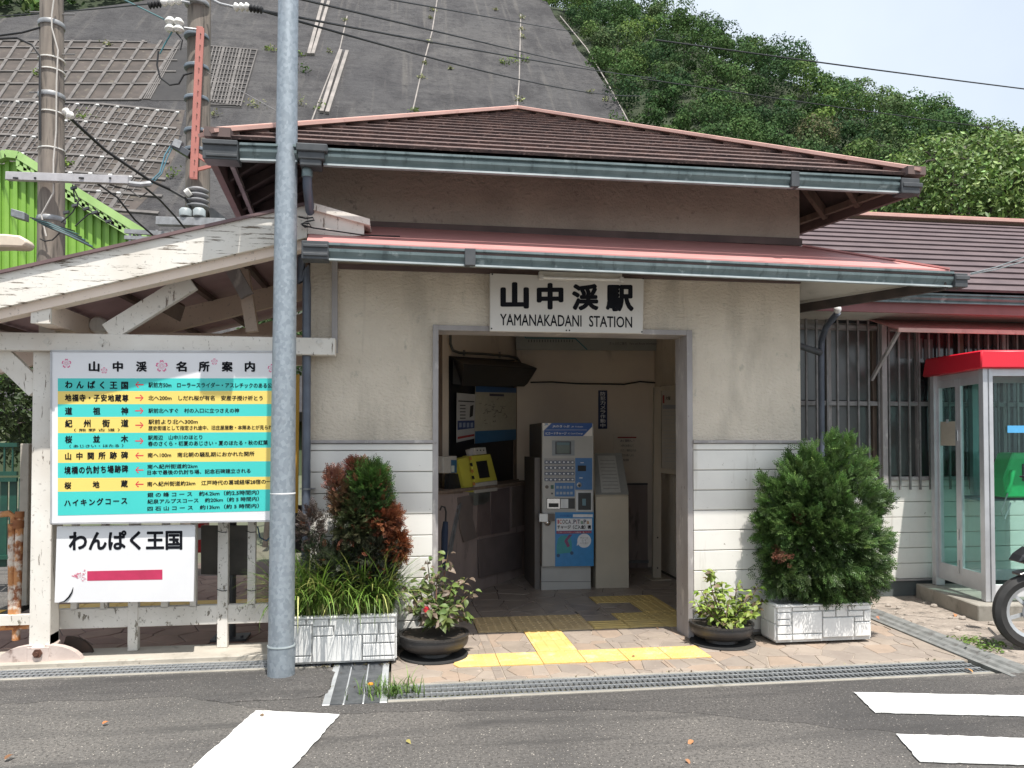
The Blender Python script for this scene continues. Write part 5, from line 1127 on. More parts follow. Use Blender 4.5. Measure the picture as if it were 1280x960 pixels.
# blue strip on the glass
a, b_ = loc(bq(1259,532)), loc(bq(1300,541)); lb_(a.x,-.004,b_.z,a.x+.55,-.002,a.z,'blue_strip',flat('sky_blue_strip', (.10,.42,.75), .4),bevel=0)
lb_(.25,.55,.95,.9,.9,.975,'phone_shelf',flat('shelf_teal', (.15,.28,.32), .4)); lb_(.40,.86,.975,.46,.92,2.1,'back_rail',AL)
# green payphone standing on the shelf
php = loc(bq(1262,600,.30)); pxx = php.x
ph = thing('payphone', 'bright green public payphone inside the booth', 'telephone', tuple(bo+BA*(pxx)+BD*.55+Vector((0,0,.975-bo.z))), rz=-YAW)
gr = flat('payphone_green', (.03,.56,.17), .35); dzp = 0
q0, q1, q2 = loc(bq(1257,622,.30)), loc(bq(1266,566,.30)), loc(bq(1256,598,.30))
ox = pxx
prf = [(q1.x-ox, q1.z-.975), (q2.x-ox-.01, q2.z-.975), (q0.x-ox, q0.z-.975), (q0.x-ox+.34, q0.z-.975), (q1.x-ox+.30, q1.z-.975)]
MB().prism([(x,-.25,z) for x, z in prf], (0,.22,0)).build('case', gr, ph, local=True, bevel=.012, smooth=0)
MB().box(q0.x-ox+.02,-.20,.0,q0.x-ox+.32,-.03,q0.z-.975).build('stand', M['dark_metal'], ph, local=True, smooth=0)
MB().box(q0.x-ox+.15,-.262,.15+q0.z-.975,q0.x-ox+.28,-.25,.30+q0.z-.975).build('keypad', M['dark_metal'], ph, local=True, smooth=0)
MB().tube([(q0.x-ox-.0,-.28,q0.z-.975+.05),(q0.x-ox+.02,-.30,q0.z-.975+.14),(q0.x-ox+.05,-.28,q0.z-.975+.24)], [.022,.014,.022], 10).build('handset', gr, ph, local=True)
MB().tube([(q0.x-ox+.0,-.28,q0.z-.975+.04),(q0.x-ox-.04,-.25,q0.z-.975-.12),(q0.x-ox+.02,-.2,q0.z-.975-.2),(q0.x-ox+.08,-.2,q0.z-.975-.05)], .006, 6).build('cord', M['alu'], ph, local=True)

# ================================================================== MOPED (front wheel at the right edge of the picture)
wc_ = G(1291,812); wc_ = Vector((wc_.x, wc_.y, 0)); mo = thing('moped', 'dark moped with silver front wheel parked by the phone booth', 'moped', tuple(wc_), rz=rad(-12))
R_ = .272
def mlathe(prof, c, n=36, caps=True): return MB().lathe(prof, c, n, 'Y', caps=caps)
def wheel(cx):
    mlathe([(R_-.085,-.024),(R_-.035,-.040),(R_-.003,-.020),(R_,.0),(R_-.003,.020),(R_-.035,.040),(R_-.085,.024),(R_-.085,-.024)], (cx,0,R_), caps=False).build('tyre', M['rubber'], mo, local=True, smooth=40)
    rim = MB()
    for r0, r1, y in ((R_-.06,R_-.048,.026),):
        n = 36; vs = []; fs = []
        for r, yy in ((R_-.105,-.018),(R_-.080,-.026),(R_-.080,.026),(R_-.105,.018)):
            for k in range(n): t = 2*math.pi*k/n; vs.append((cx+r*math.cos(t), yy, R_+r*math.sin(t)))
        for j in range(4):
            for k in range(n): fs.append((j*n+k, j*n+(k+1) % n, ((j+1) % 4)*n+(k+1) % n, ((j+1) % 4)*n+k))
        rim.add(vs, fs)
    rim.build('rim', M['alu'], mo, local=True, smooth=40)
    for k in range(6):
        t = 2*math.pi*k/6+.3; MB().bar((cx+.03*math.cos(t),0,R_+.03*math.sin(t)), (cx+(R_-.10)*math.cos(t),0,R_+(R_-.10)*math.sin(t)), .022, .02, (0,1,0)).build('spoke', M['alu'], mo, local=True, smooth=0)
    mlathe([(.035,-.04),(.045,-.02),(.045,.02),(.035,.04)], (cx,0,R_), 20).build('hub', M['steel'], mo, local=True)
    mlathe([(.085,-.030),(.085,-.026)], (cx,0,R_), 28).build('brake_disc', M['steel'], mo, local=True)
wheel(0); wheel(1.20)
dk = pbr('moped_black', (.022,.023,.026), (.03,.03,.033), .28, ns=3); dg_ = pbr('moped_grey', (.09,.09,.09), (.07,.07,.07), .5, ns=3)
def mside(pts, w, name, m, bevel=.006): return MB().prism([(x,-w/2,z) for x, z in pts], (0,w,0)).build(name, m, mo, local=True, bevel=bevel, smooth=0)
fa = [(R_*1.10*math.cos(t), R_+R_*1.10*math.sin(t)) for t in np.linspace(rad(112), rad(15), 12)]; fb = [(R_*1.03*math.cos(t), R_+R_*1.03*math.sin(t)) for t in np.linspace(rad(15), rad(112), 12)]
mside(fa+fb, .11, 'front_fender', dk, .004)
for s in (-1, 1): MB().tube([(0,s*.055,R_),(.10,s*.055,.62)], .014, 10).build('fork_leg', dg_, mo, local=True)
mside([(-.04,.60),(.04,.62),(.13,.58),(.20,.36),(.26,.30),(.30,.34),(.28,.75),(.27,.98),(.20,1.0),(.10,.82)], .30, 'leg_shield', dk, .02)
mside([(-.02,.66),(-.13,.63),(-.10,.68),(-.02,.74)], .14, 'front_cowl', dk, .01)
mside([(.24,.28),(.62,.26),(.62,.34),(.28,.36)], .30, 'floorboard', dg_, .01); mside([(.58,.28),(.62,.66),(1.45,.70),(1.52,.62),(1.2,.42),(.9,.34)], .26, 'body', dk, .03)
mside([(.62,.665),(.66,.74),(1.0,.76),(1.40,.79),(1.42,.71)], .24, 'seat', M['rubber'], .02)
MB().tube([(.14,0,.98),(.13,0,1.05)], .03, 10).tube([(.22,-.33,1.06),(.15,-.12,1.03),(.12,0,1.05),(.15,.12,1.03),(.22,.33,1.06)], .014, 10).build('handlebar', dg_, mo, local=True)
mlathe([(.03,-.02),(.055,.0),(.055,.03)], (.16,0,.97), 16).build('headlight', M['chrome'], mo, local=True)
MB().tube([(.75,.10,.28),(.78,.24,.0)], .012, 8).build('side_stand', M['steel'], mo, local=True)
for s in (-1, 1):
    MB().tube([(.18,s*.22,1.05),(.14,s*.26,1.20)], .006, 6).lathe([(.0,-.01),(.05,-.006),(.055,.006)], (.14,s*.27,1.23), 16).build('mirror', M['black'], mo, local=True)
# ================================================================== HILLSIDE
HP0, HN = Vector((0,38,4)), Vector((0,-1,1)).normalized()
def hq(x, y, off=0.): return HIT(x, y, HP0+HN*off, HN)
sil = [(600,-70),(700,-60),(800,-30),(868,-2),(905,14),(960,40),(985,47),(1010,62),(1045,78),(1090,98),(1130,108),(1165,118),(1200,128),(1240,136),(1280,146),(1340,170),(1500,215),(1800,290)]
sx = []; 
for x, y in sil: q = hq(x, y+34-(14 if x > 1120 else 0)); sx.append((q.x, q.z))
def crest(X):
    if X < sx[0][0]: return sx[0][1]
    return float(np.interp(X, [a for a, _ in sx], [b for _, b in sx]))
from mathutils import noise as mnoise
def terr(X, Y):
    pl = 4+(Y-38); c = crest(X); z = pl-3.2*math.log1p(math.exp((pl-c)/3.2)); und = mnoise.noise(Vector((X*.06, Y*.02, 3)))*3.5+mnoise.noise(Vector((X*.15,Y*.09,0)))*1.2
    w_ = min(1, max(0, (X-14)/12)); return max(-.3, z+und*w_-.5*(1-w_)) if Y > 36 else 0
nx, ny = 90, 60; vs = []; fs = []
for j in range(ny+1):
    for i in range(nx+1):
        X = -190+i*4.6; Y = 33+j*2.6; vs.append((X, Y, terr(X, Y)-(.9 if X < 18 else 0) if Y > 36 else -.3))
for j in range(ny):
    for i in range(nx): a = j*(nx+1)+i; fs.append((a, a+1, a+nx+2, a+nx+1))
MB().add(vs, fs).build('hill', pbr('forest_floor', (.022,.036,.014), (.03,.04,.018), .95, ns=.3), kind='structure', smooth=60)
# sprayed concrete slope
cs = thing('concrete_slope', 'huge grey sprayed concrete retaining slope with lattice beams above the left roofs', 'retaining wall', tuple(hq(300,300)))
cm2, nt, b = nodes('sprayed_concrete'); L = nt.links
c = mixc(nt, ramp(nt, noise(nt, coords(nt, (1,.5,.5)), .12, 6), .35, .65), (.062,.060,.062), (.085,.081,.080))
c = mixc(nt, ramp(nt, noise(nt, coords(nt, (1,.6,.6)), .30, 9, .72), .46, .62), c, (.036,.034,.036))
c = mixc(nt, ramp(nt, noise(nt, coords(nt, (.12,1,1)), .9, 6, .6), .48, .75), c, (.044,.042,.045))
c = mixc(nt, ramp(nt, noise(nt, coords(nt, (1.4,.06,.06)), 1.1, 5), .56, .74), c, (.105,.098,.092))
c = mixc(nt, ramp(nt, noise(nt, coords(nt), 1.6, 8, .75), .53, .70), c, (.030,.030,.032))
L.new(c, b.inputs['Base Color']); b.inputs['Roughness'].default_value = .95
bn = nn(nt, 'Bump'); bn.inputs['Strength'].default_value = .8; bn.inputs['Distance'].default_value = .5; L.new(noise(nt, coords(nt), 1.2, 8, .7), bn.inputs['Height']); L.new(bn.outputs[0], b.inputs['Normal'])
outl = [(-1300,300),(-420,110),(-100,42),(0,23),(60,17),(120,9),(175,2),(230,-14),(330,-60),(520,-60),(600,-14),(655,-6),(684,2),(694,22),(712,42),(722,62),(742,84),(752,100),(772,126),(790,160),(815,200),(850,270),(870,330),(880,515),(-1300,515)]
MB().prism([hq(x,y,.5) for x, y in outl], -HN*.6).build('slope_face', cm2, cs, smooth=0)
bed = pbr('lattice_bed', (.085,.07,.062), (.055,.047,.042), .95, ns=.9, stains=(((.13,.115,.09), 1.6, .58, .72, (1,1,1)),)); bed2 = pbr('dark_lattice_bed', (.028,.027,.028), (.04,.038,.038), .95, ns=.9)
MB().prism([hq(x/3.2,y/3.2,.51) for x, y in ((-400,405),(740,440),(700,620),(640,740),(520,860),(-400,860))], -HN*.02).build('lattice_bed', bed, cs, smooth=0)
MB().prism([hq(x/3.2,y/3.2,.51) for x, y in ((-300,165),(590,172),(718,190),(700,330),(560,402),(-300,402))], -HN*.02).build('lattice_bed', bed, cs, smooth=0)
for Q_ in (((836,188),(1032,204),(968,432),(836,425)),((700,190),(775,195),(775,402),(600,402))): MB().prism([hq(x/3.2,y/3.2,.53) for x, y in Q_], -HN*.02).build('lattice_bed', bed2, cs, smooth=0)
bmat = pbr('lattice_concrete', (.15,.138,.13), (.10,.092,.088), .9, ns=1.5)
def beam(x0, y0, x1, y1, w_, h_, name='lattice_beam', m=bmat, store=None):
    p, q = hq(x0/3.2,y0/3.2,.5), hq(x1/3.2,y1/3.2,.5)
    mb = store or MB(); mb.bar(p+HN*h_/2, q+HN*h_/2, w_, h_, HN)
    if store is None: return mb.build(name, m, cs, smooth=0)
# lower lattice: cross lines (nearly level) and rising lines, in enlarged crop units
lev = lambda x, r: 407+r*69+(x-70)*.040+max(0,x-400)*.055-(r*.0)*x
R_rows = [0,1,2,3,4,5,6]
for r in R_rows:
    xs_ = [-400, 70-r*20, 400-r*20, min(735,720-r*14)]
    for a_, b2 in zip(xs_[:-1], xs_[1:]): beam(a_, lev(a_,r), b2, lev(b2,r), .27, .12)
for k in range(-8, 9):
    x0 = 70+k*80
    if x0 > 720: continue
    x1 = x0-48*6; beam(x0, lev(x0,0), x1, lev(x0,0)+69*6+1, .27, .12)
for r, y in enumerate((160,185,235,285,335,400)):     # upper lattice
    xa, xb = -300, [590,715,710,705,640,560][r]; beam(xa, y+3, xb, y+[12,15,10,5,4,2][r], .20, .12)
for k in range(-5, 9):
    x0 = 150+k*71; beam(x0, 165, x0-158, 402, .22, .12)
sub = MB(); 
for r in range(6):
    for k in range(-7, 9):
        x0 = 70+k*80-48*r; 
        if x0 > 690-r*14 or x0 < -80: continue
        for f_ in (1/3, 2/3):
            beam(x0+80*f_, lev(x0+80*f_,r), x0+80*f_-48, lev(x0+80*f_-48,r+1), .08, .06, store=sub)
            beam(x0-48*f_, lev(x0,r)+69*f_, x0+80-48*f_, lev(x0+80,r)+69*f_, .08, .07, store=sub)
for k in range(15): u = 836+k*13.6; beam(u-8 if k < 14 else 1030, 190+k*.8, u-78+14, 430-(14-k)*2.2, .09 if k % 5 else .20, .12, store=sub)
for r in range(14): beam(836-r*.0, 188+r*18, 1030-r*5, 204+r*17, .09 if r % 4 else .16, .12, store=sub)
for k in range(9): beam(715-k*20, 190+k*22 if k else 190, 600-k*8, 400, .09, .1, store=sub) if k < 4 else None
sub.build('fine_lattice', bmat, cs, smooth=0, kind='stuff')
hd = flat('pale_anchor', (.55,.55,.54), .6); an = MB()
for r in range(6):
    for k in range(-5, 9):
        x = 70+k*80-48*r*.98; 
        if x > 735-r*12 or x < -60: continue
        q = hq(x/3.2, lev(x,r)/3.2, 1.0); an.obox(q, Vector((.11,0,0)), Vector((0,.055,.055)), HN*.05)
an.build('anchor_head', hd, cs, smooth=0, kind='stuff')
pale = pbr('pale_flume', (.30,.27,.25), (.20,.185,.17), .9, ns=.8)
for (x0, y0, x1, y1) in ((404,0,386,68),(411,2,391,68),(426,63,402,140),(434,64,409,141)):
    MB().bar(hq(x0,y0,.62), hq(x1,y1,.62), .30, .22, HN).build('flume_kerb', pale, cs, smooth=0)
for pts in (((547,-4),(540,40),(528,85),(516,138)),((651,18),(650,60),(649,100),(646,140)),((434,20),(425,60),(405,110),(390,150)),((700,20),(733,60),(760,105),(790,160))):
    for a_, b2 in zip(pts[:-1], pts[1:]): MB().bar(hq(*a_,.52), hq(*b2,.52), .10, .05, HN).build('slope_seam', pale, cs, smooth=0)
# ---- leaves helper
def leaves(name, C, N, size, m, cols, parent=None, aspect=.5, fold=.25, droop=0., **kw):
    """rhombic folded leaves: centres C, facing N"""
    C = np.asarray(C, float); n = len(C); N = np.asarray(N, float); N = N/np.linalg.norm(N, axis=1, keepdims=True)
    R = rng.normal(size=(n,3)); R[:,2] -= droop; T = R-(R*N).sum(1, keepdims=True)*N; T /= np.linalg.norm(T, axis=1, keepdims=True); S = np.cross(N, T)
    sz = (np.asarray(size)*np.ones(n)*rng.uniform(.65,1.3,n))[:,None]
    V = np.stack([C-T*sz*.5, C+S*sz*aspect*.5+N*sz*fold*.3, C+T*sz*.5, C-S*sz*aspect*.5+N*sz*fold*.3], 1).reshape(-1,3)
    Fc = np.arange(4*n).reshape(n,4); F2 = np.concatenate([Fc[:,[0,1,2]], Fc[:,[0,2,3]]]); col = np.concatenate([cols, cols])
    return mesh_np(name, V, F2, m, parent, col, **kw)
def tint(n, base, var=.25, alt=None, palt=0):
    c = np.array(base)[None,:]*np.exp(rng.normal(0,var,(n,1)))*np.exp(rng.normal(0,.06,(n,3)))
    if alt is not None: k = rng.random(n) < palt; c[k] = np.array(alt)*np.exp(rng.normal(0,var,(k.sum(),1)))
    return np.clip(c, 0, .6)
LM = leafmat('leaf', .5, .25); LMf = leafmat('far_leaf', .85, .15, .08)
# ---- wood on the hill
C_, N_, S_, K_ = [], [], [], []
pal = [(.072,.125,.042),(.056,.103,.038),(.040,.078,.034),(.105,.165,.052),(.088,.130,.056),(.115,.118,.062),(.145,.220,.058)]
pw = [.32,.26,.20,.10,.09,.010,.020]
def inpoly(x, y, poly):
    c = False; j = len(poly)-1
    for i in range(len(poly)):
        if (poly[i][1] > y) != (poly[j][1] > y) and x < (poly[j][0]-poly[i][0])*(y-poly[i][1])/(poly[j][1]-poly[i][1])+poly[i][0]: c = not c
        j = i
    return c
slope_xy = [(hq(x,y).x, hq(x,y).y) for x, y in outl]
Y = 41.; ncr = 0
while Y < 112:
    X = -75.+rng.uniform(0,2)
    st_ = 2.15+(Y-40)*.010
    while X < 150:
        xx, yy = X+rng.uniform(-.9,.9), Y+rng.uniform(-.8,.8); X += st_
        if inpoly(xx, yy, slope_xy): continue
        u = xx/yy
        if u < -.62 or u > 1.13: continue
        if terr(xx, yy) > crest(xx)-.5 and 4+(yy-38) > crest(xx)+9: continue
        if u < .35 and yy < 60: continue
        r = rng.uniform(1.3,2.3)*(1.15 if rng.random() < .2 else 1); z = terr(xx, yy)+r*.75
        pc = pal[rng.choice(7, p=pw)]; pc = np.array(pc)*(1 if mnoise.noise(Vector((xx*.05,yy*.05,9))) < .1 else 1.18)
        nlobe = rng.integers(4,7); m_ = 720 if (.12 < u < .95) else 120
        for l in range(nlobe):
            d = rng.normal(size=3); d[2] = abs(d[2])*.9; d /= np.linalg.norm(d); lc = np.array([xx,yy,z])+d*r*.62; lr = r*rng.uniform(.38,.6)
            k = m_//nlobe; nrm2 = rng.normal(size=(k,3)); nrm2[:,2] += .35; nrm2[:,1] -= .35; nrm2 /= np.linalg.norm(nrm2,axis=1,keepdims=True)
            C_.append(lc+nrm2*lr*rng.uniform(.75,1.08,(k,1))); N_.append(nrm2+rng.normal(0,.40,(k,3))); S_.append(np.full(k,.225 if m_ > 200 else .62)); K_.append(tint(k, pc*np.exp(rng.normal(0,.12)), .14))
        ncr += 1
    Y += st_*.85
print('crowns', ncr)
C_ = np.concatenate(C_); 
leaves('woodland', C_, np.concatenate(N_), np.concatenate(S_), LMf, np.concatenate(K_), aspect=.75, org=(40,60,20), kind='stuff', label='dense green wooded hillside to the right of the concrete slope', cat='woodland')
# tufts growing on the concrete slope
C_, N_ , K_= [], [], []
for (x, y, r, c) in ((541,12,.35,0),(538,22,.3,0),(536,52,.3,0),(531,78,.25,0),(527,96,.35,0),(517,138,.5,1),(652,22,.4,0),(652,36,.45,0),(653,46,.4,0),(640,76,1.1,1),(655,75,.8,1),(630,78,.6,1),(649,124,.5,0),(737,115,.4,0),(756,124,.4,0),(717,55,.2,0),(563,85,.2,0),(620,12,.3,0),(378,88,.9,2),(376,68,.5,1),(372,130,.8,0),(400,135,.7,1),(412,64,.35,0),(432,25,.35,0),(134,55,.4,0),(103,145,.6,1),(340,62,.6,0),(318,132,.8,0),(335,60,.4,1),(265,143,.6,0),(216,218,.6,1),(84,205,.5,1),(48,93,.5,1),(775,150,1.2,2),(790,152,1.3,2),(765,148,.8,2)):
    q = np.array(hq(x,y,.6)); k = int(60*r+12); d = rng.normal(size=(k,3)); d[:,2] *= .7; C_.append(q+d*r*.42); N_.append(rng.normal(size=(k,3))+[0,-.5,.8]); K_.append(tint(k, [(.23,.24,.12),(.14,.20,.05),(.06,.11,.03)][c], .2))
leaves('slope_tufts', np.concatenate(C_), np.concatenate(N_), .24, LMf, np.concatenate(K_), org=tuple(hq(600,80)), kind='stuff')

# ---- near tree beyond the wing, dark planting on the far left
def tree(name, label, cat, base, lobes, nleaf, size, col, trunk_r, var=.25, aspect=.45, branch=None, seed=1, alt=None, palt=0, droop=.4, group=None):
    global rng
    t = thing(name, label, cat, base, group); base = Vector(base)
    mb = MB(); rs_ = random.Random(seed); top = Vector((base.x, base.y, sum(l[0][2] for l in lobes)/len(lobes)))
    mb.tube([base, base.lerp(top,.4)+Vector((.1,0,0)), top], [trunk_r, trunk_r*.8, trunk_r*.35], 10)
    for c, r in lobes: 
        s0 = base.lerp(top, rs_.uniform(.4,.85)); c = Vector(c); mb.tube([s0, s0.lerp(c,.5)+Vector((rs_.uniform(-.1,.1),rs_.uniform(-.1,.1),.12)), c+Vector((0,0,r*.4))], [trunk_r*.4, trunk_r*.25, trunk_r*.08], 7)
        for q in range(4): e = c+Vector((rs_.uniform(-r,r),rs_.uniform(-r,r),rs_.uniform(-.3,r)*.8)); mb.tube([c, c.lerp(e,.5)+Vector((0,0,.06)), e], [trunk_r*.14,trunk_r*.1,trunk_r*.04], 5)
    mb.build('trunk', pbr(name+'_bark', (.10,.085,.07), (.06,.05,.045), .9, ns=9), t)
    C, N = [], []; tot = sum(l[1]**2 for l in lobes)
    for c, r in lobes:
        k = int(nleaf*r*r/tot); d = rng.normal(size=(k,3)); d /= np.linalg.norm(d,axis=1,keepdims=True); rr = r*rng.uniform(.35,1.12,(k,1))**.6
        C.append(np.array(c)+d*rr*[1,1,.8]); N.append(d*.6+rng.normal(0,.6,(k,3))+[0,-.1,.5])
    C = np.concatenate(C); leaves('crown', C, np.concatenate(N), size, LM, tint(len(C), col, var, alt, palt), t, aspect=aspect, droop=droop)
    return t
def lobes_px(spec, d): return [(tuple(AT(x,y,d+dd)), r) for x, y, dd, r in spec]
tree('cherry_tree', 'bright green leafy tree rising behind the long wing roof', 'tree', (10.2,13.2,0), lobes_px([(1132,222,1.2,.60),(1168,200,.4,.62),(1192,232,0,.75),(1212,192,.6,.50),(1252,200,.4,.66),(1262,240,0,.8),(1150,252,.6,.7),(1104,268,1.4,.6),(1066,268,1.6,.38),(1212,262,0,.8),(1290,222,.2,.9),(1118,240,1.5,.36),(1330,250,.4,1.2),(1238,176,.9,.30),(1178,178,.8,.22),(1275,182,.6,.35),(1120,206,1,.25)], 14), 12000, .115, (.12,.20,.05), .16, var=.3, alt=(.20,.28,.085), palt=.25)
tree('garden_tree', 'dark green tree behind the wing at the right edge', 'tree', (15.5,17,0), lobes_px([(1300,240,0,1.6),(1250,255,.5,1.3),(1180,262,1,1.3)], 20), 5000, .16, (.06,.11,.03), .18, var=.3)
tree('dark_shrubbery', 'dark shrubbery seen through the shelter on the far left', 'shrub', (-6.9,11.5,0), lobes_px([(10,480,0,.9),(45,500,.4,.8),(-30,500,0,1.1),(20,530,0,.8),(50,450,.8,.7),(-20,440,.6,1.1),(55,470,.6,.7)], 11.5), 7000, .10, (.045,.07,.022), .08, var=.45)
tree('back_shrub', 'green shrub tips behind the shelter near the downpipe', 'shrub', (-1.9,11.3,0), lobes_px([(330,400,0,.28),(345,410,.1,.3),(318,412,0,.25),(362,400,0,.6),(370,440,0,.5)], 11.6), 2600, .09, (.06,.11,.03), .04, var=.4)
# ================================================================== UTILITY POLES
cpole, nt, b = nodes('utility_pole_concrete'); L = nt.links
c = mixc(nt, ramp(nt, noise(nt, coords(nt, (5,5,.6)), 3, 6), .35, .65), (.26,.225,.19), (.17,.145,.125)); L.new(mixc(nt, ramp(nt, noise(nt, coords(nt, (6,6,.5)), 4, 6), .55, .7), c, (.085,.075,.065)), b.inputs['Base Color']); b.inputs['Roughness'].default_value = .9
zinc = pbr('dull_zinc', (.40,.41,.42), (.28,.285,.29), .5, .4, ns=12); porc = flat('white_porcelain', (.78,.77,.72), .25); wire = flat('black_wire', (.02,.02,.022), .6)
D1 = 9.3; D2 = 11.2
p1 = thing('utility_pole', 'weathered concrete utility pole at the far left with a pale crossarm', 'utility pole', (AT(64,300,D1).x, AT(64,300,D1).y, 0), 'utility poles behind the shelter')
def a1(x, y, dd=0.): return AT(x/3.2, y/3.2, D1+dd)
def a2(x, y, dd=0.): return AT(x/3.2, y/3.2, D2+dd)
q = AT(64,300,D1); MB().tube([(q.x,q.y,0),(q.x,q.y,4),(a1(208,-260).x,a1(208,-260).y,7.6)], [.165,.149,.122], 24).build('shaft', cpole, p1)
def bands(par, cx, ys, rr, at_, mt_, h=.012):
    for y in ys:
        q = at_(cx,y); MB().lathe([(rr,-h),(rr+.006,-h*.6),(rr+.006,h*.6),(rr,h)], q, 24).build('strap', mt_, par)
bands(p1, 207, (103,388), .142, a1, zinc, .028); bands(p1, 207, (243,290,458,602), .143, a1, porc, .009); bands(p1, 205, (880,), .152, a1, zinc, .03)
mb = MB(); mb.bar(a1(28,705,-.22), a1(517,722,-.22), .07, .095); mb.build('crossarm', pbr('pale_channel', (.50,.49,.50), (.40,.39,.40), .5, .2, ns=9), p1, bevel=.004, smooth=0)
for x in (62,140,325,440): q = a1(x,712,-.265); MB().obox(q, Vector((.028 if x in (62,325) else .012,0,0)), Vector((0,.004,0)), Vector((0,0,.010))).build('arm_slot', M['black'], p1, smooth=0)
MB().tube([a1(218,-20,-.16),a1(207,60,-.16),(a1(207,110,-.17)),a1(232,200,-.16),a1(226,330,-.17),a1(225,520,-.17),a1(214,640,-.17),a1(214,770,-.2),a1(165,860,-.2),a1(185,945,-.2)], .009, 6).build('white_cable', flat('white_cable', (.55,.52,.48), .5), p1)
for y in (50,55,212,218,370): pass
for x, y, s_ in ((120,48,-1),(300,58,1),(122,212,-1),(300,218,1),(118,370,-1)): MB().tube([a1(207+s_*35,y), a1(x,y)], .009, 6).build('step_bolt', M['bar'], p1)
MB().obox(a1(80,862,-.25), Vector((.075,0,-.02)), Vector((0,.06,0)), Vector((0,0,.045))).build('cable_box', M['steel'], p1, bevel=.006, smooth=0)
MB().tube([a1(160,110,-.1), a1(90,130,-.1), a1(0,142,-.1), a1(-80,150)], .012, 6).build('drop_wire', wire, p1); MB().tube([a1(0,155,-.1), a1(70,152,-.1), a1(130,180,-.15), a1(160,225,-.16), a1(160,560,-.17)], .014, 6).build('drop_wire', wire, p1)
p2 = copy_t = thing('utility_pole', 'concrete utility pole carrying a faded red steel channel and white insulators', 'utility pole', (AT(247,300,D2).x, AT(247,300,D2).y, 0), 'utility poles behind the shelter')
q = AT(246.5,300,D2); MB().tube([(q.x,q.y,0),(q.x,q.y,5.2),(q.x,q.y,8.4)], [.19,.168,.158], 24).build('shaft', cpole, p2)
bands(p2, 788, (18,), .166, a2, zinc, .03); bands(p2, 787, (150,275,400,530,606), .168, a2, pbr('strap_blue_grey', (.22,.26,.30), None, .5, .3), .025)
redm = pbr('faded_red_channel', (.52,.20,.165), (.45,.17,.14), .55, ns=4, stains=(((.34,.14,.11), 8, .6, .75, (1,1,.4)),))
MB().bar(a2(802,112,-.26), a2(774,715,-.26), .10, .09, (1,0,0)).build('red_channel', redm, p2, bevel=.004, smooth=0)
MB().bar(a2(802,112,-.30), a2(774,715,-.30), .012, .10, (1,0,0)).build('channel_flange', redm, p2, smooth=0)
for k in range(13): q = a2(802-k*2.15,135+k*46,-.318); MB().lathe([(.008,-.01),(.008,.01)], q, 6, 'Y').build('bolt', M['wood_brown'], p2)
MB().bar(a2(790,620,-.26), a2(862,665,-.2), .04, .06).bar(a2(784,680,-.26), a2(862,660,-.2), .04, .045).build('red_bracket', redm, p2, smooth=0)
def insul(c, ax, n, r, m, par, name='insulator'):
    c, ax = Vector(c), Vector(ax); mb = MB(); rs2 = []; pts = []
    for k in range(n): pts += [c+ax*(k/n), c+ax*((k+.35)/n), c+ax*((k+.5)/n), c+ax*((k+.95)/n)]; rs2 += [r*.55, r, r, r*.55]
    return mb.tube(pts, rs2, 14).build(name, m, par, smooth=40)
v = a2(725,5,-.2)-a2(640,15,-.2); insul(a2(643,12,-.2), v, 3, .055, porc, p2); insul(a2(592,22,-.25), a2(645,14,-.2)-a2(592,22,-.25), 4, .055, wire, p2, 'cable_grip')
insul(a2(935,28,-.2), a2(1000,28,-.2)-a2(935,28,-.2), 3, .06, porc, p2); insul(a2(998,32,-.2), a2(1052,40,-.2)-a2(998,32,-.2), 4, .055, wire, p2, 'cable_grip')
MB().tube([a2(832,-10,-.1), a2(880,15,-.2), a2(935,28,-.2)], .02, 8).build('strain_link', zinc, p2); MB().tube([a2(725,5,-.2), a2(760,12,-.2)], .018, 8).build('strain_link', zinc, p2)
insul(a2(681,128,-.3), Vector((0,0,.21)), 2, .075, porc, p2); insul(a2(714,130,-.3), Vector((0,0,.20)), 2, .075, porc, p2)
MB().tube([a2(700,108,-.28), a2(740,112,-.26), a2(785,118,-.2)], .016, 8).build('insulator_arm', zinc, p2)
MB().tube([a2(634,205,-.3),a2(628,260,-.3),a2(640,310,-.3),a2(680,340,-.3),a2(715,335,-.3),a2(735,300,-.3),a2(770,290,-.3)], .014, 6).build('jumper_cable', wire, p2)
MB().tube([a2(690,125,-.3),a2(660,175,-.3),a2(640,215,-.3)], .010, 6).build('jumper_cable', flat('teal_cable', (.06,.20,.22), .5), p2); MB().tube([a2(705,130,-.3),a2(730,160,-.3),a2(722,200,-.3)], .010, 6).build('jumper_cable', wire, p2)
MB().obox(a2(725,600,-.3), Vector((.12,0,-.07)), Vector((0,.06,0)), Vector((.02,0,.04))).build('junction_box', M['dark_metal'], p2, bevel=.005, smooth=0)
MB().obox(a2(712,578,-.33), Vector((.05,0,-.02)), Vector((0,.05,0)), Vector((.02,0,.05))).build('junction_clamp', zinc, p2, smooth=0)
MB().tube([a2(695,565,-.35),a2(660,620,-.35),a2(640,690,-.35),a2(590,738,-.3)], .012, 6).tube([a2(700,570,-.35),a2(672,625,-.35),a2(646,695,-.35),a2(600,742,-.3)], .009, 6).build('blue_cable', flat('sky_cable', (.16,.34,.42), .5), p2)
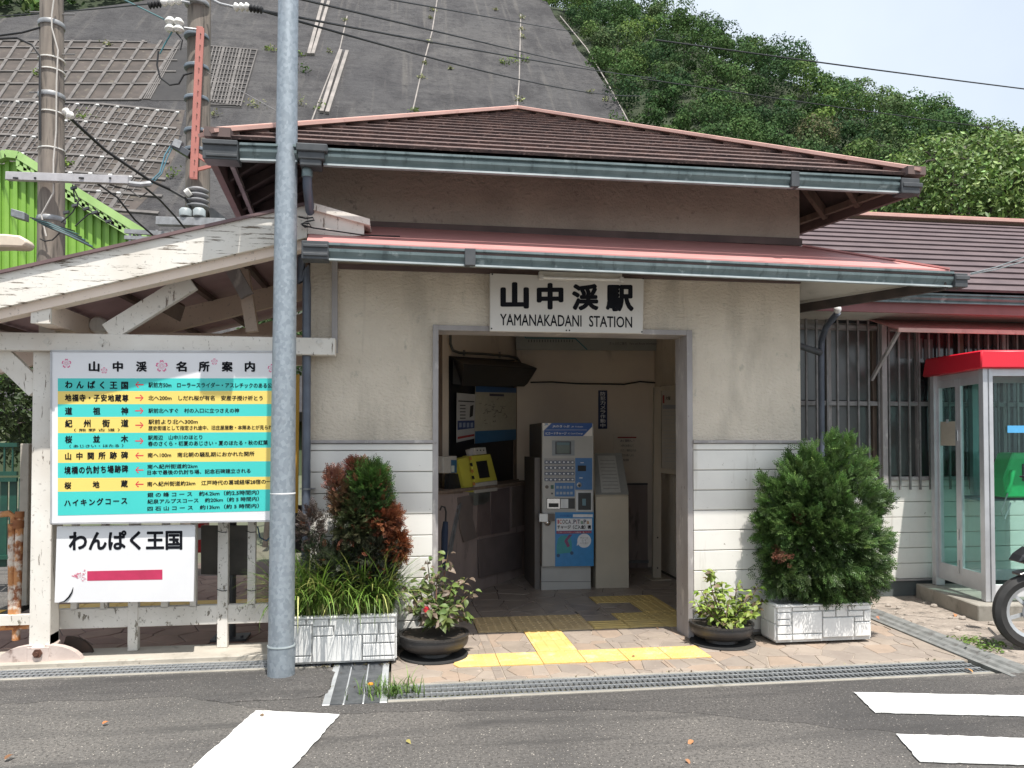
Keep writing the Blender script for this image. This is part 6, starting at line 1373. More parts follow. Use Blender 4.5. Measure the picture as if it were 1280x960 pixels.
# arrester cluster and platform at the foot of pole two
insul(a2(790,835,-.25), Vector((0,0,.30)), 4, .155, pbr('arrester_grey', (.36,.36,.37), (.28,.28,.29), .5, .2), p2, 'cable_drum')
for x in (742,797): MB().lathe([(.06,0),(.085,.01),(.085,.09),(.06,.12),(.02,.13)], a2(x,868,-.4), 14).build('switch_cap', M['gutter_lip'], p2, smooth=50)
MB().tube([a2(745,775,-.4), a2(760,765,-.4)], .055, 12).build('cable_clamp', porc, p2)
MB().bar(a2(630,886,-.4), a2(905,893,-.4), .12, .11).build('platform_beam', zinc, p2, bevel=.004, smooth=0); MB().bar(a2(500,925,-.2), a2(740,940,-.2), .05, .06).bar(a2(500,950,-.2), a2(740,962,-.2), .05, .05).build('platform_rail', zinc, p2, smooth=0)
for x in (520,560,628,690): MB().bar(a2(x,920,-.2), a2(x,965,-.2), .03, .03, (0,1,0)).build('rail_post', zinc, p2, smooth=0)
mb = MB(); mb.prism([a2(835,832,-.1),a2(850,832,-.1),a2(925,888,-.1),a2(925,900,-.1),a2(845,893,-.1)], (0,.2,0)); mb.build('gable_tip', M['gutter_dark'], p2, smooth=0)
# cables
def cable(name, label, pts, r, m=wire, d=None):
    t = MB().tube(pts, r, 6); return t.build(name, m, label=label, cat='cable')
def sag(p, q, s_, n=14): p, q = Vector(p), Vector(q); return [p.lerp(q,k/n)-Vector((0,0,s_*4*(k/n)*(1-k/n))) for k in range(n+1)]
cable('service_cable', 'thick black cable sagging from the left utility pole to the second pole', [a1(262,450,-.1),a1(300,490,.2),a1(360,545,.5),a1(420,600,.8),a1(500,655,1),a1(600,722,1.3),a2(680,758,-.3),a2(740,792,-.35),a2(758,820,-.35),a2(770,862,-.35)], .020)
insul(a1(255,440,-.1), a1(290,470,-.1)-a1(255,440,-.1), 2, .05, porc, p1)
cable('crossarm_cable', 'thin dark cable running from the crossarm down to the platform', [a1(390,735,-.2),a1(470,790,0),a1(540,880,.3),a1(610,940,.8)], .012)
cable('crossarm_wire', 'dark cable hanging from the crossarm end towards the shelter roof', [a1(575,745,-.1),a1(640,800,.4),a1(700,865,1),a1(745,920,1.4)], .013)
MB().tube([a1(517,735,-.2),a1(560,740,-.2),a1(600,735,-.1)], .035, 8).build('arm_clamp', zinc, p1)
teal_ = flat('teal_wire', (.07,.16,.17), .5)
for k in range(7):
    x0, y0 = 120+k*9, 870+k*5; x1, y1 = 300+k*14, 925+k*12
    MB().tube([a1(x0,y0,-.25),a1(185+k*6,885+k*6,-.27),a1(235+k*8,905+k*7,-.25),a1(x1,y1,-.1)], .008, 5).build('bundle_wire', teal_ if k % 2 else wire, p1)
for pts in (((245,890),(290,850),(318,800),(290,745)),((300,905),(350,860),(375,848),(400,850)),((160,955),(180,965),(210,960),(240,930)),((290,740),(300,800),(330,830),(365,845),(430,890),(470,910)),((440,740),(520,760),(560,790),(590,770))): MB().tube([a1(x,y,-.2) for x, y in pts], .008, 5).build('loose_wire', wire, p1)
for x, y in ((265,850),(300,822),(380,850),(345,835),(435,885),(295,752)): MB().obox(a1(x,y,-.2), Vector((.03,0,.01)), Vector((0,.02,0)), Vector((0,0,.014))).build('wire_clamp', M['dark_metal'], p1, smooth=0)
far = lambda x, y, d: AT(x,y,d)
for i, (lab, a_, b2, s_) in enumerate((('topmost thin black line crossing above the roof peak',(378,-20,11),(722,41,40),.0),('thin black line from the second pole crossing the concrete slope',(330,-12,11),(742,86,42),.0),('black line leaving the white insulators of the second pole',(327,13,11.2),(820,98,44),.10),('lowest black line crossing the concrete slope above the roof',(327,13.5,11.2),(800,120,44),.35))):
    cable('power_line', lab, sag(far(*a_), far(*b2), s_), .016 if i < 1 else .020)
cable('power_line', 'long black line crossing the wooded hill to the right edge', sag(far(820,50,44), far(1900,175,90), .6), .045); cable('power_line', 'faint lower line crossing the wooded hill on the right', sag(far(800,98,44), far(1900,225,80), .8), .030)
cable('power_line', 'thin line running from the left edge to the second pole top', sag(far(-40,22,14), far(185,5,11), .02), .010); cable('power_line', 'green tinted line running up to the second pole insulators', [far(150,-3,12), far(211,27,11)], .013, teal_)
cable('stay_wire', 'thin pale wire from the second pole down to the main roof gutter', [a2(830,290,-.2), far(345,138,9), far(455,187,5.2)], .005, M['bar'])
for i, (y0, y1) in enumerate(((343,325),(341,320))): cable('roof_wire', ['lower','upper'][i]+' of two white wires reaching the canopy corner from the right', [far(1213,343-i,5.9), far(1245,337-i*3,5.8), far(1330,312-i*8,5.6)], .0045, M['gutter_lip'])
# street lamp head at the far left edge
sl_ = thing('street_lamp', 'cream street lamp head poking in at the far left edge', 'street lamp', AT(12,302,8.6))
mb = MB(); c0_ = AT(-14,297,8.6); c1_ = AT(30,300,8.6)
mb.prism([AT(x,y,8.6) for x, y in ((-20,292),(5,292),(24,294),(32,299),(33,305),(28,309),(5,308),(-20,309))], (0,.22,0)); mb.build('lamp_head', flat('cream_lamp', (.70,.60,.48), .4), sl_, bevel=.02, smooth=40)
MB().tube([AT(-20,300,8.7), AT(-60,300,8.75), AT(-62,520,8.75)], .03, 8).build('lamp_arm', M['steel'], sl_)
# ================================================================== LIME GREEN FOOTBRIDGE STAIR
fb = thing('green_footbridge', 'lime green corrugated stair enclosure sloping down behind the left pole', 'footbridge', (-9,15.5,0))
lime = pbr('lime_sheet', (.24,.45,.065), (.19,.38,.055), .5, ns=2, stains=(((.18,.40,.05), 4, .58, .75, (2,1,.4)),)); lime2 = pbr('pale_lime_trim', (.40,.60,.22), (.32,.50,.17), .5, ns=3)
FBY = 15.5; vf = lambda x, y: YP(x,y,FBY)
topl = [(-60,206),(0,201),(12,196),(28,198),(188,297)]
def ytop(x): return float(np.interp(x, [a for a, _ in topl], [b for _, b in topl]))
x = -60.
while x < 186:
    x2 = x+5.2; q = [(x,ytop(x)+6),(x2,ytop(x2)+6),(x2,345),(x,345)]; k = int((x+60)/5.2) % 2
    MB().prism([vf(*p)+Vector((0,-.05*k,0)) for p in q], (0,.05,0)).build('corrugated_panel', lime, fb, smooth=0); x = x2
for a_, b2 in zip(topl[:-1], topl[1:]): MB().bar(vf(*a_)+Vector((0,-.1,0)), vf(*b2)+Vector((0,-.1,0)), .18, .14).build('coping', lime2, fb, smooth=0)
MB().bar(vf(28,212)+Vector((0,-.14,0)), vf(188,309)+Vector((0,-.14,0)), .08, .09).build('rail', lime2, fb, smooth=0)
x = 28
while x < 186: MB().bar(vf(x,ytop(x)+2)+Vector((0,-.14,0)), vf(x,ytop(x)+14)+Vector((0,-.14,0)), .06, .08, (0,1,0)).build('rail_post', lime2, fb, smooth=0); x += 9
MB().prism([YP(x,y,12.5) for x, y in ((-60,430),(0,452),(17,468),(0,479),(-60,505))], (0,.3,0)).build('stringer', lime, fb, smooth=0)
MB().prism([vf(-60,250),vf(0,250),vf(0,480),vf(-60,480)], (0,3,0)).build('stair_wall', lime, fb, smooth=0)
# ================================================================== PLANTERS AND PLANTS
pwh = pbr('white_block_paint', (.78,.78,.76), (.70,.70,.685), .55, ns=4, bump=.25, bs=50, stains=(((.42,.41,.37), 9, .64, .82, (1,1,.5)),)); pgr = pbr('planter_grout', (.56,.57,.56), (.46,.46,.45), .8, ns=8)
soil = pbr('dark_soil', (.05,.038,.028), (.03,.024,.018), 1, ns=20, bump=1, bs=60)
def planter(label, x0, x1, y0, y1, h, blocks, side=None):
    t = thing('planter_box', label, 'planter', ((x0+x1)/2,(y0+y1)/2,0), 'white block planters at the wall')
    MB().box(x0,y0,.02,x1,y1,.06).box(x0,y0,.06,x0+.03,y1,h-.01).box(x1-.03,y0,.06,x1,y1,h-.01).box(x0+.03,y0,.06,x1-.03,y0+.03,h-.01).box(x0+.03,y1-.03,.06,x1-.03,y1,h-.01).build('planter_body', pgr, t, smooth=0)
    MB().box(x0+.03,y0+.03,.06,x1-.03,y1-.03,h-.06).build('soil', soil, t, smooth=0)
    W = x1-x0
    for (u0, v0, u1, v1) in blocks:
        g = .0048; MB().box(x0+u0*W+g, y0-.016-random.uniform(0,.004), .03+v0*(h-.045)+g, x0+u1*W-g, y0+.002, .03+v1*(h-.045)-g).build('block', pwh, t, bevel=.0025, smooth=0)
    D = y1-y0
    for xs_, sg in ((x0,-1),(x1,1)):
        for (u0, v0, u1, v1) in ((0,0,.45,.5),(.45,0,1,.5),(0,.5,.7,1),(.7,.5,1,1)):
            g = .0035; MB().box(xs_+sg*.010, y0+u0*D+g, .03+v0*(h-.045)+g, xs_-sg*.002, y0+u1*D-g, .03+v1*(h-.045)-g).build('block', pwh, t, bevel=.0025, smooth=0)
    MB().box(x0-.012,y0-.024,h-.016,x1+.012,y0+.03,h).box(x0-.012,y1-.03,h-.016,x1+.012,y1+.01,h).box(x0-.012,y0+.03,h-.016,x0+.03,y1-.03,h).box(x1-.03,y0+.03,h-.016,x1+.012,y1-.03,h).build('rim', pwh, t, bevel=.003, smooth=0)
    return t
Lx1 = -.035; Lx0 = Lx1-.78
u = lambda x: 0
blL = [(0,.86,.25,1),(.25,.86,.40,1),(0,.16,.30,.86),(0,0,.30,.16),(.30,.82,.44,1),(.44,.82,.50,1),(.30,.60,.48,.82),(.48,.60,.68,1),(.68,.86,1,1),(.68,.60,.86,.86),(.86,.60,1,.86),(.30,0,.72,.60),(.72,.40,.84,.60),(.84,.40,1,.60),(.72,.10,1,.40),(.72,0,1,.10)]
planter('white block planter beside the downpipe, filled with grass and a browning shrub', Lx0, Lx1, 5.28, 5.57, .335, blL)
blR = [(0,.84,.16,1),(0,.64,.15,.84),(0,.46,.15,.64),(0,.20,.16,.46),(0,.02,.16,.20),(.16,.86,.45,1),(.16,.20,.48,.86),(.16,.02,.48,.20),(.45,.86,.62,1),(.48,.66,.62,.86),(.62,.66,.75,1),(.75,.84,1,1),(.75,.66,.92,.84),(.92,.50,1,.84),(.48,.06,.82,.66),(.82,.50,.92,.66),(.82,.06,1,.50)]
x0_, x1_ = G(967,805).x, G(1090,803).x
planter('white block planter on the paving right of the door, under the large green conifer', x0_, x1_, 5.345, 5.57, .295, blR)
# ---- conifer shrubs made of feathery sprays
def sprays(name, C, A, L, cols, parent, m=LM, nl=10, width=.20, lw=.10):
    """each spray: flat frond along A with paired narrow leaflets"""
    C = np.asarray(C,float); A = np.asarray(A,float); A /= np.linalg.norm(A,axis=1,keepdims=True); n = len(C)
    R = rng.normal(size=(n,3)); S = np.cross(A,R); S /= np.linalg.norm(S,axis=1,keepdims=True); N = np.cross(A,S)
    L = (np.asarray(L)*np.ones(n))[:,None]; VV, CC = [], []
    for k in range(nl):
        t = (k+.7)/nl; sd = 1 if k % 2 else -1; base = C+A*L*t*.85; ll = L*(.42*(1-t*.75)+.08)
        dirv = A*.80+S*sd*.62+N*rng.normal(0,.12,(n,1))-np.array([0,0,.10])*t; dirv /= np.linalg.norm(dirv,axis=1,keepdims=True)
        wv = np.cross(dirv,N); wv /= np.linalg.norm(wv,axis=1,keepdims=True); ww = L*lw
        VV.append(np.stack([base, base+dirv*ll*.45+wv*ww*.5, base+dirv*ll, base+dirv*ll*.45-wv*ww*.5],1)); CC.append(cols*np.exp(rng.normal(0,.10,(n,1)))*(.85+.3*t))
    V = np.concatenate(VV).reshape(-1,3); n4 = len(V)//4; Fc = np.arange(4*n4).reshape(n4,4)
    return mesh_np(name, V, Fc, m, parent, np.clip(np.concatenate(CC),0,.6))
def blob(n, c, r, shell=.5, bias=(0,0,0)):
    d = rng.normal(size=(n,3)); d /= np.linalg.norm(d,axis=1,keepdims=True); k = rng.uniform(shell,1,(n,1)); return np.array(c)+d*k*np.array(r), d+np.array(bias)+rng.normal(0,.35,(n,3))
bark = pbr('shrub_bark', (.13,.10,.08), (.20,.17,.14), .9, ns=20)
cf = thing('conifer_shrub', 'large bushy dark green conifer overflowing the right white planter', 'shrub', (3.10,5.46,.24))
mb = MB(); 
for (dx, dz, dy) in ((-.35,.75,.05),(.0,1.12,.05),(.35,.85,0),(.15,.6,-.1),(-.2,.5,-.1),(.42,.45,0),(-.4,.4,.02)): mb.tube([(3.08,5.46,.23),(3.08+dx*.5,5.46+dy*.5,.25+dz*.5),(3.1+dx,5.46+dy,.25+dz)], [.024,.014,.005], 7)
mb.build('stem', pbr('dark_shrub_bark', (.05,.035,.028), (.03,.022,.018), .9, ns=20), cf)
Cs, As, Ks = [], [], []
ctr = [(1020,650,.40,.40,5200),(1035,590,.28,.22,2000),(975,650,.16,.26,1500),(1070,620,.22,.26,2000),(1060,700,.27,.22,2000),(985,700,.20,.18,1300),(1030,565,.15,.14,700),(1095,610,.10,.12,450),(955,612,.10,.09,350),(1085,690,.16,.18,1100),(1010,720,.26,.14,1400),(1080,728,.17,.12,900),(1045,738,.22,.08,900),(990,732,.16,.07,500),(1100,655,.08,.18,500),(1000,590,.17,.16,800),(1060,560,.09,.10,300),(962,655,.09,.12,330)]
core = np.array(YP(1028,720,5.46))
for x, y, rx, rz, n in ctr:
    q = np.array(YP(x,y,5.44)); nb = max(6, n//75)
    for _ in range(nb):     # each branch: sprays strung from inside out to a tip
        d = rng.normal(size=3); d /= np.linalg.norm(d); d[1] *= .8; tip = q+d*np.array([rx,min(rx,.26),rz])*rng.uniform(.75,1.16)
        base = tip+(core+np.array([0,0,.25])-tip)*rng.uniform(.30,.5); k = 46; t = rng.uniform(.25,1,(k,1))**.6; ax = (tip-base)/np.linalg.norm(tip-base)
        C1 = base+(tip-base)*t+rng.normal(0,1,(k,3))*.040*(1.25-t); Cs.append(C1); As.append(ax+rng.normal(0,.38,(k,3))+np.array([0,-.1,-.08]))
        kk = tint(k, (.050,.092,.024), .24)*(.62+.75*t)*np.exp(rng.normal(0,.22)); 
        if rng.random() < .012: kk = tint(k, (.12,.05,.03), .3)
        Ks.append(kk)
for x, y, rx, rz, n in ((1015,640,.20,.24,900),(1035,665,.16,.2,500),(1020,660,.30,.34,900),(1010,715,.32,.16,700),(1060,715,.26,.16,600),(975,715,.18,.14,350),(1040,740,.36,.06,450)):
    c, a = blob(n, YP(x,y,5.42), (rx,.18,rz), .05, (0,-.3,-.1)); Cs.append(c); As.append(a); Ks.append(tint(n, (.040,.072,.02), .3))
Cs = np.concatenate(Cs); Ks = np.concatenate(Ks)
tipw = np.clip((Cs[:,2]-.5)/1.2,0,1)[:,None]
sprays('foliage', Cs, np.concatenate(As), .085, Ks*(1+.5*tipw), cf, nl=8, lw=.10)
bs2 = thing('browning_shrub', 'rust and dark green conifer dying in the left white planter', 'shrub', (-.42,5.43,.28))
mb = MB()
for pts in (((431,765),(425,730),(415,690),(420,640)),((431,765),(440,720),(448,660),(452,600)),((431,765),(455,730),(475,700),(490,670)),((431,765),(410,740),(395,700),(385,660)),((416,720),(411,695),(404,682),(402,668)),((416,715),(422,690),(432,676))): mb.tube([YP(x,y,5.44) for x, y in pts], [.014,.010,.007,.004][:len(pts)] if len(pts) == 4 else [.009,.006,.003], 6)
mb.build('stem', pbr('pale_twig', (.26,.20,.15), (.16,.12,.10), .9, ns=20), bs2)
Cs, As, Ks, Ls = [], [], [], []
for x, y, rx, rz, n, c, bi in ((462,600,.13,.12,1100,(.055,.11,.025),.8),(467,625,.12,.12,700,(.040,.085,.024),.6),(450,640,.17,.15,1300,(.045,.06,.022),.4),(428,622,.08,.14,420,(.13,.075,.042),.7),(418,600,.045,.08,150,(.19,.08,.055),.9),(445,662,.13,.10,620,(.055,.060,.028),.2),(480,648,.11,.09,800,(.17,.058,.028),.3),(495,682,.07,.10,560,(.19,.062,.026),-.1),(470,690,.16,.12,850,(.038,.042,.026),.1),(430,700,.14,.11,620,(.035,.045,.024),.1),(390,655,.07,.13,200,(.08,.06,.05),.6),(393,690,.08,.12,200,(.04,.055,.03),.4),(452,715,.25,.10,800,(.03,.045,.022),.2),(445,585,.05,.05,160,(.14,.05,.035),.8)):
    q = YP(x,y,5.42); cc, a = blob(n, q, (rx,min(rx,.13),rz), .3, (0,-.1,bi)); Cs.append(cc); As.append(a); Ks.append(tint(n, c, .32, (.16,.055,.03), .05))
sprays('foliage', np.concatenate(Cs), np.concatenate(As), .072, np.concatenate(Ks), bs2, nl=8, lw=.11)
# ---- grass blades
def blades(name, B, H, lean, cols, m, parent=None, w_=.007, seg=5, spread=.6, **kw):
    B = np.asarray(B,float); n = len(B); H = (np.asarray(H)*np.ones(n))[:,None]; an = rng.uniform(0,2*np.pi,n); D = np.stack([np.cos(an),np.sin(an),np.zeros(n)],1)*(rng.uniform(.15,1,n)*spread)[:,None]+np.array(lean)
    sdv = np.stack([-np.sin(an),np.cos(an),np.zeros(n)],1); P = []
    bend = (rng.uniform(.5,1.25,n)*(.8+1.9*np.minimum(1.2,np.linalg.norm(D,axis=1))))[:,None]; Dh = D/np.maximum(np.linalg.norm(D[:,:2],axis=1,keepdims=True),.01); Dh[:,2] = 0
    for k in range(seg+1):
        t = k/seg; p = B+Dh*H*(1-np.cos(bend*t))/bend+np.array([0,0,1.])*H*np.sin(bend*t)/bend; ww = w_*(1-t**2)*.5+.0004; P.append(np.stack([p-sdv*ww,p+sdv*ww],1))
    P = np.stack(P,1).reshape(n,-1,3); V = P.reshape(-1,3); m2 = 2*(seg+1); F_ = []
    for k in range(seg): F_.append(np.array([2*k,2*k+1,2*k+3,2*k+2])[None,:]+m2*np.arange(n)[:,None])
    return mesh_np(name, V, np.concatenate(F_), m, parent, np.concatenate([cols]*seg), **kw)
gt_ = thing('planter_grass', 'long arching green grass spilling over the left white planter', 'grass', (-.42,5.42,.28))
n = 1250; B = np.stack([rng.uniform(Lx0+.03,Lx1-.03,n), rng.uniform(5.31,5.54,n), np.full(n,.29)],1); cl_ = tint(n, (.12,.20,.035), .3, (.30,.32,.10), .2)
blades('grass_blades', B, rng.uniform(.22,.62,n), (0,-.08,0), cl_, LM, gt_, w_=.013, spread=.95, seg=7)
n = 40; B = np.stack([rng.uniform(Lx0+.02,Lx1-.02,n), rng.uniform(5.27,5.30,n), np.full(n,.33)],1); blades('hanging_blades', B, rng.uniform(.10,.26,n), (0,-.75,0), tint(n, (.12,.16,.04), .3, (.3,.28,.12), .3), LM, gt_, w_=.006, spread=.9)
n = 30; B = np.stack([rng.uniform(-.16,-.05,n), rng.uniform(5.35,5.5,n), np.full(n,.30)],1); blades('long_stalks', B, rng.uniform(.35,.60,n), (.35,-.1,.1), tint(n, (.11,.16,.05), .3), LM, gt_, w_=.004, spread=.6)
n = 40; B = np.stack([rng.uniform(Lx0-.02,Lx0+.15,n), rng.uniform(5.32,5.5,n), np.full(n,.30)],1); blades('long_stalks', B, rng.uniform(.25,.42,n), (-.55,-.2,.1), tint(n, (.13,.18,.05), .3, (.3,.3,.1), .3), LM, gt_, w_=.006, spread=.5)
# ---- broad-leaved plants
def ovate(name, C, N, T, size, cols, m, parent, curl=.18, asp=.62):
    C, N, T = (np.asarray(a,float) for a in (C,N,T)); n = len(C); N /= np.linalg.norm(N,axis=1,keepdims=True); T = T-(T*N).sum(1,keepdims=True)*N; T /= np.linalg.norm(T,axis=1,keepdims=True); S = np.cross(N,T); sz = (np.asarray(size)*np.ones(n))[:,None]
    prof = [(0,.0,0),(.14,.33,.02),(.38,.5,.05),(.66,.36,.02),(1.,.0,-.14)]; P = []
    for t, w_, h_ in prof: 
        mid = C+T*sz*t+N*sz*(h_-curl*t*t*.6); P.append(mid)
        if w_ > 0: P.append(mid+S*sz*w_*asp+N*sz*.08); P.append(mid-S*sz*w_*asp+N*sz*.08)
    V = np.stack(P,1).reshape(-1,3); k = len(P)  # 0 base,1 m,2 r,3 l,4 m,5 r,6 l,7 m,8 r,9 l,10 tip
    tris = [(0,2,1),(0,1,3),(1,2,5),(1,5,4),(3,1,4),(3,4,6),(4,5,8),(4,8,7),(6,4,7),(6,7,9),(7,8,10),(9,7,10)]
    F_ = np.concatenate([np.array(t_)[None,:]+k*np.arange(n)[:,None] for t_ in tris]); return mesh_np(name, V, F_, m, parent, np.concatenate([cols]*len(tris)))
def bowl_pot(label, c, r, h):
    t = thing('bowl_pot', label, 'flower pot', tuple(c), 'low dark bowl pots by the door'); c = Vector(c)
    MB().lathe([(r*.46,0),(r*.52,.008),(r*.50,.03),(r*.66,.038),(r*.86,.055),(r*.97,.085),(r*1.0,.115),(r*.98,h*.90),(r*1.02,h*.92),(r*1.02,h),(r*.93,h),(r*.90,h*.85),(r*.5,h*.72),(.001,h*.75)], c, 40).build('bowl', pbr('dark_bowl_glaze', (.028,.026,.026), (.045,.042,.04), .4, ns=7, bump=.2, bs=30) if 'bowl' not in M else M['bowl'], t, smooth=40)
    M['bowl'] = bpy.data.materials['dark_bowl_glaze']
    MB().lathe([(r*.93,h-.01),(r*.90,h-.004),(.001,h)], c, 24).build('soil', soil, t, smooth=0)
    for k in range(24): a = 2*math.pi*k/24; MB().lathe([(.006,-.006),(.004,.0)], c+Vector((math.cos(a)*r*1.005, math.sin(a)*r*1.005, h*.96)), 6).build('rim_stud', M['bowl'], t, smooth=0)
    for k in range(3): a = 2*math.pi*k/3+.5; MB().box(-.02,-.02,0,.02,.02,.0).v
    return t
gc = G(543,812); gc2 = G(911,800)
po1 = Vector((G(543,822).x, 5.46, 0)); po2 = Vector((G(911,808).x, 5.50, 0))
bowl_pot('dark bowl pot left of the doorway holding a tall leafy plant and a red flower', po1, .243, .155); bowl_pot('dark bowl pot right of the doorway holding a low bright green plant', po2, .233, .150)
for i, po in enumerate((po1, po2)): MB().lathe([(.225,0),(.24,.004),(.238,.012),(.20,.008),(.001,.006)], po+Vector((.0,-.02,.0)), 36).build('pot_saucer', M['rubber'], label='black plastic saucer under the %s bowl pot' % (('left','right')[i]), cat='saucer', group='saucers under the bowl pots')
def stems_leaves(t, stems, nl, size, col, alt, palt, seed):
    rs3 = np.random.default_rng(seed); mb = MB(); C, N, T, S = [], [], [], []
    for pts in stems:
        pts = [np.array(p) for p in pts]; mb.tube([Vector(p) for p in pts], [.004]*(len(pts)-1)+[.0015], 5)
        for k in range(nl):
            u_ = (k+.5)/nl*(len(pts)-1); i_ = min(int(u_), len(pts)-2); p = pts[i_]+(pts[i_+1]-pts[i_])*(u_-i_); a = rs3.uniform(0,2*np.pi); d = np.array([math.cos(a),math.sin(a)*.8,rs3.uniform(-.25,.35)])
            C.append(p+d*.02); T.append(d); N.append(np.array([0,-.35,.9])+rs3.normal(0,.35,3)); S.append(size*rs3.uniform(.6,1.25)*(1.05-.35*u_/(len(pts)-1)))
    mb.build('stem', pbr('plant_stem', (.14,.06,.04), (.09,.10,.04), .7, ns=20) if 'pst' not in M else M['pst'], t); M['pst'] = bpy.data.materials['plant_stem']
    ovate('leaves', C, N, T, S, tint(len(C), col, .22, alt, palt), LM, t)
pA = thing('potted_shrub', 'tall leafy plant with pinkish green leaves in the left bowl pot', 'plant', tuple(po1+Vector((0,0,.14))))
rr = random.Random(5); S_ = []
def st3(px_pts, Y): return [tuple(YP(x,y,Y+rr.uniform(-.04,.04))) for x, y in px_pts]
for pts, Y_ in ((((548,780),(552,745),(556,715),(560,690)),5.46),(((548,780),(560,750),(572,735),(585,722)),5.44),(((545,780),(540,745),(536,715),(534,700)),5.45),(((540,780),(525,755),(515,740),(510,728)),5.44),(((550,780),(566,765),(578,752),(592,738)),5.42),(((545,780),(545,750),(546,730),(548,718)),5.38),(((545,780),(530,765),(520,762),(512,765)),5.40),(((550,780),(570,770),(580,772),(583,778)),5.40),(((545,780),(552,760),(562,742),(566,728)),5.36),(((540,780),(532,760),(526,742),(522,730)),5.38),(((546,785),(540,770),(536,760),(530,750)),5.32),(((548,785),(556,772),(560,762),(568,756)),5.32)): S_.append(st3(pts, Y_))
stems_leaves(pA, S_, 36, .074, (.12,.17,.045), (.20,.15,.11), .28, 3)
fq = YP(533,762,5.30); mb = MB()
for k in range(6): a = k*1.047; mb.lathe([(.001,-.001),(.010,.001),(.007,.004)], fq+Vector((math.cos(a)*.012,-.004*k/3,math.sin(a)*.014)), 7, 'Y')
mb.build('red_flower', flat('red_petal', (.75,.03,.05), .5), pA)
MB().prism([fq+Vector((dx,.008,dz)) for dx, dz in ((-.035,-.03),(.03,-.035),(.035,.03),(-.03,.035))], (0,.001,0)).build('plant_tag', flat('pale_tag', (.6,.5,.45)), pA, smooth=0)
pB = thing('potted_coleus', 'low bushy bright yellow green plant in the right bowl pot', 'plant', tuple(po2+Vector((0,0,.14)))); S_ = []
for pts, Y_ in ((((905,775),(893,750),(888,728),(886,712)),5.50),(((905,775),(885,760),(880,745),(876,738)),5.46),(((905,775),(905,755),(903,740),(902,728)),5.46),(((910,775),(918,755),(920,740),(922,728)),5.46),(((915,775),(932,755),(942,742),(948,732)),5.47),(((915,775),(940,765),(950,755),(954,748)),5.45),(((900,778),(882,770),(876,762),(870,752)),5.42),(((905,778),(898,762),(894,748),(890,738)),5.40),(((912,778),(920,766),(928,756),(934,748)),5.40),(((908,780),(908,768),(910,758),(912,748)),5.36),(((902,780),(890,770),(884,762),(880,758)),5.36),(((916,780),(930,772),(938,768),(944,764)),5.38),(((905,775),(896,745),(892,722),(894,714)),5.52)): S_.append(st3(pts, Y_))
stems_leaves(pB, S_, 27, .066, (.22,.30,.055), (.14,.10,.06), .10, 4)
# ---- weeds in the drain corner and along the side drain
wdp = G(488,862); n = 150; B = np.stack([rng.normal(wdp.x-.0,.09,n), rng.normal(4.66,.05,n), np.full(n,.0)],1)
wd_ = thing('corner_weed', 'weed tuft with an orange flower growing from the drain corner', 'weed', (wdp.x,4.66,0)); blades('blades', B, rng.uniform(.05,.15,n), (0,0,0), tint(n, (.10,.17,.04), .3), LM, wd_, w_=.006, spread=1.1)
q = G(463,864)+Vector((0,0,.04)); MB().lathe([(.001,-.004),(.018,.0),(.016,.008),(.001,.010)], q, 10).build('orange_flower', flat('orange_petal', (.85,.32,.03)), wd_, smooth=0); MB().tube([q, q+Vector((.03,.02,-.04))], .002, 5).build('flower_stalk', LM if 0 else flat('green_stalk', (.10,.16,.04)), wd_)
Cs = []; 
for x, y in ((1205,800),(1215,803),(1225,806),(1232,812),(1240,812),(1222,800),(1236,806),(1246,806)):
    q = G(x,y); Cs.append(np.array(q)+rng.normal(0,1,(26,3))*[.05,.05,.006]+[0,0,.012])
Cs = np.concatenate(Cs); leaves('ground_weeds', Cs, rng.normal(0,.4,(len(Cs),3))+[0,0,1], .035, LM, tint(len(Cs), (.12,.19,.04), .3), org=tuple(G(1225,805)), kind='stuff')
Cs = []
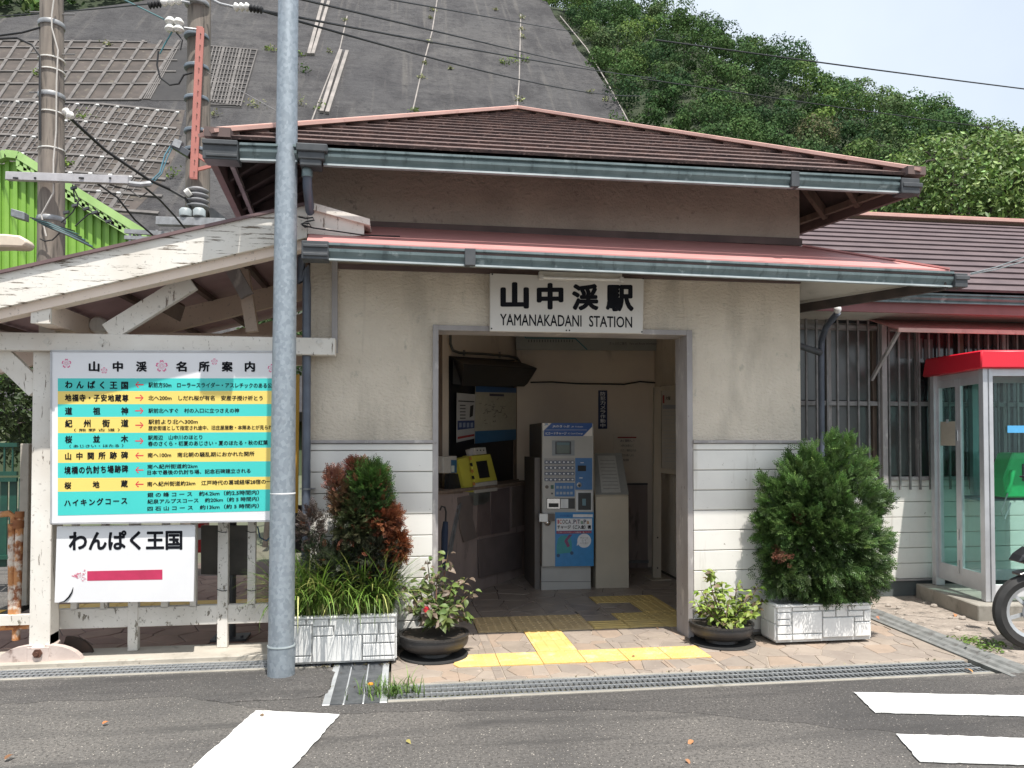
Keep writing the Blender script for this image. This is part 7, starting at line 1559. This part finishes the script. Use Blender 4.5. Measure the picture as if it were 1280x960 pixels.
for k in range(60): x = rng.uniform(-2.6,3.7); Cs.append([x, (5.52 if x < -.5 else 4.82)+rng.normal(0,.015), .008])
for k in range(40): Cs.append([rng.uniform(Lx0,Lx1), 5.25+rng.normal(0,.01), .01])
Cs = np.array(Cs); leaves('kerb_litter', Cs, rng.normal(0,.5,(len(Cs),3))+[0,0,1], .022, LM, tint(len(Cs), (.14,.12,.06), .4), org=(0,4.9,0), kind='stuff')
# fallen leaves, each one its own thing
dl = [leafmat('dry_leaf', .7, .1)]
for i, (x, y, s_, c, lab) in enumerate(((128,908,.035,(.55,.18,.06),'orange fallen leaf on the asphalt left of the white stripe'),(6,953,.05,(.20,.10,.05),'brown fallen leaf at the lower left corner of the road'),(329,898,.035,(.18,.12,.07),'small brown leaf on the upper end of the left white stripe'),(866,928,.045,(.42,.20,.09),'curled brown leaf on the road right of centre'),(857,952,.035,(.36,.18,.09),'small brown leaf near the bottom edge right of centre'),(508,928,.035,(.30,.26,.08),'yellow brown leaf on the road below the door'),(1216,843,.06,(.55,.28,.10),'orange leaves lying at the drain corner on the right'),(1096,772,.04,(.45,.20,.12),'reddish leaf on the side drain beside the right planter'),(1193,769,.06,(.48,.22,.10),'brown leaf on the rubble before the booth base'),(791,821,.03,(.22,.12,.05),'tiny dark leaf on the yellow tactile tiles'),(820,786,.03,(.20,.12,.06),'dead leaf on the threshold tiles'),(1137,777,.03,(.12,.08,.05),'dark scrap beside the side drain'))):
    q = G(x,y); C = np.array([q.x,q.y,.012]); N = np.array([[rng.normal(0,.3),-.3,1.]])
    o = thing('fallen_leaf', lab, 'leaf', (q.x,q.y,.005)); bpy.data.objects.remove(o); del o
    ob = ovate('fallen_leaf', [C], N, [[rng.normal(),rng.normal(),0]], s_, np.array([c]), dl[0], None); ob.location = (0,0,0)
    me = ob.data; V = np.zeros(len(me.vertices)*3, dtype=np.float32); me.vertices.foreach_get('co', V); V = V.reshape(-1,3)-np.array([q.x,q.y,.006],dtype=np.float32); me.vertices.foreach_set('co', V.ravel()); ob.location = (q.x,q.y,.006)
    props(ob, lab, 'leaf', 'fallen leaves on the ground')
